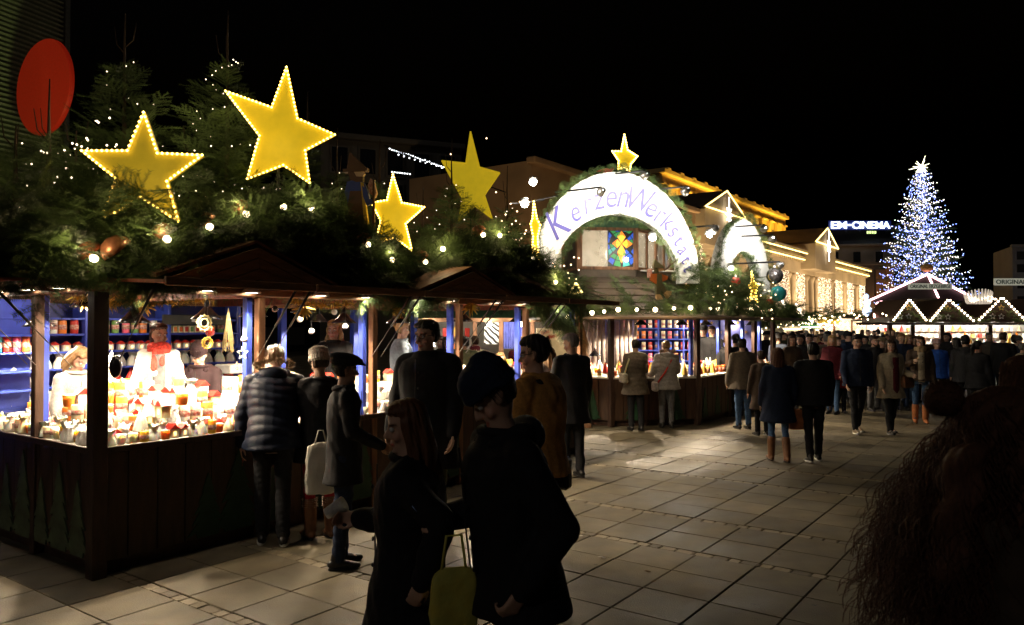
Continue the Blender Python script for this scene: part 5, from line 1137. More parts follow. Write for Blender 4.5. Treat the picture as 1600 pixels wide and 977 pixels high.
# ------------------------------------------------------------------ other buildings
def building(nm, label, fr, L, Dp, H, m, wins, wm, roof=None, extra=None):
    t = thing(nm, label, 'building', fr=fr); obj('wall', MB().box((L / 2, Dp / 2, H / 2), (L, Dp, H)).mesh('wall', [m]), t)
    obj('cornice', MB().box((L / 2, -.1, H), (L + .5, .8, .5), bev=.08).mesh('cornice', [m]), t)
    for (x, z, w, h) in wins:
        f = obj('window', MB().box((0, 0, 0), (w + .35, .16, h + .35)).mesh('window', [m]), t, loc=(x, -.06, z)); obj('pane', MB().box((0, -.1, 0), (w, .06, h)).mesh('pane', [wm]), f)
    if roof: obj('roof', MB().loft([[(0, 0, H), (L, 0, H), (L, Dp, H), (0, Dp, H)], [(2, 2.5, H + roof), (L - 2, 2.5, H + roof), (L - 2, Dp - 2, H + roof), (2, Dp - 2, H + roof)]]).mesh('roof', [mat('slate', (.03, .03, .035), .6)]), t)
    return t
DGL = mat('dark_glass', (.01, .011, .014), .1, .2, 3, 0, spec=.8); LGL = emat('lit_window', (1, .75, .45), 1.1, sample=False)
# cinema block beyond the colonnade
CY = 190.0; cf = frame(Vector(((1285 - 800) / FPX * CY, CY, 0)), math.radians(-8))
CB = building('corner_building', 'dark corner building with the glowing cinema sign on its roof', cf, 30, 14, 22.0, mat('grey_plaster', (.2, .16, .12), .8, .2, .3), [(3 + 5.2 * i, z, 1.7, 2.6) for i in range(5) for z in (5.5, 10, 14.5, 19)], DGL, 5.0)
obj('balustrade', MB().box((14, -.6, 17.1), (30, .5, .35)).mesh('balustrade', [STN]), CB)
rd = obj('bay_tower', MB().lathe([(4.2, 0), (4.2, 16.8), (4.5, 17), (4.5, 17.6)], (19, .8, 0), 20).mesh('bay_tower', [mat('tan_plaster', (.38, .24, .14), .8, .2, .3)], True), CB)
for z in (4.5, 9.5, 13.8):
    for a in (-2.2, -1.55, -1.0): obj('window', MB().box((0, 0, 0), (1.3, .3, 2.7)).mesh('window', [LGL if (z == 9.5 and a > -2) else DGL]), CB, M=Matrix.Translation((19 + 4.25 * math.cos(a), .8 + 4.25 * math.sin(a), z)) @ Matrix.Rotation(a + PI / 2, 4, 'Z'))
obj('pilaster', MB().box((13.5, -.35, 8.8), (2.2, .8, 14)).mesh('pilaster', [MATS['tan_plaster']]), CB)
p = cf @ Vector((13.3, -5, 3)); spot('street_wash', p, cf @ Vector((14, 0, 10)), (1, .5, .22), 1500, 110, .4, .9)
# roof sign
def text_obj(s, size, m, extr=.02, bold=0.0):
    cu = D.curves.new('t', 'FONT'); cu.body = s; cu.size = size; cu.extrude = extr; cu.offset = bold; cu.align_x = 'LEFT'
    ob = D.objects.new('t', cu); TMP.collection.objects.link(ob); TMP.view_layers[0].update(); me = D.meshes.new_from_object(ob.evaluated_get(TMP.view_layers[0].depsgraph)); D.objects.remove(ob); D.curves.remove(cu); me.materials.clear(); me.materials.append(m); return me
def fit_text(me, w, h):
    n = len(me.vertices); v = np.empty(n * 3, np.float32); me.vertices.foreach_get('co', v); v = v.reshape(-1, 3); lo, hi = v.min(0), v.max(0)
    v[:, 0] = (v[:, 0] - lo[0]) / (hi[0] - lo[0]) * w; v[:, 1] = (v[:, 1] - lo[1]) / (hi[1] - lo[1]) * h; me.vertices.foreach_set('co', v.ravel()); me.update(); return me
SG_ = thing('roof_sign', 'glowing blue white roof sign reading EM-CINEMA on the dark corner building', 'sign', Pw(1300, 357, 186))
kk = 186 / FPX; EB = emat('sign_blue_white', (.62, .74, 1), 5)
for s, x0, x1, h in (('EM', 0, 24, 11), ('-', 25, 32, 2.2), ('CINEMA', 33, 92, 11)):
    me = fit_text(text_obj(s, 3, EB, .15, .03), (x1 - x0) * kk, h * kk); obj('letters', me, SG_, M=Matrix.Translation((x0 * kk, 0, 0 if s != '-' else 4.5 * kk)) @ Matrix.Rotation(PI / 2, 4, 'X') )
obj('back_board', MB().box((46 * kk, .5, 5.5 * kk), (98 * kk, .2, 14.5 * kk)).mesh('back_board', [emat('sign_blue', (.05, .1, .9), .05, base=(.01, .015, .08), sample=False)]), SG_)
for x in (4, 25, 46, 67, 88): obj('strut', MB().tube([(x * kk, .5, -6 * kk), (x * kk, .5, 0)], .12, 5).mesh('strut', [BLACK]), SG_)
q = MB()
for i in range(4): q.box(((2 + 3.9 * i) * kk, 0, 2 * kk), (2.9 * kk, .1, 4 * kk), bev=.05)
tag(obj('small_sign', q.mesh('small_sign', [emat('sign_yellow_green', (.75, 1, .35), 1.6)]), loc=Pw(1355, 365, 185.5)), 'small yellow green glowing lettering, too far to read, under the cinema sign', 'sign')
# building behind the stars, brown building behind the arch, louvred block at far left, block at far right
b1 = frame(Vector(((500 - 800) / FPX * 62, 62, 0)), math.radians(22))
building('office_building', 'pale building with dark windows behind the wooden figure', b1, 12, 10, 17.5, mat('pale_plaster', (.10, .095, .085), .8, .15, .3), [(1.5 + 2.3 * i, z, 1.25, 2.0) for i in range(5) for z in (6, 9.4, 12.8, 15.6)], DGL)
b2 = frame(Vector((1.38, 55, 0)), RZ1); bst = mat('brown_stone', (.34, .22, .11), .8, .2, .4)
building('shop_building', 'brown stone building with a plain cornice behind the dazzling lamps', b2, 30, 12, 13.9, bst, [(3 + 4 * i, z, 1.4, 2.4) for i in range(7) for z in (4, 8)], DGL)
spot('wall_wash', (2.5, 46, 3.5), (3.5, 57, 11), (1, .66, .34), 1400, 130, .3, .9)
bl = frame(Vector((-25.6, 41.5, 0)), math.radians(68)); LB = thing('louvre_building', 'modern building with fine horizontal louvres lit greenish at the far left', 'building', fr=bl)
obj('wall', MB().box((-12.0, 9, 12), (26, 18, 30)).mesh('wall', [mat('green_grey', (.10, .115, .06), .7, .6, .12)]), LB)
lv = MB()
for i in range(90): lv.box((-12.0, -.35, 4 + .26 * i), (26.2, .12, .1))
(obj('louvres', lv.mesh('louvres', [mat('louvre_metal', (.30, .32, .2), .5, .2)]), LB))
obj('corner_post', MB().box((1.1, -.3, 14), (.3, .5, 26)).mesh('corner_post', [mat('louvre_metal2', (.12, .13, .12), .5)]), LB)
spot('louvre_light', bl @ Vector((-6, -9, 9)), bl @ Vector((-9, 0, 17)), (.85, 1, .35), 900, 120, .5, 1)
rds = thing('disc_sign', 'large plain red disc sign in front of the louvred building', 'sign', Pw(66, 135, 37), math.radians(-30)); R_d = 2.34
obj('disc', MB().lathe([(.01, -.12), (R_d - .05, -.12), (R_d, -.06), (R_d, .06), (R_d - .05, .12), (.01, .12)], n=56, R=rotm('x', PI / 2)).mesh('disc', [emat('disc_red', (.5, .02, .005), .22, base=(.45, .02, .01))]), rds)
obj('bracket', MB().tube([(0, .1, 0), (-2.6, 2.0, 0)], .1, 6).tube([(0, .1, 1.3), (-2.6, 2.0, 1.3)], .1, 6).mesh('bracket', [BLACK]), rds)
br = frame(Vector(((1583 - 800) / FPX * 120, 120, 0)), math.radians(-20))
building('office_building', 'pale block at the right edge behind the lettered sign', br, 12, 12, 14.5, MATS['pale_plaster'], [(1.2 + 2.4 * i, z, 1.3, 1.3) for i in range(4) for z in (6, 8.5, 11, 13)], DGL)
spot('block_wash', Pw(1560, 505, 100), Pw(1600, 430, 120), (.9, .85, .9), 1200, 90, .5, .9)
# string of white lamps on wires between the buildings
pts = [tuple(Pw(x, 232 + (x - 610) * .34 + random.uniform(-1, 1), 45)) for x in np.linspace(608, 700, 26)] + [tuple(Pw(x, 238 + (x - 612) * .3, 45)) for x in np.linspace(622, 690, 9)] + [tuple(Pw(x, 268 + (x - 612) * .12, 45)) for x in np.linspace(612, 640, 8)]
tag(obj('fairy_lights', bulbs('fairy_lights', pts, .05, emat('cool_white', (.9, .95, 1), 5, sample=False))), 'rows of cool white lamps on the dark roof edge behind the wooden figure', 'string lights')
ln = MB(); ln.tube([tuple(Pw(790, 300, 40)), tuple(Pw(700, 268, 44)), tuple(Pw(600, 226, 45))], .03, 4); tag(obj('cable', ln.mesh('cable', [BLACK])), 'dark cable carrying the cool white lamps', 'cable')
# ------------------------------------------------------------------ the great lit Christmas tree
TY = 103.0; tc = Pw(1442, 510, TY); tc.z = 0; kt = TY / FPX; TH = HC + (510 - 262) * kt
T = thing('christmas_tree', 'towering Christmas tree covered in blue and white lights with a spiked star on top', 'Christmas tree', tc)
obj('trunk', MB().tube([(0, 0, 0), (0, 0, TH)], [.35, .06], 8).mesh('trunk', [BARK]), T)
rg3 = np.random.default_rng(4); P = []; Dd = []; S = []; LBp = []; LWp = []
nb = 215
for i in range(nb):
    u = (i + .5) / nb; z = 2.8 + (TH - 2.8) * u ** 1.05; R_ = 6.9 * (1 - u) ** .72 * rg3.uniform(.72, 1.12) + .25; a = i * 2.399; d = np.array([math.cos(a), math.sin(a), -.18 + .35 * u]); e = np.array([math.cos(a), math.sin(a), .1])
    for j in range(max(1, int(R_ / 1.0))):
        P.append(np.array([0, 0, z]) + d * (j * 1.0)); Dd.append(d + rg3.normal(0, .15, 3)); S.append(3.6 * (1.1 - .4 * u))
    m_ = int(4 + R_ * 3.4); blue = rg3.random() < .55
    for j in range(m_):
        q_ = np.array([0, 0, z]) + d * R_ * (j + rg3.random()) / m_ * 1.03 + np.array([0, 0, .12 * R_ * ((j / m_) ** 2)]) + rg3.normal(0, .11, 3)
        (LBp if rg3.random() < (.8 if blue else .3) else LWp).append(q_)
obj('crown', foliage('crown', P, Dd, np.array(S), kinds=BOUGHS_T), T)
obj('blue_lights', bulbs('blue_lights', LBp, .075, emat('tree_blue', (.26, .34, 1), 5, sample=False), 4), T); obj('white_lights', bulbs('white_lights', LWp, .062, emat('tree_white', (1, .88, .74), 5.5, sample=False), 4), T)
q = MB()
for k in range(16):
    zz = 1 - 2 * (k + .5) / 16; a = k * 2.4; r = math.sqrt(1 - zz * zz); L = 1.0 if k % 3 else 1.55; q.capsule((0, 0, TH + .2), (r * math.cos(a) * L, r * math.sin(a) * L, TH + .2 + zz * L), .07, .02, 4)
obj('top_star', q.mesh('top_star', [emat('top_star', (1, .92, .6), 5)]), T)
for pz, pw in ((6, 500), (13, 300)): point('tree_glow', (0, -7, pz), (.5, .6, 1), pw * .5, 1.0, T)
# ------------------------------------------------------------------ stalls on the right with gables edged in bulbs
SB = emat('gable_bulb', (1, .76, .52), 13)
YR = 40.0; kr = YR / FPX; n = 0
RS = thing('market_stall', 'row stall with three fir covered gables edged in bulbs, at the right', 'market stall', Pw(1395, 510, YR).to_2d().to_3d())
def RX(px): return (px - 1395) * kr
def RZ(py): return HC + (510 - py) * kr
for (xl, xp, xr, yp, yb) in ((1391, 1417, 1444, 468, 502), (1448, 1478, 1518, 468, 503), (1523, 1561, 1598, 465, 502), (1602, 1640, 1680, 465, 502)):
    obj('gable', MB().prism([(RX(xl) - .05, RZ(yb)), (RX(xr) + .05, RZ(yb)), (RX(xp), RZ(yp) - .02)], (0, .12, 0), (1, 0, 0), (0, 0, 1), .1).mesh('gable', [DWOOD]), RS)
    rr = MB()
    for x in (xl, xr): rr.add([(RX(x), -.1, RZ(yb)), (RX(xp), -.1, RZ(yp)), (RX(xp), 3, RZ(yp)), (RX(x), 3, RZ(yb)), (RX(x), -.1, RZ(yb) - .1), (RX(xp), -.1, RZ(yp) - .1)], [(0, 1, 2, 3), (0, 4, 5, 1)])
    obj('gable_roof', rr.mesh('gable_roof', [DWOOD]), RS)
    P = []; Dd = []
    for i in range(70):
        u, v = RNG.random(), RNG.random(); x = RX(xl) + (RX(xr) - RX(xl)) * u; hz = 1 - abs(u - .5) * 2; P.append(tuple(RS.location + Vector((x, -.05, RZ(yb) + (RZ(yp) - RZ(yb)) * hz * v)))); Dd.append((RNG.uniform(-1, 1), -.6, RNG.uniform(-.8, .4)))
    f_ = obj('fir_cover', foliage('fir_cover', P, Dd, RNG.uniform(.5, .9, 70), kinds=BOUGHS_T), RS); f_.location = -RS.location
    for (x0, x1) in ((xl, xp), (xp, xr)):
        for j in range(9):
            u = (j + .5) / 9; pz = (RX(x0 + (x1 - x0) * u), -.28, RZ((yb if x0 == xl else yp) + ((yp - yb) if x0 == xl else (yb - yp)) * u)); _o = obj('bulb', MB().ell((0, 0, 0), (.052,) * 3, 8, 6).mesh('bulb', [SB], True) if n == 0 else GBM, RS, loc=pz); GBM = _o.data
            n += 1
    for j in range(3):
        R5 = [(.16 * (1 if k % 2 == 0 else .42) * math.sin(k * PI / 5), .16 * (1 if k % 2 == 0 else .42) * math.cos(k * PI / 5)) for k in range(10)]; q = MB()
        for k in range(10): q.tube([(R5[k][0], 0, R5[k][1]), (R5[(k + 1) % 10][0], 0, R5[(k + 1) % 10][1])], .012, 4)
        obj('star_outline', q.mesh('star_outline', [cm(['silver', 'silver', 'gold'][j])]), RS, loc=(RX(xp) + (j - 1) * .45 if j < 2 else RX(xp), -.2, RZ(yb) + [.25, .25, .7][j]))
obj('eave', MB().box((RX(1495), -.15, RZ(506)), (RX(1700) - RX(1386), .5, .14), bev=.02).mesh('eave', [DWOOD]), RS); obj('roof', MB().box((RX(1540), 1.6, RZ(500)), (RX(1690) - RX(1390), 3.2, .25)).mesh('roof', [DWOOD]), RS)
q = MB()
for i in range(160): q.tube([(RX(1388 + 1.9 * i), -.42, RZ(505.4) - .02), (RX(1388 + 1.9 * i), -.42, RZ(508) - random.uniform(0, .04))], .008, 3)
obj('icicle_trim', q.mesh('icicle_trim', [cm('silver')]), RS)
for px in (1390, 1425, 1471, 1546, 1620): obj('post', MB().box((RX(px), 0, 1.0), (.22, .2, 2.1), bev=.02).mesh('post', [DWOOD]), RS)
obj('counter_front', MB().box((RX(1540), 0, .5), (RX(1690) - RX(1390), .1, 1.0)).mesh('counter_front', [DWOOD]), RS); obj('counter', MB().box((RX(1540), .4, 1.02), (RX(1690) - RX(1390), .9, .04)).mesh('counter', [CREAM]), RS)
obj('back_wall', MB().box((RX(1540), 2.6, 1.2), (RX(1690) - RX(1390), .06, 2.3)).mesh('back_wall', [CREAM]), RS)
for z in (1.3, 1.65): obj('shelf', MB().box((RX(1540), 2.4, z), (RX(1690) - RX(1390), .35, .03)).mesh('shelf', [WOOD]), RS)
cl_ = ['white', 'cream', 'red', 'gold', 'orange', 'silver']
for i in range(70):
    c = random.choice(cl_); kd = random.choice(['lantern', 'candle', 'gift']); a_, b_ = {'lantern': (.18, .3), 'candle': (.07, .25), 'gift': (.11, .32)}[kd]; zz = [1.04, 1.32, 1.67][i % 3]
    put(kd, c, a_, b_, tuple(RS.location + Vector((RX(1400) + .135 * i, .3 if i % 3 == 0 else 2.35, zz))), F0, 'in the bulb gabled stalls at the right, %s' % ['on the counter', 'on the lower shelf', 'on the upper shelf'][i % 3], 'wares in the bulb gabled stalls', parts=False)
for i in range(6): point('stall_light', (RX(1405 + 40 * i), .9, 2.0), (1, .93, .80), 170, .15, RS)
for i in range(6): obj('strip_lamp', MB().box((RX(1405 + 40 * i), .9, 2.12), (1.0, .1, .06)).mesh('strip_lamp', [emat('strip_glow', (1, .95, .85), 12)]), RS)
# carousel like roof edged with pink white tubes
CA = thing('pyramid_roof', 'pyramid shaped stall roof edged with pink white light tubes in front of the Christmas tree', 'stall roof', Pw(1449, 510, 52).to_2d().to_3d()); kc = 52 / FPX
ap = Vector((0, 0, HC + (510 - 430) * kc)); PW_ = emat('pink_tube', (1, .5, .55), 7)
cor = [Vector((-82 * kc, .8, HC + 40 * kc)), Vector((-12 * kc, -2.2, HC + 42 * kc)), Vector((82 * kc, -.3, HC + 35 * kc)), Vector((20 * kc, 3, HC + 44 * kc))]
q = MB(); q.add([tuple(ap)] + [tuple(c) for c in cor], [(0, 1, 2), (0, 2, 3), (0, 3, 4), (0, 4, 1), (1, 4, 3, 2)]); obj('canopy', q.mesh('canopy', [mat('canopy_brown', (.012, .010, .008), .85)]), CA)
for c in cor[:3]:
    o_ = Vector((0, -.1, .06)); q = MB().tube([tuple(ap + o_), tuple(c + o_)], .07, 6); obj('light_tube', q.mesh('light_tube', [PW_], True), CA)
obj('light_tube', MB().tube([tuple(ap + Vector((-.2, -.1, -.25))), tuple(cor[0] + Vector((.3, -.3, -.2)))], .04, 6).mesh('light_tube', [PW_], True), CA)
obj('column', MB().lathe([(.9, 0), (.9, HC + 40 * kc)], n=12).mesh('column', [mat('carousel_wood', (.3, .17, .07), .6)], True), CA)
for i in range(6): obj('candle_post', MB().lathe([(.05, HC + 6 * kc), (.05, HC + 30 * kc), (.02, HC + 34 * kc)], (1.0 * math.cos(i), -1.0 * abs(math.sin(i)) - .2, 0), 8).mesh('candle_post', [cm('gold')], True), CA)
obj('finial', MB().ell(tuple(ap + Vector((0, 0, .5))), (.45, .3, .3), 12, 8).mesh('finial', [mat('finial_gold', (.5, .3, .1), .5)], True), CA)
def board(px0, px1, py, h, Y, s, label, rot=0.0, tcol=(.02, .06, .03), bcol=(.62, .62, .5), em=.35):
    k_ = Y / FPX; t_ = thing('lettered_sign', label, 'sign', Pw(px0, py, Y), rot); w = (px1 - px0) * k_
    obj('board', MB().box((w / 2, .03, 0), (w, .05, h * k_), bev=.01).mesh('board', [emat('sign_board', bcol, em, base=bcol, sample=False)]), t_)
    me = fit_text(text_obj(s, 1, mat('sign_text', tcol, .6, .1), .01, .012), w * .92, h * k_ * .6); obj('lettering', me, t_, M=Matrix.Translation((w * .04, -.012, -h * k_ * .3)) @ Matrix.Rotation(PI / 2, 4, 'X')); return t_
board(1420, 1489, 447.5, 9.5, 38.6, 'ORIGINAL ERZGEBIRGE', 'long sign board reading ORIGINAL ERZGEBIRGE over the bulb gables')
t_ = board(1554, 1628, 440.5, 11, 38.6, 'ORIGINAL ERZ', 'sign board reading ORIGINAL at the right edge')
for px in (1424, 1485, 1560, 1620): obj('sign_post', MB().tube([tuple(Pw(px, 445, 38.8)), tuple(Pw(px, 500, 38.9))], .03, 5).mesh('sign_post', [BLACK]), RS, M=RS.matrix_local.inverted())
# crown shaped lamp of pale petals
cr = thing('petal_lamp', 'crown shaped cluster of pale glowing petals on the roof of the right stalls', 'lamp', Pw(1528, 472, 38.8)); kp = 38.8 / FPX; PET = emat('petal_glow', (1, .85, .68), .35, base=(.8, .75, .7), sample=False)
for ring, (nn_, R1, hgt) in enumerate(((13, 22, 19), (10, 15, 12), (7, 8, 6))):
    for k in range(nn_):
        a = PI + PI * (k + .5) / nn_ * 1.0; x = math.cos(a) * R1 * kp; y = math.sin(a) * R1 * kp * .6
        obj('petal', MB().capsule((x * .8, y, .0), (x * 1.0, y * .9, hgt * kp * (.55 + .45 * math.sin(PI * (k + .5) / nn_))), .12, .05, 8, sq=(1, .5)).mesh('petal', [PET], True), cr)
stuff(obj('bulb_bed', bulbs('bulb_bed', [(random.uniform(-20, 20) * kp, -random.uniform(.2, .5), random.uniform(0, 8) * kp) for _ in range(60)], .04, FAIRYW), cr))
# ------------------------------------------------------------------ lit market lane in the distance
def small_stall(px0, px1, Y, ztop, label, awn, tub=None, wl=(1, .9, .7), pw=120, seed=0):
    rg = random.Random(seed); k_ = Y / FPX; w = (px1 - px0) * k_; t_ = thing('market_stall', label, 'market stall', Pw(px0, 510, Y).to_2d().to_3d(), group='small stalls of the far market lane')
    H_ = HC + (510 - ztop) * k_
    obj('back_wall', MB().box((w / 2, 2.4, H_ / 2), (w, .08, H_)).mesh('back_wall', [mat('stall_cream', (.6, .5, .36), .8, .4, 6)]), t_); obj('counter_front', MB().box((w / 2, 0, .5), (w, .12, 1.0)).mesh('counter_front', [DWOOD]), t_)
    zr_ = min(H_ - .5, HC + 3 * k_) if H_ > 2.8 else H_ - .25
    obj('awning', MB().add([(0, 0, zr_ + .15), (w, 0, zr_ + .15), (w, -.8, zr_ - .08), (0, -.8, zr_ - .08), (0, -.8, zr_ - .3), (w, -.8, zr_ - .3)], [(0, 3, 2, 1), (3, 4, 5, 2)]).mesh('awning', [awn]), t_)
    obj('roof', MB().loft([[(-.1, -.2, zr_ + .1), (w + .1, -.2, zr_ + .1), (w + .1, 2.6, zr_ + .1), (-.1, 2.6, zr_ + .1)], [(w * .3, 1.1, H_), (w * .7, 1.1, H_), (w * .7, 1.3, H_), (w * .3, 1.3, H_)]]).mesh('roof', [DWOOD]), t_)
    for x in (0.05, w / 2, w - .05): obj('post', MB().box((x, 0, zr_ / 2), (.12, .12, zr_)).mesh('post', [WOOD]), t_)
    B = [(x, -.85, zr_ - .02 + rg.uniform(-.05, .05)) for x in np.arange(.1, w, .35 * Y / 45)] + [(w * (.05 + .3 * i / 5), -.25, zr_ + (H_ - zr_) * i / 5) for i in range(6)] + [(w * (.95 - .3 * i / 5), -.25, zr_ + (H_ - zr_) * i / 5) for i in range(6)]
    obj('bulbs', bulbs('bulbs', B, .038 * Y / 40, emat('lane_bulb', (1, .78, .45), 14, sample=False)), t_)
    P = []; Dd = []
    for i in range(40): P.append(tuple(t_.location + Vector((rg.uniform(0, w), -.3, zr_ + .2 + rg.uniform(0, .5))))); Dd.append((rg.uniform(-1, 1), -.6, rg.uniform(-.6, .5)))
    f_ = obj('fir_trim', foliage('fir_trim', P, Dd, 1.6, kinds=BOUGHS_T), t_); f_.location = -t_.location
    if tub: obj('light_tube', MB().tube([(0, -.9, zr_ - .2), (w, -.9, zr_ - .2)], .03 * Y / 40, 5).mesh('light_tube', [tub]), t_)
    for i in range(int(w / .45)):
        c = rg.choice(cl_); kd = rg.choice(['lantern', 'candle']); a_, b_ = {'lantern': (.22, .4), 'candle': (.1, .35)}[kd]; put(kd, c, a_, b_, tuple(t_.location + Vector((.2 + .45 * i, .1, 1.0))), F0, 'on a counter of the far market lane', 'wares of the far market lane', parts=False)
    point('stall_light', (w / 2, .4, zr_ - .15), wl, pw, .2, t_); obj('lamp', MB().ell((w / 2, .3, zr_ - .1), (.14, .14, .1), 8, 6).mesh('lamp', [emat('lane_lamp', (1, .9, .75), 12)], True), t_); return t_
RT_ = emat('neon_red', (1, .12, .1), 6); WT_ = emat('neon_warm', (1, .8, .5), 8); AW = [mat('awning_yellow', (.6, .4, .05), .7, .2), mat('awning_red', (.45, .05, .04), .7, .2), mat('awning_cream', (.6, .55, .42), .7, .2), mat('awning_green', (.05, .2, .09), .7, .2)]
for i, (a_, b_, Y, zt, aw, tb, lb) in enumerate([(1196, 1240, 33, 498, 2, WT_, 'pale stall with warm tube light right of the octagonal stall'), (1238, 1272, 44, 499, 3, WT_, 'green awned stall in the far lane'), (1270, 1304, 50, 493, 0, None, 'yellow awned stall in the far lane below the widest light curtain'), (1302, 1332, 58, 500, 1, RT_, 'red awned stall with red neon in the far lane'), (1330, 1362, 50, 494, 1, RT_, 'red stall with glowing red tube left of the bulb gables'), (1360, 1392, 46, 498, 2, RT_, 'cream awned stall beside the bulb gables'), (1215, 1262, 60, 490, 2, WT_, 'tall roofed stall beyond the green awned stall'), (1180, 1212, 27, 500, 2, None, 'brightly lit stall just behind the octagonal stall')]):
    small_stall(a_, b_, Y, zt, lb, AW[aw], tb, seed=i, pw=420)
o = obj('snow_figure', MB().ell((0, 0, .5), (.55, .5, .6), 12, 8).ell((0, 0, 1.4), (.42, .4, .45), 12, 8).ell((-.1, 0, 2.1), (.3, .3, .33), 12, 8).mesh('snow_figure', [emat('figure_glow', (.55, .7, 1), 1.6, base=(.7, .75, .8))], True), loc=Pw(1355, 493, 47)); o.scale = (.5, .5, .55); tag(o, 'bluish glowing figure on a stall roof left of the bulb gables', 'ornament')
for (px, Y, lb) in ((1366, 42, 'left'), (1376, 42, 'right')):
    q_ = [tuple(Pw(px + random.uniform(-2.5, 2.5) * (1 - j / 26), 513 - j * .95, Y)) for j in range(24)]; tag(obj('light_pyramid', bulbs('light_pyramid', q_, .05, emat('pyr', (1, .45, .35), 14, sample=False))), '%s slim pyramid of reddish bulbs left of the bulb gables' % lb, 'light pyramid')
q_ = [tuple(Pw(x, y, 45)) for x, y in [(1244 + i * 1.3, 476 + i * 2.2) for i in range(9)] + [(1222 + i * 1.6, 470 + i * 3) for i in range(9)] + [(1212, 480 + i * 2) for i in range(8)]]
tag(obj('fairy_lights', bulbs('fairy_lights', q_, .09, emat('lane_star', (1, .86, .66), 12, sample=False))), 'slanting rows of bright bulbs at the foot of the light curtains', 'string lights')
q_ = [tuple(Pw(random.uniform(1205, 1392), random.gauss(505, 7), random.uniform(40, 60))) for _ in range(230)]
q_ = [p for p in q_ if p[2] < HC + 1.3]
tag(obj('fairy_lights', bulbs('fairy_lights', q_, .05, emat('lane_bulb', (1, .78, .45), 14, sample=False))), 'warm string lights hung over the far market lane', 'string lights')
# zebra cloth, blue curtain and lettered board of the stall beyond the long stall
ZB = thing('market_stall', 'stall beyond the long stall hung with striped cloth and blue curtains', 'market stall', Pw(700, 510, 17.5).to_2d().to_3d()); kz = 17.5 / FPX
def zx(px): return (px - 700) * kz
def zz_(py): return HC + (510 - py) * kz
obj('eave', MB().box((zx(770), -.1, zz_(500)), (zx(850) - zx(640), .6, .09), bev=.01).mesh('eave', [WOODX]), ZB); obj('roof', MB().add([(zx(640), -.3, zz_(498)), (zx(850), -.3, zz_(498)), (zx(850), 2.2, zz_(478)), (zx(640), 2.2, zz_(478))], [(0, 1, 2, 3)]).mesh('roof', [GREENP]), ZB)
obj('back_wall', MB().box((zx(745), 2.5, 1.2), (zx(850) - zx(620), .05, 2.4)).mesh('back_wall', [CREAM]), ZB)
zc = mat('zebra_cloth', (.75, .73, .68), .8, .1)
nt = zc.node_tree; wv = nt.nodes.new('ShaderNodeTexWave'); wv.inputs['Scale'].default_value = 3.3; wv.inputs['Distortion'].default_value = 6; wv.inputs['Detail'].default_value = 1; wv.inputs['Detail Scale'].default_value = .8; rp = nt.nodes.new('ShaderNodeValToRGB'); rp.color_ramp.interpolation = 'CONSTANT'
rp.color_ramp.elements[0].color = (.02, .02, .02, 1); rp.color_ramp.elements[1].position = .45; rp.color_ramp.elements[1].color = (.8, .78, .72, 1); tcz = nt.nodes.new('ShaderNodeTexCoord'); mz = nt.nodes.new('ShaderNodeMapping'); mz.inputs['Rotation'].default_value = (0, .8, 0)
nt.links.new(tcz.outputs['Object'], mz.inputs[0]); nt.links.new(mz.outputs[0], wv.inputs['Vector']); nt.links.new(wv.outputs['Fac'], rp.inputs[0]); nt.links.new(rp.outputs[0], nt.nodes['Principled BSDF'].inputs['Base Color'])
obj('striped_cloth', MB().box((zx(770), 0, zz_(521)), (27 * kz, .012, 34 * kz)).mesh('striped_cloth', [zc]), ZB)
cur = []
for y_ in (zz_(503), zz_(545)): cur.append([(zx(785) + i * 36 * kz / 30, .03 * math.sin(i * 1.9), y_) for i in range(31)])
obj('blue_curtain', MB().loft(cur, cap=False, closed=False).mesh('blue_curtain', [mat('curtain_blue', (.10, .12, .42), .8, .2)], True), ZB)
for px in (655, 742, 783, 832): obj('post', MB().box((zx(px), 0, 1.1), (.1, .1, 2.1), bev=.01).mesh('post', [WOOD]), ZB)
obj('counter_front', MB().box((zx(745), 0, .5), (zx(850) - zx(640), .1, 1.0)).mesh('counter_front', [DWOOD]), ZB)
for i in range(16): put(random.choice(['lantern', 'candle', 'gift']), random.choice(['white', 'gold', 'red', 'orange']), .11, .3, tuple(ZB.location + Vector((zx(648) + .085 * i, .2, 1.0 + .35 * (i % 3)))), F0, 'in the striped cloth stall beyond the long stall', 'wares in the striped cloth stall', parts=False)
for px in (670, 765, 815): point('stall_light', (zx(px), -.5, 2.0), (1, .9, .75), 60, .1, ZB); obj('lamp', MB().ell((zx(px), -.5, 2.0), (.07, .07, .06), 8, 6).mesh('lamp', [emat('lane_lamp', (1, .9, .75), 12)], True), ZB)
EB_ = thing('lettered_sign', 'cream board with red script reading Echt Schwaebische behind the grey haired man', 'sign', Pw(838, 535, 17.0), 0); ke = 17 / FPX
obj('board', MB().box((25 * ke, .03, 0), (50 * ke, .05, 44 * ke), bev=.01).mesh('board', [mat('board_cream', (.5, .42, .26), .7, .1)]), EB_)
for s, x, y, w, h in (('Echte', 8, 12, 13, 5), ('Schwäbische', 6, 2, 32, 6)):
    me = fit_text(text_obj(s, 1, mat('script_red', (.4, .04, .02), .6), .008), w * ke, h * ke); obj('lettering', me, EB_, M=Matrix.Translation((x * ke, -.008, y * ke)) @ Matrix.Rotation(-.25, 4, 'Y') @ Matrix.Rotation(PI / 2, 4, 'X'))
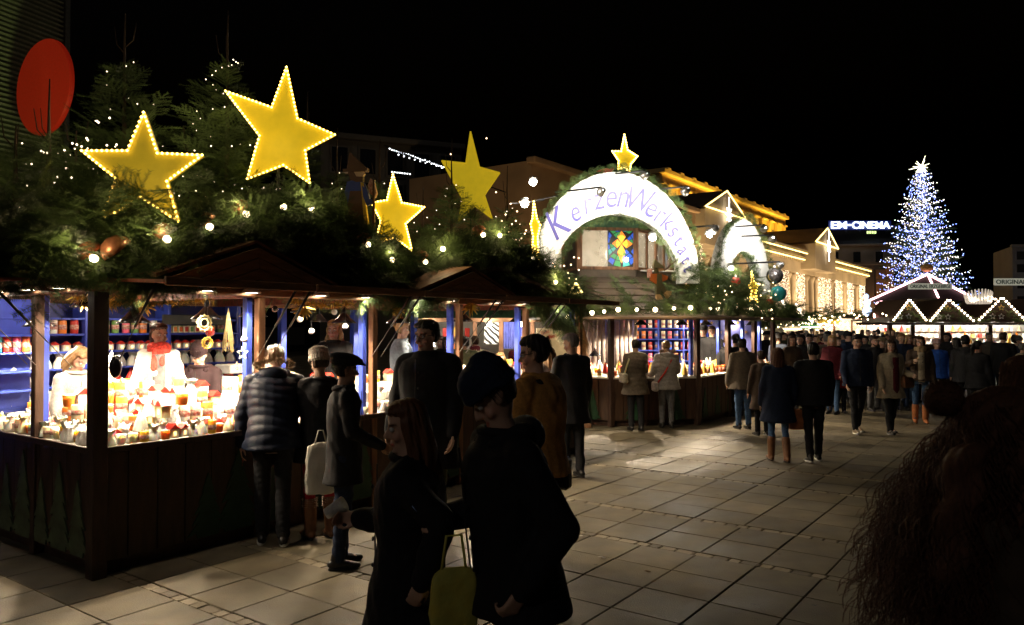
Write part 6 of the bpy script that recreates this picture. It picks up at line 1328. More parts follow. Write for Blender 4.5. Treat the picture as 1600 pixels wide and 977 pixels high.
# ------------------------------------------------------------------ people
TVL = TMP.view_layers[0]
def fuse(mb, vox, smooth=4, name='m'):
    """one continuous skin over overlapping closed shapes"""
    me = D.meshes.new(name); me.from_pydata(mb.v, [], mb.f); ob = D.objects.new(name, me); TMP.collection.objects.link(ob)
    r = ob.modifiers.new('r', 'REMESH'); r.mode = 'VOXEL'; r.voxel_size = vox; r.use_smooth_shade = True
    s = ob.modifiers.new('s', 'SMOOTH'); s.factor = .5; s.iterations = smooth
    TVL.update(); out = D.meshes.new_from_object(ob.evaluated_get(TVL.depsgraph)); D.objects.remove(ob); D.meshes.remove(me); out.name = name; return out
def getv(me):
    v = np.empty(len(me.vertices) * 3, np.float32); me.vertices.foreach_get('co', v); return v.reshape(-1, 3).astype(float)
def getn(me):
    n = np.empty(len(me.vertices) * 3, np.float32); me.vertices.foreach_get('normal', n); return n.reshape(-1, 3).astype(float)
def setv(me, v): me.vertices.foreach_set('co', v.astype(np.float32).ravel()); me.update()
def folds(me, amp, kind, seed):
    v = getv(me); n = getn(me); rs = np.random.default_rng(seed); d = np.zeros(len(v))
    if kind == 'puffer':
        d += np.abs(np.sin(v[:, 2] * PI / .08 + 1.1 * np.sin(v[:, 0] * 9 + v[:, 2] * 5) + .7 * np.sin(v[:, 1] * 11))) * .007 - .003
        amp *= .6
    for i in range(5):
        k = rs.normal(0, 1, 3) * (10 + 7 * i); k[2] *= (.55 if kind != 'trousers' else 2.2); ph = rs.random() * 6
        d += np.sin(v @ k + ph + 1.3 * np.sin(v @ (k[::-1] * .4) + ph)) / (1.4 + i) * amp * .6
    setv(me, v + n * d[:, None])
def color_attr(me, cols):
    at = me.color_attributes.new('paint', 'FLOAT_COLOR', 'POINT'); at.data.foreach_set('color', np.asarray(cols, np.float32).ravel())
def skin_mat(name, c):
    if name in MATS: return MATS[name]
    m = mat(name, c, .5, .08, 14, .12, spec=.35); b = m.node_tree.nodes['Principled BSDF']; N = m.node_tree.nodes; L = m.node_tree.links
    b.inputs['Subsurface Weight'].default_value = .08; b.inputs['Subsurface Radius'].default_value = (.01, .004, .002)
    src = b.inputs['Base Color'].links[0].from_socket; at = N.new('ShaderNodeAttribute'); at.attribute_name = 'paint'; mx = N.new('ShaderNodeMix'); mx.data_type = 'RGBA'; mx.blend_type = 'MULTIPLY'; mx.inputs[0].default_value = 1
    L.new(src, mx.inputs[6]); L.new(at.outputs['Color'], mx.inputs[7]); L.new(mx.outputs[2], b.inputs['Base Color']); return m
SKIN = skin_mat('skin', (.58, .36, .26)); SKIN2 = skin_mat('skin_tan', (.42, .25, .17))
def cloth(name, c, rough=.85, sc=30, var=.2, **k): return mat('cloth_' + name, c, rough, var, sc, .3, spec=.25, **k)
CL = dict(black=cloth('black', (.012, .012, .014)), char=cloth('charcoal', (.03, .03, .033)), navy=cloth('navy', (.014, .022, .05)), puff=cloth('navy_puffer', (.007, .011, .026), .5), brown=cloth('brown', (.06, .04, .028)), taupe=cloth('taupe', (.14, .115, .09)), beige=cloth('beige', (.36, .30, .21)), mustard=cloth('mustard_fleece', (.50, .25, .07), .95, 60), grey=cloth('light_grey', (.34, .32, .31)), mid=cloth('mid_grey', (.12, .12, .125)),
          jean=cloth('jeans', (.05, .10, .20), .85, 40, .35), djean=cloth('dark_jeans', (.02, .035, .075), .85, 40, .3), red=cloth('red', (.38, .02, .025)), white=cloth('white', (.5, .48, .44)), teal=cloth('teal', (.02, .32, .38)), scarfred=cloth('scarf_red', (.55, .05, .035), .8, 45, .5), blue=cloth('bright_blue', (.03, .11, .5), .5), maroon=cloth('maroon', (.10, .012, .02)), fur=cloth('fur', (.35, .24, .13)), wool=cloth('grey_wool', (.42, .37, .32), .95, 70, .3), green=cloth('olive', (.07, .07, .035)), steel=cloth('steel_blue', (.18, .22, .28)), plum=cloth('plum', (.016, .007, .009)), bluegrey=cloth('blue_grey', (.09, .11, .16)), khaki=cloth('khaki', (.20, .15, .09)))
HR = dict(black=mat('hair_black', (.012, .009, .008), .45, .4, 40, .3, stretch=(6, 6, 1)), brown=mat('hair_brown', (.045, .022, .012), .45, .4, 40, .3, stretch=(6, 6, 1)), light=mat('hair_light_brown', (.20, .11, .05), .45, .4, 40, .3, stretch=(6, 6, 1)), blonde=mat('hair_blonde', (.42, .27, .12), .45, .4, 40, .3, stretch=(6, 6, 1)), red=mat('hair_auburn', (.13, .052, .022), .42, .4, 40, .3, stretch=(6, 6, 1)), grey=mat('hair_grey', (.16, .15, .14), .5, .4, 40, .3, stretch=(6, 6, 1)), chest=mat('hair_chestnut', (.085, .032, .016), .75, .4, 40, .3, stretch=(6, 6, 1)))
LEA = mat('leather_brown', (.16, .07, .03), .45, .3, 12, .3); LEB = mat('leather_black', (.015, .014, .014), .35, .2, 12, .2); RUB = mat('rubber_white', (.7, .68, .62), .6, .1, 10, .1); TANB = mat('leather_tan', (.38, .13, .045), .42, .3, 10, .25)
EYEW = mat('eye_white', (.7, .68, .66), .2, .05, 5, 0); EYED = mat('eye_dark', (.02, .012, .01), .1, .1, 5, 0)
HEADR = [(-.118, .020, .062, .020), (-.105, .038, .076, .0), (-.08, .050, .083, -.03), (-.05, .058, .085, -.055), (-.02, .065, .084, -.08), (.01, .069, .083, -.092), (.045, .072, .087, -.1), (.075, .069, .080, -.095), (.1, .057, .062, -.075), (.118, .035, .035, -.045), (.125, .012, .01, -.02)]
def head_rings(g=0.0, zs=1.0):
    out = []
    for z, rx_, yf, yb in HEADR:
        cy = (yf + yb) / 2; ry_ = (yf - yb) / 2; out.append([((rx_ + g) * math.cos(t), cy + (ry_ + g) * math.sin(t) * (1 - .12 * abs(math.cos(t))), (z + (g if z > 0 else -g * .5)) * zs) for t in np.linspace(0, 2 * PI, 19)[:-1]])
    return out
def Rm(ax, deg): return rotm(ax, math.radians(deg))
def hand(mb, w, d, nrmal, sc, curl=25, side=1, spread=.5):
    """palm and five fingers from the wrist w along d, closing toward nrmal"""
    d = nrm(d); nn = nrm(np.array(nrmal) - d * np.dot(nrmal, d)); x = np.cross(d, nn) * side
    for i in range(4):
        off_ = (i - 1.5) * .0195 * sc; k0 = w + x * off_ * .55; k1 = w + d * .085 * sc * (1 - .04 * abs(i - 1.2)) + x * off_
        mb.capsule(k0, k1, .0145 * sc, .0105 * sc, 8)
        p = k1; a = math.radians(curl); ls = np.array([.042, .027, .021]) * sc * (1.0, 1.08, 1.02, .8)[i]; dd = d + x * (i - 1.5) * .07 * spread; cur = 0
        for j, l in enumerate(ls):
            cur += a * (.7, 1, .8)[j]; v = nrm(dd) * math.cos(cur) + nn * math.sin(cur); q_ = p + v * l; mb.capsule(p, q_, (.0093 - .0008 * j) * sc, (.0085 - .0008 * j) * sc, 8); p = q_
    p = w + d * .02 * sc - x * .022 * sc; q1 = p + nrm(d * .7 - x * .6 + nn * .45) * .045 * sc; q2 = q1 + nrm(d * .95 - x * .1 + nn * .35) * .032 * sc; q3 = q2 + nrm(d + x * .1 + nn * .4) * .025 * sc
    mb.capsule(p, q1, .0135 * sc, .0115 * sc, 8); mb.capsule(q1, q2, .0108 * sc, .0095 * sc, 8); mb.capsule(q2, q3, .0094 * sc, .0075 * sc, 8)
NP = [0]
def person(label, X, Y, face, h=1.75, group=None, lod=1, z0=0, lean=0, side=0, head=(0, 0, 0), armL=(5, 8, 12, 0), armR=(5, 8, 12, 0), legL=(2, 4), legR=(-3, 2), bulk=1.0, coat=('black', .78, 'wool'), legs='black', shoes=('shoe', LEB), hair=('short', 'brown'), hat=None, scarf=None, hood=None, glasses=False, skin=SKIN, open_coat=None, skirt=None, female=False, curl=25, hands=True, sleeve=None, face_detail=True, cat='person', beard=None):
    if Y > 9: bulk *= 1.10
    NP[0] += 1; seed = NP[0] * 13; k = h / 1.75
    root = thing('person', label, cat, (X, Y, z0), math.radians(face), group=group)
    vox = (.0085, .015, .028)[lod]; cvox = (.012, .019, .032)[lod]; HV = (.007, .012, .022)[lod]
    pel = np.array([0, 0, .95 * k]); RL = Rm('x', -lean) @ Rm('y', side)
    def T(p):
        p = np.array(p, float) * k; return RL @ (p - pel) + pel if p[2] > .95 * k else p
    # legs
    J = {}
    for s, L_ in ((-1, legL), (1, legR)):
        hip = np.array([s * .088, 0, .92]) * k; a, b_ = L_[:2]; kn = hip + Rm('x', a) @ np.array([0, 0, -.42 * k]); an = kn + Rm('x', a - b_) @ np.array([0, 0, -.42 * k]); J[s] = (hip, kn, an, a - b_)
    zmin = min(J[s][2][2] for s in J) - .08 * k
    for s in J: J[s] = tuple(p - np.array([0, 0, zmin]) if i < 3 else p for i, p in enumerate(J[s]))
    pel[2] -= 0; dz = np.array([0, 0, -zmin])
    def TT(p): return T(p) + dz
    sw = (.178 if not female else .158) * (1 + (bulk - 1) * .75)
    A_ = {}
    for s, a in ((-1, armL), (1, armR)):
        sh = TT((s * sw, -.005, 1.425)); p, o_, e, inw = a[:4]; pr, orr = math.radians(p), math.radians(o_); u = np.array([s * math.sin(orr), math.sin(pr) * math.cos(orr), -math.cos(pr) * math.cos(orr)])
        f_, i_ = math.radians(p + e), math.radians(inw); v = np.array([-s * math.sin(i_) + s * math.sin(orr) * .3 * (inw == 0), math.sin(f_) * math.cos(i_), -math.cos(f_) * math.cos(i_)]); v = nrm(v)
        el = sh + u * .285 * k; wr = el + v * .25 * k; A_[s] = (sh, el, wr, v)
    hc = TT((0, .012, 1.635)); RH = RL @ Rm('z', head[1]) @ Rm('x', -head[0]) @ Rm('y', head[2])
    def H(p): return hc + RH @ (np.array(p, float) * k * (1.0 if not female else .96))
    # ---- body, one continuous surface
    b = MB()
    tr = [(.80, .135, .10, 0), (.95, .155, .112, 0), (1.08, .128, .095, 0), (1.22, .135, .095, 0), (1.34, .14, .09, -.005), (1.41, .13, .07, -.01), (1.46, .08, .058, -.012), (1.50, .056, .056, -.005), (1.555, .052, .054, .006), (1.60, .05, .052, .01)]
    b.loft([[tuple(TT((rx_ * math.cos(t), ry_ * math.sin(t) + yo, z))) for t in np.linspace(0, 2 * PI, 17)[:-1]] for z, rx_, ry_, yo in tr])
    b.loft([[tuple(H(p)) for p in r] for r in head_rings()])
    if lod < 2:
        b.capsule(H((0, .086, .012)), H((0, .108, -.024)), .008 * k, .0125 * k, 8); b.ell(H((0, .1, -.030)), (.017 * k, .012 * k, .009 * k), 8, 6)
        b.ell(H((0, .080, -.062)), (.024 * k, .013 * k, .008 * k), 8, 6); b.ell(H((0, .079, -.072)), (.020 * k, .013 * k, .007 * k), 8, 6); b.ell(H((0, .073, -.1)), (.022 * k, .016 * k, .014 * k), 8, 6)
        b.capsule(H((-.045, .074, .033)), H((.045, .074, .033)), .012 * k, .012 * k, 8)
        for s in (-1, 1):
            b.ell(H((s * .072, -.004, -.004)), (.010 * k, .018 * k, .03 * k), 8, 6); b.ell(H((s * .042, .06, -.035)), (.022 * k, .022 * k, .02 * k), 8, 6)
    for s in (-1, 1):
        sh, el, wr, v = A_[s]; b.capsule(sh + np.array([-s * .03, 0, -.03]) * k, el, .038 * k, .037 * k, 10); b.capsule(el, wr, .038 * k, .026 * k, 10)
        if hands and lod == 0: hand(b, wr + v * .012, v, (-s * 1.0, .35, -.1), k * (1.0 if not female else .92), curl, s)
        elif hands:
            b.capsule(wr, wr + v * .085 * k, .026 * k, .036 * k, 8, sq=(.55, 1), ax=(1, 0, 0)); b.capsule(wr + v * .09 * k, wr + v * .15 * k, .03 * k, .016 * k, 8, sq=(.5, 1), ax=(1, 0, 0)); b.capsule(wr + v * .03 * k, wr + v * .08 * k + np.array([-s * .01, .035, 0]) * k, .012 * k, .01 * k, 6)
        hip, kn, an, fa = J[s]; b.capsule(hip, kn, .068 * k, .048 * k, 10); b.capsule(kn, an, .046 * k, .032 * k, 10); b.capsule(an - np.array([0, .02, .02]) * k, an + Rm('x', fa * .3) @ np.array([0, .12 * k, -.045 * k]), .032 * k, .026 * k, 8)
    bm_ = fuse(b, vox, (2, 2, 2)[lod], 'body')
    # eye sockets, lips and brows
    v = getv(bm_); hl = (v - hc) @ RH / (k * (1.0 if not female else .96)); n_ = np.array(RH @ np.array([0, 1, 0])); cols = np.ones((len(v), 4))
    if lod < 2:
        for s in (-1, 1):
            w_ = np.exp(-(((hl[:, 0] - s * .031) / .014) ** 2 + ((hl[:, 2] - .008) / .009) ** 2)) * (hl[:, 1] > .04); v -= n_ * (w_ * .009 * k)[:, None]
            br = (np.abs(hl[:, 0] - s * .033) < .02) & (np.abs(hl[:, 2] - .031 + .15 * np.abs(np.abs(hl[:, 0]) - .033)) < .0055) & (hl[:, 1] > .05); cols[br, :3] = (.25, .2, .17)
        lp = (np.abs(hl[:, 0]) < .024) & (np.abs(hl[:, 2] + .066) < .0085) & (hl[:, 1] > .06); cols[lp, :3] = (.95, .45, .42); ck = np.exp(-(((np.abs(hl[:, 0]) - .045) / .02) ** 2 + ((hl[:, 2] + .03) / .02) ** 2)) * (hl[:, 1] > .02); cols[:, 1:3] *= (1 - .22 * ck)[:, None]; setv(bm_, v)
    color_attr(bm_, cols); bm_.materials.clear(); bm_.materials.append(skin); bo = obj('body', bm_, root)
    if lod < 2 and face_detail:
        e = MB()
        for s in (-1, 1):
            c_ = H((s * .031, .0725, .008)); e = MB().ell(c_, (.0125 * k,) * 3, 10, 7, mi=0).ell(c_ + RH @ np.array([0, .0088 * k, 0]), (.0055 * k, .0048 * k, .0055 * k), 8, 6, mi=1); obj('eye', e.mesh('eye', [EYEW, EYED], True), root)
    # ---- trousers
    t_ = MB(); t_.loft([[tuple(TT((rx_ * math.cos(t), ry_ * math.sin(t), z))) for t in np.linspace(0, 2 * PI, 17)[:-1]] for z, rx_, ry_ in ((.80, .15, .115), (.92, .168, .13), (1.02, .158, .12))])
    boot = shoes[0] == 'boot'; wl = 1.0 if not boot else .82
    for s in (-1, 1):
        hip, kn, an, fa = J[s]; t_.capsule(hip + np.array([0, 0, -.01]), kn, .096 * k * wl, .07 * k * wl, 12); t_.capsule(kn, an + np.array([0, 0, .02]), .068 * k * wl, (.058 if not boot else .045) * k, 12)
    tm = fuse(t_, cvox, 3, 'trousers'); folds(tm, (.011, .008, 0)[lod], 'trousers', seed) if lod < 2 else None; tm.materials.clear(); tm.materials.append(CL[legs]); obj('trousers' if not female or legs in ('jean', 'djean') else 'leggings', tm, root)
    # ---- shoes
    for s in (-1, 1):
        hip, kn, an, fa = J[s]; R = Rm('x', max(-30, min(35, fa * .45))); q = MB(); c_ = an + np.array([0, 0, -.035 * k])
        Lf = .155 * k; q.capsule(c_ + R @ np.array([0, -.045 * k, 0]), c_ + R @ np.array([s * .012, Lf * .45, -.002]), .045 * k, .042 * k, 10, sq=(.9, .85), ax=(1, 0, 0)); q.capsule(c_ + R @ np.array([0, Lf * .3, -.002]), c_ + R @ np.array([s * .015, Lf, -.012]), .042 * k, .033 * k, 10, sq=(1, .75), ax=(1, 0, 0))
        if boot: q.capsule(an + np.array([0, -.012, 0]), an + (kn - an) * .62, .055 * k, .066 * k, 12)
        else: q.capsule(an + np.array([0, -.015, -.01]) * k, an + np.array([0, -.015, .03]) * k, .045 * k, .045 * k, 10)
        sm = fuse(q, (.007, .012, .02)[lod], 2, 'shoe'); sm.materials.clear(); sm.materials.append(shoes[1]); so = obj('boot' if boot else 'shoe', sm, root)
        if lod < 2:
            pts = []; 
            for t in np.linspace(0, 2 * PI, 19)[:-1]: pts.append((.040 * k * math.cos(t) * (1 + .1 * math.sin(t)) + s * .008, .045 * k + .125 * k * math.sin(t)))
            rg_ = [[tuple(c_ + R @ np.array([x * g_, (y - .045 * k) * g_ + .045 * k, z])) for x, y in pts] for z, g_ in ((-.046 * k, .97), (-.044 * k, 1.02), (-.022 * k, 1.0))]
            obj('sole', MB().loft(rg_).mesh('sole', [RUB if len(shoes) > 2 and shoes[2] == 'white' else LEB], True), so)
            if len(shoes) > 2 and shoes[2] == 'white':
                q = MB().ell(c_ + R @ np.array([s * .014, Lf + .008, -.018]), (.034 * k, .03 * k, .02 * k), 10, 7)
                for j in range(4): q.tube([c_ + R @ np.array([-.03 * k, (.035 + .022 * j) * k, .033 * k - .006 * j]), c_ + R @ np.array([.03 * k, (.045 + .022 * j) * k, .033 * k - .006 * j])], .004, 4)
                obj('laces', q.mesh('laces', [RUB], True), so)
            if boot and len(shoes) > 2 and shoes[2] == 'fur':
                q = an + (kn - an) * .62; obj('fur_cuff', furry('fur_cuff', [(q + np.array([math.cos(t) * .06, math.sin(t) * .06, dz_]), (math.cos(t), math.sin(t), RNG.uniform(-.6, .6))) for t in np.linspace(0, 6.28, 26) for dz_ in (-.035, -.02, 0, .02, .035)], .022, CL['wool'], (.062, q)), so)
    # ---- coat
    if coat:
        cc, hem, kind = coat[:3]; g = bulk * (1.06 if kind == 'puffer' else 1.0); c = MB(); hz = hem
        wst = .152 if not female else .135
        rg_ = [(hz, .205 + .10 * max(0, .9 - hz), .165 + .06 * max(0, .9 - hz)), ((hz + .95) / 2 if hz < .9 else .9, .195, .155), (.97, .18, .14), (1.1, wst + .015, .128), (1.25, .178, .142), (1.37, .185, .138), (1.435, .165, .115), (1.475, .10, .085), (1.515, .078, .078)]
        rg_ = [r for i, r in enumerate(rg_) if i == 0 or r[0] > rg_[0][0] + .02]
        def CT(x, y, z):
            p = np.array([x, y, z]) * k; base = TT((x, y, z)) if z > .95 else p + dz
            return base
        c.loft([[tuple(CT(rx_ * g * math.cos(t) * (1 + .03 * math.sin(3 * t)), ry_ * g * math.sin(t), z)) for t in np.linspace(0, 2 * PI, 21)[:-1]] for z, rx_, ry_ in rg_])
        for s in (-1, 1):
            sh, el, wr, v_ = A_[s]; ga = 1 + (g - 1) * .55; c.capsule(sh + np.array([-s * .02, 0, -.01]), el, .07 * k * ga, .062 * k * ga, 12); c.capsule(el, wr + v_ * .015 * k, .06 * k * ga, .046 * k * ga, 12)
            c.capsule(TT((s * .05, -.01, 1.47)), sh + np.array([-s * .01, 0, .0]), .055 * k, .066 * k * ga, 12); c.capsule(TT((s * .06, 0, 1.36)), sh + np.array([-s * .015, 0, -.05]), .10 * k * ga, .072 * k * ga, 12); c.capsule(TT((s * .07, 0, 1.24)), sh + np.array([-s * .05, 0, -.13]), .10 * k * ga, .07 * k * ga, 12)
        if kind == 'open': pass
        cme = fuse(c, cvox, 3, 'coat'); folds(cme, (.015, .010, .004)[lod], kind, seed + 1); cme.materials.clear(); cme.materials.append(CL[cc]); nm = 'jacket' if hem > .8 else 'coat'; co = obj(nm, cme, root)
        if lod < 2:
            # collar, hem seam and front closing
            q = MB(); R1 = [tuple(TT((.088 * math.cos(t), .082 * math.sin(t) - .004, 1.495 + .012 * math.sin(t)))) for t in np.linspace(0, 2 * PI, 17)]; q.tube(R1, .019 * k, 8); obj('collar', q.mesh('collar', [CL[cc]], True), co)
            q = MB(); q.tube([tuple(CT(.012, (.142 if z > 1.2 else .150) * g + .003, z)) for z in np.linspace(max(hz + .05, .96), 1.46, 8)], .004, 5); obj('front_seam', q.mesh('front_seam', [LEB]), co)
            if kind != 'puffer' and kind != 'sweater':
                for j in range(4): obj('button', MB().ell(tuple(CT(-.02, (.145 if j > 1 else .148) * g + .006, 1.36 - .12 * j)), (.011, .006, .011), 8, 5).mesh('button', [LEB], True), co)
    if open_coat:                                         # darker or lighter clothing showing down the open front
        q = MB(); w0 = .06
        sec = []
        for z in np.linspace(open_coat[1], 1.44, 10):
            yy = (.158 if z < 1.2 else .150) * bulk + .004; sec.append([tuple(TT((x, yy - abs(x) * .25, z)) if z > .95 else np.array([x, yy - abs(x) * .25, z]) * k + dz) for x in np.linspace(-w0, w0, 5)] + [tuple(TT((x, yy - .02, z)) if z > .95 else np.array([x, yy - .02, z]) * k + dz) for x in np.linspace(w0, -w0, 5)])
        obj('sweater', q.loft(sec).mesh('sweater', [CL[open_coat[0]]], True), root)
    if skirt:
        q = MB(); rr = [[((.17 + f_ * .035) * math.cos(t) * (1 + .05 * math.sin(5 * t)) * k, (.135 + f_ * .03) * math.sin(t) * k, z * k) for t in np.linspace(0, 2 * PI, 29)[:-1]] for z, f_ in ((.5, 1), (.7, .6), (.98, 0))]; obj('skirt', q.loft(rr).mesh('skirt', [CL[skirt]], True), root)
    # ---- hair
    if hair:
        hk, hcx = hair; hm = HR[hcx]; q = MB()
        if hk != 'bald':
            g_ = .012 if lod else .013
            rr = []
            for (z, rx_, yf, yb) in HEADR[3:]:
                front = yf if z > .062 else (-.005 if z < .02 else .035); cy = (front + yb) / 2; ry_ = (front - yb) / 2 + g_; rr.append([tuple(H(((rx_ + g_) * math.cos(t), cy + ry_ * math.sin(t) * (1 - .1 * abs(math.cos(t))), z + (g_ if z > .05 else 0)))) for t in np.linspace(0, 2 * PI, 19)[:-1]])
            q.loft(rr); q.capsule(H((-.04, .06, .092)), H((.045, .062, .090)), .022 * k, .022 * k, 8)
        if hk in ('long', 'longw', 'curly', 'mid'):
            zl = {'long': -.34, 'longw': -.30, 'curly': -.36, 'mid': -.17}[hk]
            for x_, y_ in ((-.068, .0), (.068, .0), (-.055, -.055), (.055, -.055), (0, -.08), (-.03, -.08), (.03, -.08)):
                w_ = 1.25 if hk in ('curly', 'longw') else 1.05
                q.capsule(H((x_, y_, .03)), H((x_ * w_, y_ - .01, -.12)), .028 * k, .034 * k, 10); q.capsule(H((x_ * w_, y_ - .01, -.12)), hc + RH @ (np.array([x_ * w_ * 1.1, y_ - .02, -.12]) * k) + np.array([0, 0, (zl + .12) * k]), .034 * k, .022 * k, 10)
        if hk == 'curly':
            for x_ in (-.09, 0, .09): q.capsule(H((x_, -.09, -.02)), hc + RH @ (np.array([x_ * 1.4, -.12, -.10]) * k) + np.array([0, 0, -.13 * k]), .045 * k, .035 * k, 12)
        if hk == 'bun': q.ell(H((0, -.115, .06)), (.042 * k, .04 * k, .04 * k), 12, 8)
        if hk == 'pony': q.capsule(H((0, -.1, .06)), H((0, -.15, -.02)), .03 * k, .032 * k, 10); q.capsule(H((0, -.15, -.02)), H((0, -.14, -.20)), .032 * k, .015 * k, 10)
        if q.v:
            hme = fuse(q, HV * 1.1, 3, 'hair'); v = getv(hme); n = getn(hme); hl = (v - hc) @ RH; an_ = np.arctan2(hl[:, 0], hl[:, 1]); st = (1, 1.4, 0)[lod]
            d = (np.sin(an_ * 34 + np.sin(hl[:, 2] * 30 + seed) * 1.2) * .0022 + np.sin(an_ * 15 + hl[:, 2] * 22) * .003 + (np.sin(hl[:, 2] * 55 + an_ * 9) * .006 if hk in ('curly', 'longw') else 0)) * st; setv(hme, v + n * d[:, None]); hme.materials.clear(); hme.materials.append(hm); ho = obj('hair', hme, root)
            if lod == 0 and hk in ('long', 'longw', 'curly', 'mid', 'short', 'bun', 'pony'): obj('strands', strands(H, hk, k, seed, hm), ho)
    if beard:
        q = MB(); q.ell(H((0, .055, -.09)), (.05 * k, .034 * k, .035 * k), 12, 8); q.capsule(H((-.055, .03, -.055)), H((-.03, .065, -.085)), .016, .018, 8); q.capsule(H((.055, .03, -.055)), H((.03, .065, -.085)), .016, .018, 8); bme = fuse(q, HV, 2, 'beard'); bme.materials.clear(); bme.materials.append(HR[beard]); obj('beard', bme, root)
    # ---- hats
    if hat:
        hk, hmx = hat; q = MB(); m_ = CL[hmx] if hmx in CL else hmx
        if hk in ('beanie', 'knit', 'bobble'):
            rr = []
            for (z, rx_, yf, yb) in [(.035, .074, .090, -.1)] + HEADR[6:]: 
                g_ = .02 if hk != 'knit' else .026; cy = (yf + yb) / 2; ry_ = (yf - yb) / 2 + g_; rr.append([tuple(H(((rx_ + g_) * math.cos(t), cy + ry_ * math.sin(t), (z + (.028 if z > .06 else 0)) + .06 * (.0 if hk == 'beanie' else .25) * (z > .08)))) for t in np.linspace(0, 2 * PI, 21)[:-1]])
            q.loft(rr); q.tube([tuple(H((.088 * math.cos(t), -.005 + .110 * math.sin(t), .05 - .03 * (math.sin(t) < 0)))) for t in np.linspace(0, 2 * PI, 19)], .009 * k, 8)
            if hk == 'beanie': q.ell(H((0, -.045, .115)), (.062 * k, .065 * k, .055 * k), 12, 8)
            if hk == 'bobble': q.ell(H((0, -.04, .19)), (.048 * k,) * 3, 12, 9)
            nm = 'knit_hat' if hk != 'beanie' else 'beanie'
        elif hk == 'flat':
            q.ell(H((0, .0, .10)), (.115 * k, .145 * k, .052 * k), 18, 9, R=RH @ Rm('x', -8)); q.ell(H((0, .11, .068)), (.085 * k, .07 * k, .014 * k), 14, 7, R=RH @ Rm('x', -14)); q.ell(H((0, -.02, .07)), (.098 * k, .118 * k, .05 * k), 16, 9, R=RH); nm = 'flat_cap'
        elif hk == 'hood':
            q.loft([[tuple(H(((rx_ + .035) * math.cos(t), ((yf if z > .07 else -.0) + yb) / 2 - .01 + (((yf if z > .07 else -.0) - yb) / 2 + .035) * math.sin(t), z * 1.06 - (.02 if z < 0 else 0)))) for t in np.linspace(0, 2 * PI, 21)[:-1]] for (z, rx_, yf, yb) in [(-.16, .09, .06, -.06)] + HEADR[1:]]); nm = 'hood'
        hme = fuse(q, HV * 1.2, 3, nm)
        if hk in ('knit', 'bobble', 'beanie'):
            v = getv(hme); n = getn(hme); hl = (v - hc) @ RH; an_ = np.arctan2(hl[:, 0], hl[:, 1]); amp = .0035 if hk == 'knit' else .0015; setv(hme, v + n * (np.sin(an_ * 26 + np.sin(hl[:, 2] * 90)) * amp + np.sin(hl[:, 2] * 210) * amp * .7 + (np.sin(hl[:, 2] * 60) * .004 if hk == 'knit' else 0))[:, None] * (1 if lod < 2 else 0))
        hme.materials.clear(); hme.materials.append(m_); obj(nm, hme, root)
    if scarf:
        q = MB()
        for i, (z, r) in enumerate(((1.475, .10), (1.505, .096), (1.535, .088))): q.tube([tuple(TT((r * math.cos(t), r * .92 * math.sin(t) + .01, z + .014 * math.sin(2 * t + i * 2)))) for t in np.linspace(0, 2 * PI, 19)], .026 * k, 8)
        q.capsule(TT((.035, .115, 1.49)), TT((.05, .155, 1.30)), .03 * k, .034 * k, 10, sq=(1, .5), ax=(1, 0, 0)); q.capsule(TT((-.02, .115, 1.49)), TT((-.03, .16, 1.34)), .026 * k, .03 * k, 10, sq=(1, .5), ax=(1, 0, 0))
        sme = fuse(q, (.009, .014, .02)[lod], 2, 'scarf'); folds(sme, .004, 'wool', seed + 5); sme.materials.clear(); sme.materials.append(CL[scarf]); obj('scarf', sme, root)
    if hood:                                              # hood lying on the shoulders, fur edged if asked
        q = MB(); q.ell(TT((0, -.105, 1.465)), (.125 * k, .06 * k, .075 * k), 16, 9); q.capsule(TT((-.1, -.05, 1.49)), TT((-.075, .06, 1.46)), .045 * k, .03 * k, 10); q.capsule(TT((.1, -.05, 1.49)), TT((.075, .06, 1.46)), .045 * k, .03 * k, 10)
        hme = fuse(q, cvox, 3, 'hood'); hme.materials.clear(); hme.materials.append(CL[coat[0]]); ho = obj('hood', hme, root)
        if hood == 'fur' and lod < 2:
            pts = []
            for t in np.linspace(.05 * PI, 1.95 * PI, 60):
                base_ = TT((.135 * math.sin(t) * 1.0, -.09 - .085 * math.cos(t) * .9, 1.545 + .02 * math.cos(t))); pts.append((base_, RL @ np.array([math.sin(t), -math.cos(t), .6])))
            obj('fur_trim', furry('fur_trim', [(p + RNG.normal(0, .012, 3), d + RNG.normal(0, .5, 3)) for p, d in pts for _ in range(14)], .05, CL['fur'], None), ho)
    if glasses:
        q = MB()
        for s in (-1, 1):
            c_ = (s * .031, .094, .008); q.tube([tuple(H((c_[0] + .023 * math.cos(t) , c_[1] - abs(c_[0] + .023 * math.cos(t)) * .15, c_[2] + .015 * math.sin(t)))) for t in np.linspace(0, 2 * PI, 13)], .0024, 5); q.tube([tuple(H((s * .054, .088, .012))), tuple(H((s * .076, .0, .012)))], .0022, 4)
        q.tube([tuple(H((-.009, .097, .010))), tuple(H((.009, .097, .010)))], .002, 4); obj('glasses', q.mesh('glasses', [BLACK], True), root)
    J_ = dict(root=root, T=TT, H=H, A=A_, J=J, k=k, M=Matrix.Translation((X, Y, z0)) @ Matrix.Rotation(math.radians(face), 4, 'Z')); return J_
def furry(name, pts, L, m, core):
    V = []
    for p, d in pts:
        d = nrm(np.array(d, float)); w = nrm(np.cross(d, RNG.normal(0, 1, 3))) * .0035; V += [p - w, p + w, np.array(p) + d * L * RNG.uniform(.6, 1.2)]
    return npmesh(name, V, np.arange(len(V)).reshape(-1, 3), [m])
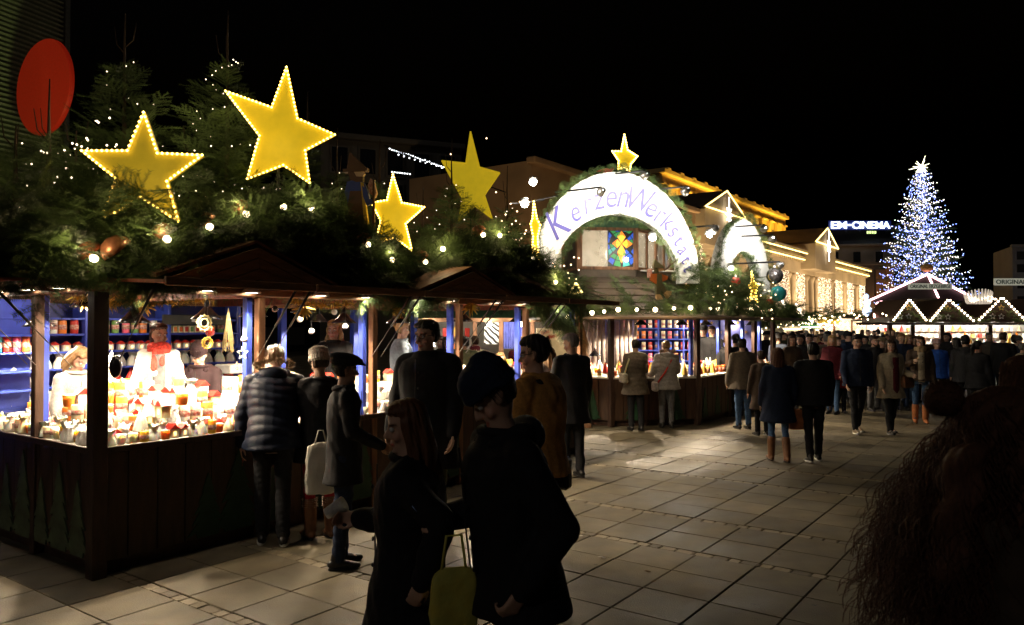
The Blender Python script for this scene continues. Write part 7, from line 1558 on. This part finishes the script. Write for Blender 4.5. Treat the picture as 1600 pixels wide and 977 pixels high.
def strands(H, hk, k, seed, m):
    rs = np.random.default_rng(seed); V = []; F = []; n0 = 0; N = {'long': 260, 'longw': 260, 'curly': 2300, 'mid': 180, 'short': 300, 'bun': 120, 'pony': 140}[hk]
    for i in range(N):
        a = rs.uniform(-PI, 0) if hk != 'short' else rs.uniform(-PI * 1.1, PI * .1); x, y = .080 * math.cos(a), -.005 + .105 * math.sin(a); L = {'long': .38, 'longw': .34, 'curly': .40, 'mid': .2, 'short': .045, 'bun': .05, 'pony': .06}[hk] * rs.uniform(.6, 1.05)
        z0 = rs.uniform(-.0, .09) if hk != 'curly' else rs.uniform(-.1, .11); st = 9 if hk != 'curly' else 22; r = .0016 if hk != 'curly' else .0014; pts = []; ph = rs.random() * 6; cr = rs.uniform(.008, .02) if hk == 'curly' else (.006 if hk == 'longw' else .002); wv = rs.uniform(.9, 1.25) if hk != 'curly' else rs.uniform(1.0, 2.7)
        for j in range(st):
            u = j / (st - 1); s_ = 1 - .25 * (z0 > .05) * (1 - u) ** 3; ff = 1 + (wv - 1) * u
            if hk in ('short', 'bun', 'pony'): q = (x * (1 + .12 * u), y * (1 + .14 * u), z0 + .02 - L * u)
            else: q = (x * s_ * ff + cr * math.cos(ph + u * (7 if hk != 'curly' else 17)), y * s_ * ff + cr * math.sin(ph + u * (7 if hk != 'curly' else 17)), z0 - L * u)
            pts.append(np.array(H(q)))
        pts = np.array(pts); r = r if hk != 'curly' else rs.uniform(.001, .0028); w = np.array([r, 0, 0]); w2 = np.array([0, r, 0])
        for j, p in enumerate(pts): g_ = 1 - .7 * j / st; V += [p + w * g_, p + w2 * g_, p - w * g_ - w2 * g_]
        for j in range(st - 1):
            b_ = n0 + j * 3; F += [(b_, b_ + 1, b_ + 4), (b_, b_ + 4, b_ + 3), (b_ + 1, b_ + 2, b_ + 5), (b_ + 1, b_ + 5, b_ + 4), (b_ + 2, b_, b_ + 3), (b_ + 2, b_ + 3, b_ + 5)]
        n0 += st * 3
    return npmesh('strands', V, F, [m])
def bag(name, label, P_, pts_handle, w, h, d, m, cat='bag', handle_m=None, rz=0, soft=1, extra=None):
    q = MB(); n = 20; rings = []
    for z, gx, gy in ((0, .9, .8), (.04 * h, 1, 1), (.35 * h, 1.02, 1.05), (.75 * h, .96, .8), (h, .9, .28 if soft else .9)): rings.append([(w / 2 * gx * math.copysign(abs(math.cos(t)) ** .45, math.cos(t)), d / 2 * gy * math.copysign(abs(math.sin(t)) ** .45, math.sin(t)), z - h) for t in np.linspace(0, 2 * PI, n + 1)[:-1]])
    t_ = thing(name, label, cat, P_, rz); me = q.loft(rings).mesh('bag_body', [m], True); o = obj('bag_body', me, t_)
    mo = o.modifiers.new('s', 'SUBSURF'); mo.levels = mo.render_levels = 2; tx = D.textures.get('crumple') or D.textures.new('crumple', 'CLOUDS'); tx.noise_scale = .09; dm = o.modifiers.new('d', 'DISPLACE'); dm.texture = tx; dm.strength = .03 * soft * max(w, h) / .3; dm.mid_level = .5
    if pts_handle: obj('handle', MB().tube(pts_handle, .006, 6).mesh('handle', [handle_m or m], True), t_)
    return t_
def gw(J, p): v = J['M'] @ Vector(tuple(p)); return v
def XY(px, fy=None, Y=None):
    Y = Y or FPX * HC / (fy - 510); return (px - 800) / FPX * Y, Y
# ---- sellers
SX = lambda t_, s_: tuple((F1 @ Vector((t_, s_, 0)))[:2])
x, y = SX(.62, 1.55); p = Pw(248, 506, 0.01)
def at_px(px, Y): return (px - 800) / FPX * Y, Y
x, y = at_px(249, 7.95); person('young woman seller with pulled back hair, white cardigan and red scarf behind the counter', x, y, 205, 1.72, z0=.25, lod=0, coat=('white', .9, 'sweater'), female=True, hair=('pony', 'brown'), scarf='scarfred', head=(4, 26, 0), armL=(25, 10, 40, 10), armR=(25, 10, 40, 10), open_coat=('mid', .95), legs='djean')
x, y = at_px(312, 8.1); person('seller in a dark beanie and black hooded top looking down at the counter', x, y, 190, 1.66, z0=.10, lod=0, coat=('plum', .85, 'wool'), hat=('beanie', 'plum'), hair=('short', 'brown'), head=(32, 0, 0), hood='plain', armL=(30, 5, 50, 20), armR=(30, 5, 50, 20), beard=None)
x, y = at_px(372 / 3.49 + 0 , 7.3); person('seller with light brown hair bending behind the glowing lamps left of the corner post', x, y, 240, 1.66, z0=.12, lod=1, coat=('grey', .9, 'wool'), female=True, hair=('mid', 'light'), head=(30, 10, 0), lean=15)
x, y = at_px(523, 9.9); person('long haired blond seller in a black shirt facing the shoppers', x, y, 165, 1.79, z0=.22, lod=0, coat=('black', .88, 'sweater'), hair=('longw', 'blonde'), head=(2, 8, 0))
x, y = at_px(627, 10.7); person('seller with a blond bun and grey blue shirt seen in profile', x, y, -75, 1.80, z0=.22, lod=1, coat=('steel', .88, 'wool'), female=True, hair=('bun', 'blonde'), head=(10, 0, 0), armL=(20, 10, 70, 10), armR=(20, 10, 70, 10))
# ---- shoppers at the long stall
x, y = XY(428, 848); J1 = person('shopper in a quilted navy jacket with fur hood leaning over the counter', x, y, 15, 1.80, lod=0, lean=20, coat=('puff', .84, 'puffer'), hood='fur', legs='black', shoes=('shoe', LEB, 'white'), hair=('short', 'light'), head=(28, 10, 0), armL=(-2, 13, 8, 0), armR=(35, 5, 40, 0), bulk=1.18, legL=(4, 3), legR=(-4, 2))
x, y = XY(500, 838); J2 = person('woman in grey knit hat, black coat, red tights and fur topped boots', x, y, 35, 1.72, lod=0, coat=('black', .72, 'wool'), hat=('knit', 'wool'), hair=('short', 'brown'), female=True, legs='red', shoes=('boot', LEA, 'fur'), head=(15, 0, 0), armR=(12, 10, 25, 0), armL=(30, 5, 45, 0), bulk=1.12, scarf=None)
x, y = XY(538, 882); J3 = person('man in a black flat cap and long black coat standing in profile', x, y, -68, 1.70, lod=0, coat=('black', .70, 'wool'), hat=('flat', 'black'), hair=('short', 'black'), legs='navy', head=(4, 0, 0), armR=(8, 6, 55, 0), armL=(3, 6, 12, 0), bulk=1.0, skin=SKIN2)
x, y = at_px(668, 6.9); J4 = person('tall man in glasses and a black coat with raised collar facing the square', x, y, 160, 1.99, lod=0, coat=('black', .62, 'wool'), hair=('short', 'black'), glasses=True, head=(6, -18, 0), armL=(4, 9, 15, 0), armR=(4, 9, 15, 0), bulk=1.27, legs='green', shoes=('shoe', LEA), legL=(-2, 2), legR=(12, 3), scarf=None)
x, y = at_px(640, 3.35); J5 = person('woman with long auburn hair and a black coat walking left', x, y, 78, 1.65, lod=0, coat=('black', .74, 'wool'), hair=('long', 'red'), female=True, head=(10, 24, 0), armL=(-55, 12, 75, 0), armR=(10, 4, 85, 10), legL=(20, 8), legR=(-16, 6), legs='black', shoes=('boot', LEB), bulk=1.12, curl=40)
x, y = at_px(808, 3.1); J6 = person('man in a dark beanie and black jacket looking down at his phone', x, y, 112, 1.81, lod=0, lean=7, coat=('black', .80, 'wool'), hat=('beanie', 'navy'), hair=('short', 'black'), head=(34, -8, 0), armL=(-24, 14, 55, 10), armR=(-14, 6, 100, 14), legs='jean', hood='plain', bulk=1.2, legL=(10, 4), legR=(-8, 4), curl=55)
x, y = XY(838, 940); J7 = person('man in glasses and a mustard fleece coat with a dark strap seen in profile', x, y, 62, 1.87, lod=0, coat=('mustard', .86, 'wool'), hair=('short', 'black'), glasses=True, head=(10, 18, 0), armL=(8, 8, 35, 25), armR=(8, 8, 30, 25), legs='green', shoes=('shoe', LEB, 'white'), bulk=1.32)
x, y = XY(893, 744); person('man with short grey hair and black coat looking toward the octagonal stall', x, y, 25, 1.84, lod=1, coat=('black', .66, 'wool'), hair=('short', 'grey'), head=(18, 35, 0), legs='black', bulk=1.08)
x, y = XY(858, 735); person('woman with long brown hair and a dark jacket behind the man in the mustard coat', x, y, 30, 1.66, lod=1, coat=('brown', .8, 'wool'), hair=('long', 'light'), female=True, head=(10, 10, 0), legs='djean')
x, y = at_px(758, 12.2); person('woman in glasses and a bright teal scarf on the far side of the stall', x, y, 185, 1.56, lod=0, coat=('bluegrey', .8, 'wool'), scarf='teal', hair=('short', 'black'), glasses=True, head=(2, 10, 0), female=True)
x, y = at_px(782, 12.0); person('young woman with long light brown hair right of the teal scarf', x, y, 165, 1.53, lod=0, coat=('taupe', .8, 'wool'), hair=('long', 'light'), head=(5, 15, 0), female=True)
# ---- at the octagonal stall
x, y = XY(993, 672); J8 = person('woman in a brown padded coat with a pale shoulder bag at the octagonal stall', x, y, 8, 1.69, lod=1, coat=('taupe', .70, 'puffer'), hair=('short', 'black'), legs='black', female=True, head=(14, -8, 0), bulk=1.1, armL=(5, 8, 60, 5), armR=(20, 8, 60, 0))
x, y = XY(1041, 668); J9 = person('woman in a light grey coat with red shoulder strap at the octagonal stall', x, y, 2, 1.66, lod=1, coat=('grey', .78, 'puffer'), hood='fur', hair=('short', 'light'), legs='mid', female=True, head=(20, 0, 0), bulk=1.18, armL=(15, 10, 50, 0), armR=(15, 10, 60, 0))
x, y = XY(1160, 670); person('stout man in a grey brown jacket and jeans right of the octagonal stall', x, y, 10, 1.70, lod=1, coat=('taupe', .78, 'wool'), hair=('short', 'black'), legs='jean', head=(5, -30, 0), bulk=1.18)
x, y = XY(1189, 680); person('older person in a dark brown coat behind the woman with the tan bag', x, y, 10, 1.50, lod=1, coat=('brown', .55, 'wool'), hair=('short', 'brown'), legs='black', bulk=1.0)
x, y = XY(1215, 720); J10 = person('woman with chestnut hair, navy coat, jeans and brown boots carrying a tan bag', x, y, -5, 1.63, lod=1, coat=('navy', .62, 'wool'), hair=('mid', 'chest'), legs='jean', shoes=('boot', LEA), female=True, armR=(2, 12, 14, 0), bulk=1.12, legR=(-8, 6), legL=(8, 3), scarf=None)
x, y = XY(1270, 720); person('man in a black jacket and black trousers seen from behind, walking away', x, y, -6, 1.70, lod=1, coat=('black', .84, 'wool'), hair=('short', 'black'), legs='black', bulk=1.2, legL=(-6, 6), legR=(7, 3), shoes=('shoe', LEB, 'white'))
x, y = XY(1338, 676); person('man in a buttoned navy jacket walking toward the camera', x, y, 178, 1.78, lod=0, coat=('navy', .86, 'wool'), hair=('short', 'black'), legs='black', bulk=1.12, legL=(-10, 8), legR=(12, 4), shoes=('shoe', cloth('khaki', (.2, .15, .09)), 'white'), head=(4, 0, 0), armL=(-8, 8, 14, 0), armR=(10, 8, 20, 0), beard=None)
x, y = XY(1391, 677); J11 = person('woman in an open beige coat over a maroon dress walking toward the camera', x, y, 185, 1.70, lod=0, coat=('beige', .68, 'wool'), open_coat=('maroon', .70), hair=('longw', 'brown'), legs='black', female=True, head=(3, -25, 0), bulk=1.08, legL=(-8, 6), legR=(9, 3), armR=(5, 8, 15, 0), armL=(8, 10, 75, 0))
x, y = XY(1437, 661); J12 = person('woman in a brown jacket, pale scarf and jeans walking beside the beige coat', x, y, 160, 1.74, lod=0, coat=('brown', .86, 'wool'), open_coat=('beige', .84), scarf='fur', hair=('mid', 'brown'), legs='jean', shoes=('boot', TANB), female=True, glasses=True, head=(5, -8, 0), bulk=1.08, armR=(35, 10, 70, 10))
x, y = XY(1463, 640); person('child in a shiny blue padded jacket and striped knit hat', x, y, 175, 1.62, lod=1, coat=('blue', .8, 'puffer'), hat=('knit', cloth('striped_hat', (.5, .08, .03), .9, 9, .1, col2=(.6, .62, .65), stretch=(.01, .01, 6))), hair=('short', 'brown'), legs='black', bulk=1.15)
x, y = XY(1408, 640); person('man with short brown hair and dark jacket behind the beige coat', x, y, 165, 1.77, lod=1, coat=('navy', .8, 'wool'), hair=('short', 'light'), legs='djean', head=(12, 10, 0), bulk=1.1)
x, y = XY(1313, 645); person('child in a red jacket and dark trousers', x, y, 180, 1.28, lod=1, coat=('red', .78, 'puffer'), hair=('short', 'brown'), legs='black', head=(10, 0, 0), bulk=1.1)
x, y = XY(1378, 640); person('person in a pale cap between the walking man and the beige coat', x, y, 175, 1.66, lod=1, coat=('brown', .7, 'wool'), hat=('flat', 'khaki'), hair=('short', 'brown'), legs='mid')
x, y = XY(1365, 642); person('bearded man half hidden behind the walking man', x, y, 200, 1.70, lod=1, coat=('char', .8, 'wool'), hair=('short', 'brown'), legs='mid', beard='brown')
x, y = XY(1494, 640); person('dark haired woman in a dark coat between the striped hat and the right hand backs', x, y, 20, 1.68, lod=1, coat=('black', .7, 'wool'), hair=('long', 'black'), female=True, legs='black')
x, y = XY(1508, 650); person('person in a black hooded jacket seen from behind near the bulb gables', x, y, -20, 1.72, lod=1, coat=('char', .75, 'wool'), hat=('beanie', 'black'), hair=('short', 'black'), legs='black', hood='plain', bulk=1.15)
x, y = XY(1527, 668); person('woman with dark tied hair looking right, in a black padded jacket', x, y, -70, 1.66, lod=1, coat=('black', .8, 'puffer'), hair=('pony', 'black'), female=True, legs='black', bulk=1.15, head=(0, -10, 0))
x, y = XY(1567, 632); person('man in a black jacket turned right before the bright counter at the right', x, y, -50, 1.78, lod=1, coat=('black', .75, 'wool'), hair=('short', 'brown'), legs='black', bulk=1.15)
x, y = XY(1586, 630); person('person in a tan jacket and dark beanie at the right edge', x, y, -60, 1.70, lod=1, coat=('khaki', .8, 'wool'), hat=('beanie', 'black'), hair=('short', 'black'), legs='black', bulk=1.1)
x, y = XY(1597, 645); person('person in a pale coat low at the right edge', x, y, -100, 1.56, lod=1, coat=('beige', .8, 'wool'), hair=('short', 'grey'), legs='black', bulk=1.1)
# ---- right foreground
x, y = at_px(1566, 1.62); J13 = person('woman with long curly brown hair and a bun passing close at the right', x, y, -106, 1.80, lod=0, coat=('brown', .6, 'wool'), hat=None, hair=('curly', 'chest'), female=True, head=(6, -6, 0), bulk=1.0, scarf=None, armL=(5, 8, 20, 0), hood='plain')
x, y = at_px(1600, 3.3); person('man with short brown hair just behind the curly haired woman at the right edge', x, y, -60, 1.80, lod=0, coat=('black', .8, 'wool'), hair=('short', 'chest'), head=(5, 0, 0))
x, y = at_px(1487, 3.6); person('person in a black knit bobble hat seen from behind, left of the curly haired woman', x, y, 0, 1.66, lod=0, coat=('black', .8, 'wool'), hat=('beanie', 'black'), hair=('short', 'black'), head=(5, 0, 0), hood='plain', bulk=.9) if False else None
x, y = SX(0, 0)
# ---- the crowd in the lane, each a person of their own: a few builds copied, with their own coats
PRT = []
rgc = random.Random(21)
specs = [dict(coat=('black', .75, 'wool'), hair=('short', 'brown'), legs='black'), dict(coat=('navy', .8, 'puffer'), hat=('beanie', 'black'), hair=('short', 'black'), legs='djean', bulk=1.15), dict(coat=('brown', .7, 'wool'), hair=('long', 'brown'), female=True, legs='black'), dict(coat=('char', .8, 'wool'), hat=('hood', 'char'), hair=('short', 'black'), legs='black', bulk=1.12),
         dict(coat=('taupe', .72, 'wool'), hair=('short', 'grey'), legs='djean', bulk=1.1), dict(coat=('maroon', .78, 'puffer'), hair=('mid', 'blonde'), female=True, legs='jean'), dict(coat=('bluegrey', .8, 'puffer'), hat=('knit', 'mid'), hair=('short', 'brown'), female=True, legs='black', bulk=1.1), dict(coat=('black', .6, 'wool'), hat=('flat', 'char'), hair=('short', 'grey'), legs='mid', bulk=1.08), dict(coat=('green', .8, 'wool'), hair=('short', 'black'), legs='djean', bulk=1.15), dict(coat=('beige', .7, 'wool'), hair=('bun', 'brown'), female=True, scarf='maroon', legs='black')]
dsc = ['in a black coat, short brown hair', 'in a navy jacket and black beanie', 'in a brown coat, long brown hair', 'in a charcoal hooded jacket', 'in a taupe jacket, grey hair', 'in a maroon jacket, blonde hair', 'in knit hat and blue grey jacket', 'in flat cap and black coat', 'in an olive jacket, black hair', 'in beige coat and maroon scarf']
crowd = []
rowsC = [(17.5, [(1135, 1), (1148, 0), (1240, 0), (1252, 1), (1290, 0), (1300, 1)]), (20, [(1218, 0), (1236, 0), (1262, 1), (1283, 1), (1308, 1), (1322, 0), (1430, 1), (1480, 0), (1545, 0), (1418, 1), (1590, 0)]), (23, [(1200, 0), (1225, 1), (1247, 0), (1272, 0), (1296, 1), (1332, 1), (1352, 1), (1422, 1), (1450, 0), (1471, 1), (1516, 0), (1536, 0), (1556, 0), (1578, 1), (1262, 0), (1284, 1), (1318, 0)]), (25, [(1213, 1), (1239, 0), (1289, 1), (1325, 0), (1410, 1), (1460, 0), (1505, 1), (1565, 0)]), (27, [(1208, 0), (1231, 1), (1256, 0), (1279, 1), (1301, 0), (1318, 1), (1345, 1), (1362, 0), (1385, 1), (1402, 0), (1441, 0), (1498, 1), (1523, 0), (1590, 0)]), (32, [(1214, 1), (1232, 0), (1243, 1), (1262, 1), (1276, 0), (1290, 1), (1312, 0), (1328, 1), (1340, 0), (1356, 1), (1371, 0), (1394, 1), (1415, 0), (1466, 1), (1487, 0), (1509, 0), (1548, 1), (1569, 0)]),
         (38, [(1220, 0), (1238, 1), (1251, 0), (1268, 1), (1285, 0), (1299, 1), (1306, 0), (1322, 0), (1335, 1), (1349, 0), (1364, 1), (1378, 0), (1389, 1)])]
lane = ['nearest row of the crowd', 'second row of the crowd', 'third row of the crowd', 'fourth row of the crowd', 'fifth row of the crowd', 'farthest row of the crowd']
def side_of(px): return 'by the octagonal stall' if px < 1225 else 'below the light curtains' if px < 1290 else 'behind the red jacket' if px < 1335 else 'behind the walking man' if px < 1400 else 'at the left bulb gable' if px < 1450 else 'at the middle bulb gable' if px < 1520 else 'at the right bulb gable'
ki = 0
for ri_, (Yc, lst) in enumerate(rowsC):
    for px, fr_ in lst:
        if px > 1403 and Yc > 22: continue
        Yj = Yc + rgc.uniform(-1.2, 1.2); x_ = (px + rgc.uniform(-3, 3) - 800) / FPX * Yj; k_ = ki % 10; f_ = (180 if fr_ or rgc.random() < .6 else 0) + rgc.uniform(-55, 55); lb = 'person %s, %s %s' % (dsc[k_], side_of(px), ['in nearest row', 'in second row', 'in third row', 'in fourth row', 'in fifth row', 'in sixth row', 'in last row'][ri_])
        if ki < 10:
            J = person(lb, x_, Yj, f_, 1.74, group='people in the crowd of the market lane', lod=1, head=(6, rgc.uniform(-20, 20), 0), **specs[k_]); PRT.append(J['root'])
        else:
            c = copy_tree(PRT[k_]); c.location = (x_, Yj, 0); c.rotation_euler = (0, 0, math.radians(f_)); s_ = rgc.uniform(.93, 1.04); c.scale = (s_, s_, s_); c['label'] = lb
        ki += 1
for i, (px, Y, f_) in enumerate([(1012, 18.2, 175), (1040, 18.0, 180), (1099, 17.4, 170), (1112, 17.2, 160), (700, 14.8, 180), (718, 15.2, 170), (742, 15.6, 20), (690, 15.0, 150), (812, 15.0, 200), (726, 14.4, 10)]):
    k_ = (i * 3 + 1) % 10; x_ = (px - 800) / FPX * Y; c = copy_tree(PRT[k_]); c.location = (x_, Y, .2 if i < 4 else 0); c.rotation_euler = (0, 0, math.radians(f_)); c['label'] = 'person %s, %s' % (dsc[k_], ['inside the octagonal stall, left', 'behind the woman in the light grey coat', 'at the octagonal stall right post', 'rightmost inside the octagonal stall'][i] if i < 4 else ['seen just right of the tall man', 'second seen beyond the tall man', 'under the striped cloth', 'farthest seen through the long stall', 'before the blue curtain', 'left of the striped cloth'][i - 4]); c['group'] = 'people seen through the stalls' if i > 3 else 'people inside the octagonal stall'
# ---- things carried
p = gw(J1, J1['A'][-1][2] + J1['A'][-1][3] * .09); t_ = thing('drink_bottle', 'dark bottle with a red label held low by the leaning shopper', 'bottle', p + Vector((0, 0, -.02)))
obj('glass', MB().lathe([(.026, -.14), (.029, -.12), (.029, -.03), (.014, .02), (.013, .06)], n=14).mesh('glass', [mat('dark_glass_bottle', (.02, .01, .008), .1, .1, 4, 0, spec=.8)], True), t_); obj('label', MB().lathe([(.0297, -.11), (.0297, -.04)], n=14, cap=False).mesh('label', [mat('label_red', (.7, .05, .02), .5, .1)], True), t_); obj('cap', MB().lathe([(.015, .055), (.015, .075)], n=10).mesh('cap', [CL['red']], True), t_)
p = gw(J2, J2['A'][1][2] + J2['A'][1][3] * .1); bag('shopping_bag', 'crumpled pale plastic carrier bag hanging beside the red tights', Vector(((502 - 800) / FPX * 6.8, 6.8, .93)), [(-.05, 0, -.02), (-.02, 0, .10), (.02, 0, .10), (.05, 0, -.02)], .27, .46, .12, mat('plastic_bag', (.62, .6, .52), .35, .1, 8, .5, spec=.5), rz=.4)
p = gw(J5, J5['A'][1][2] + J5['A'][1][3] * .13) + Vector((0, 0, .03)); t_ = thing('plastic_cup', 'clear plastic cup in the raised hand of the woman with auburn hair', 'cup', p, 0); obj('cup', MB().lathe([(.025, -.045), (.036, .05), (.037, .05), (.026, -.046)], n=16, cap=False, R=Rm('y', 60)).mesh('cup', [TISSUE], True), t_)
p = gw(J5, J5['A'][-1][1]) + Vector((.02, -.05, -.05)); bag('shopping_bag', 'yellow paper bag carried by the woman with auburn hair', p + Vector((.03, -.02, -.10)), [(-.05, 0, -.02), (-.03, 0, .12), (.03, 0, .12), (.05, 0, -.02)], .19, .25, .07, mat('yellow_bag', (.75, .62, .10), .6, .2, 14, .3, col2=(.5, .5, .12)), rz=.3)
p = gw(J5, J5['T']((.2, -.06, 1.0))); bag('shoulder_bag', 'brown leather bag at the side of the woman with auburn hair', gw(J5, J5['T']((.22, .10, 1.0))), None, .24, .32, .10, LEA, rz=.9, soft=.4)
hm_ = gw(J6, J6['A'][1][2] + J6['A'][1][3] * .12); t_ = thing('mobile_phone', 'dark mobile phone with faintly lit screen in the hand of the man in the beanie', 'phone', hm_ + Vector((0, 0, .02)), 1.75); obj('case', MB().box((0, 0, 0), (.075, .15, .009), R=Rm('x', 50), bev=.003).mesh('case', [BLACK]), t_); obj('screen', MB().box((0, 0, .006), (.066, .135, .002), R=Rm('x', 50)).mesh('screen', [emat('phone_screen', (.5, .65, 1), .03, base=(.02, .02, .02))]), t_)
q = MB(); q.tube([tuple(J7['T'](p_)) for p_ in ((-.13, .10, 1.44), (-.02, .17, 1.30), (.12, .17, 1.10), (.2, .08, .95))], .02, 6).tube([tuple(J7['T'](p_)) for p_ in ((-.13, .10, 1.44), (-.12, -.08, 1.47), (.02, -.17, 1.30), (.19, -.08, .97))], .02, 6)
t_ = thing('shoulder_bag', 'black bag on a dark strap over the mustard coat', 'bag', J7['root'].location, math.radians(62)); obj('strap', q.mesh('strap', [LEB], True), t_); obj('bag_body', MB().box(tuple(J7['T']((.26, .0, .82))), (.1, .28, .24), bev=.03).mesh('bag_body', [LEB]), t_)
def crossbag(J, label, m, strap_pts, c, d, rzf): 
    t_ = thing('shoulder_bag', label, 'bag', J['root'].location, math.radians(rzf)); obj('strap', MB().tube([tuple(J['T'](p_)) for p_ in strap_pts], .016, 6).mesh('strap', [m[0]], True), t_); o = obj('bag_body', MB().box(tuple(J['T'](c)), d, bev=.03).mesh('bag_body', [m[1]]), t_); return t_
crossbag(J8, 'pale shoulder bag on the left side of the brown padded coat', (cm('cream'), mat('bag_cream', (.5, .45, .36), .5, .3, 18, .3)), ((-.10, .05, 1.50), (-.17, -.12, 1.38), (-.24, -.10, 1.15), (-.25, -.03, 1.05)), (-.26, -.06, 1.02), (.10, .32, .18), 8)
crossbag(J9, 'small pale bag on a red strap crossing the light grey coat', (CL['scarfred'], mat('bag_white', (.6, .55, .52), .5, .3, 18, .3)), ((.10, .04, 1.50), (.06, -.175, 1.38), (-.08, -.19, 1.12), (-.22, -.12, .90), (-.25, -.02, .88)), (-.25, -.06, .84), (.10, .22, .18), 2)
p = gw(J10, J10['A'][1][2] + J10['A'][1][3] * .05); bag('handbag', 'tan leather handbag carried on a long strap by the woman in jeans and boots', p + Vector((.07, 0, -.04)), [(-.12, 0, -.02), (-.09, 0, .22), (-.06, 0, .40), (.0, 0, .18), (.10, 0, -.02)], .33, .30, .16, TANB, rz=0, soft=.5)
bag('shoulder_bag', 'brown bag at the elbow of the beige coat', gw(J11, J11['T']((-.25, .12, 1.12))), [(-.1, 0, -.02), (-.05, 0, .18), (.05, 0, .18), (.1, 0, -.02)], .30, .24, .13, LEA, rz=.5, soft=.5)
bag('shoulder_bag', 'dark bag behind the jeans of the woman in the brown jacket', gw(J12, J12['T']((.24, -.02, 1.0))), None, .24, .3, .12, LEB, rz=.8, soft=.5)
# bobble hat on the curly haired woman, and her shoulder strap
H_ = J13['H']; hb = [o for o in J13['root'].children if o.name.startswith('hair')][0]
bun = obj('hair_bun', MB().ell(H_((0, -.135, .10)), (.036, .034, .036), 18, 12).mesh('hair_bun', [HR['chest']], True), hb)
BV = []
for i in range(420):
    d_ = nrm(RNG.normal(0, 1, 3)); e_ = nrm(np.cross(d_, RNG.normal(0, 1, 3))); c_ = np.array(H_((0, -.135, .10))); r_ = RNG.uniform(.034, .043); P_ = [c_ + (d_ * math.cos(a) + e_ * math.sin(a)) * r_ for a in np.linspace(0, 1.3, 6)]
    w_ = np.cross(d_, e_) * .0012
    for a, b_ in zip(P_[:-1], P_[1:]): BV += [a - w_, a + w_, b_ + w_, a - w_, b_ + w_, b_ - w_]
obj('bun_strands', npmesh('bun_strands', BV, np.arange(len(BV)).reshape(-1, 3), [HR['chest']]), J13['root'])

# ------------------------------------------------------------------ look-alikes told apart by their place
from collections import defaultdict
TVL.update() if False else None
bpy.context.view_layer.update()
same = defaultdict(list)
for o in SC.objects:
    if o.parent is None and o.get('label'): same[o['label']].append(o)
ORD = ['leftmost', 'second', 'third', 'fourth', 'fifth', 'sixth', 'seventh', 'eighth', 'ninth', 'tenth', 'eleventh', 'twelfth']
for lb, L_ in same.items():
    if len(L_) < 2 or len(L_) > 12: continue
    L_.sort(key=lambda o: o.matrix_world.translation.x / max(o.matrix_world.translation.y, .1))
    for i, o in enumerate(L_):
        w = 'leftmost' if i == 0 else 'rightmost' if i == len(L_) - 1 else ORD[i] + ' from left'
        if len(lb.split()) + len(w.split()) <= 16: o['label'] = lb + ', ' + w
D.scenes.remove(TMP)
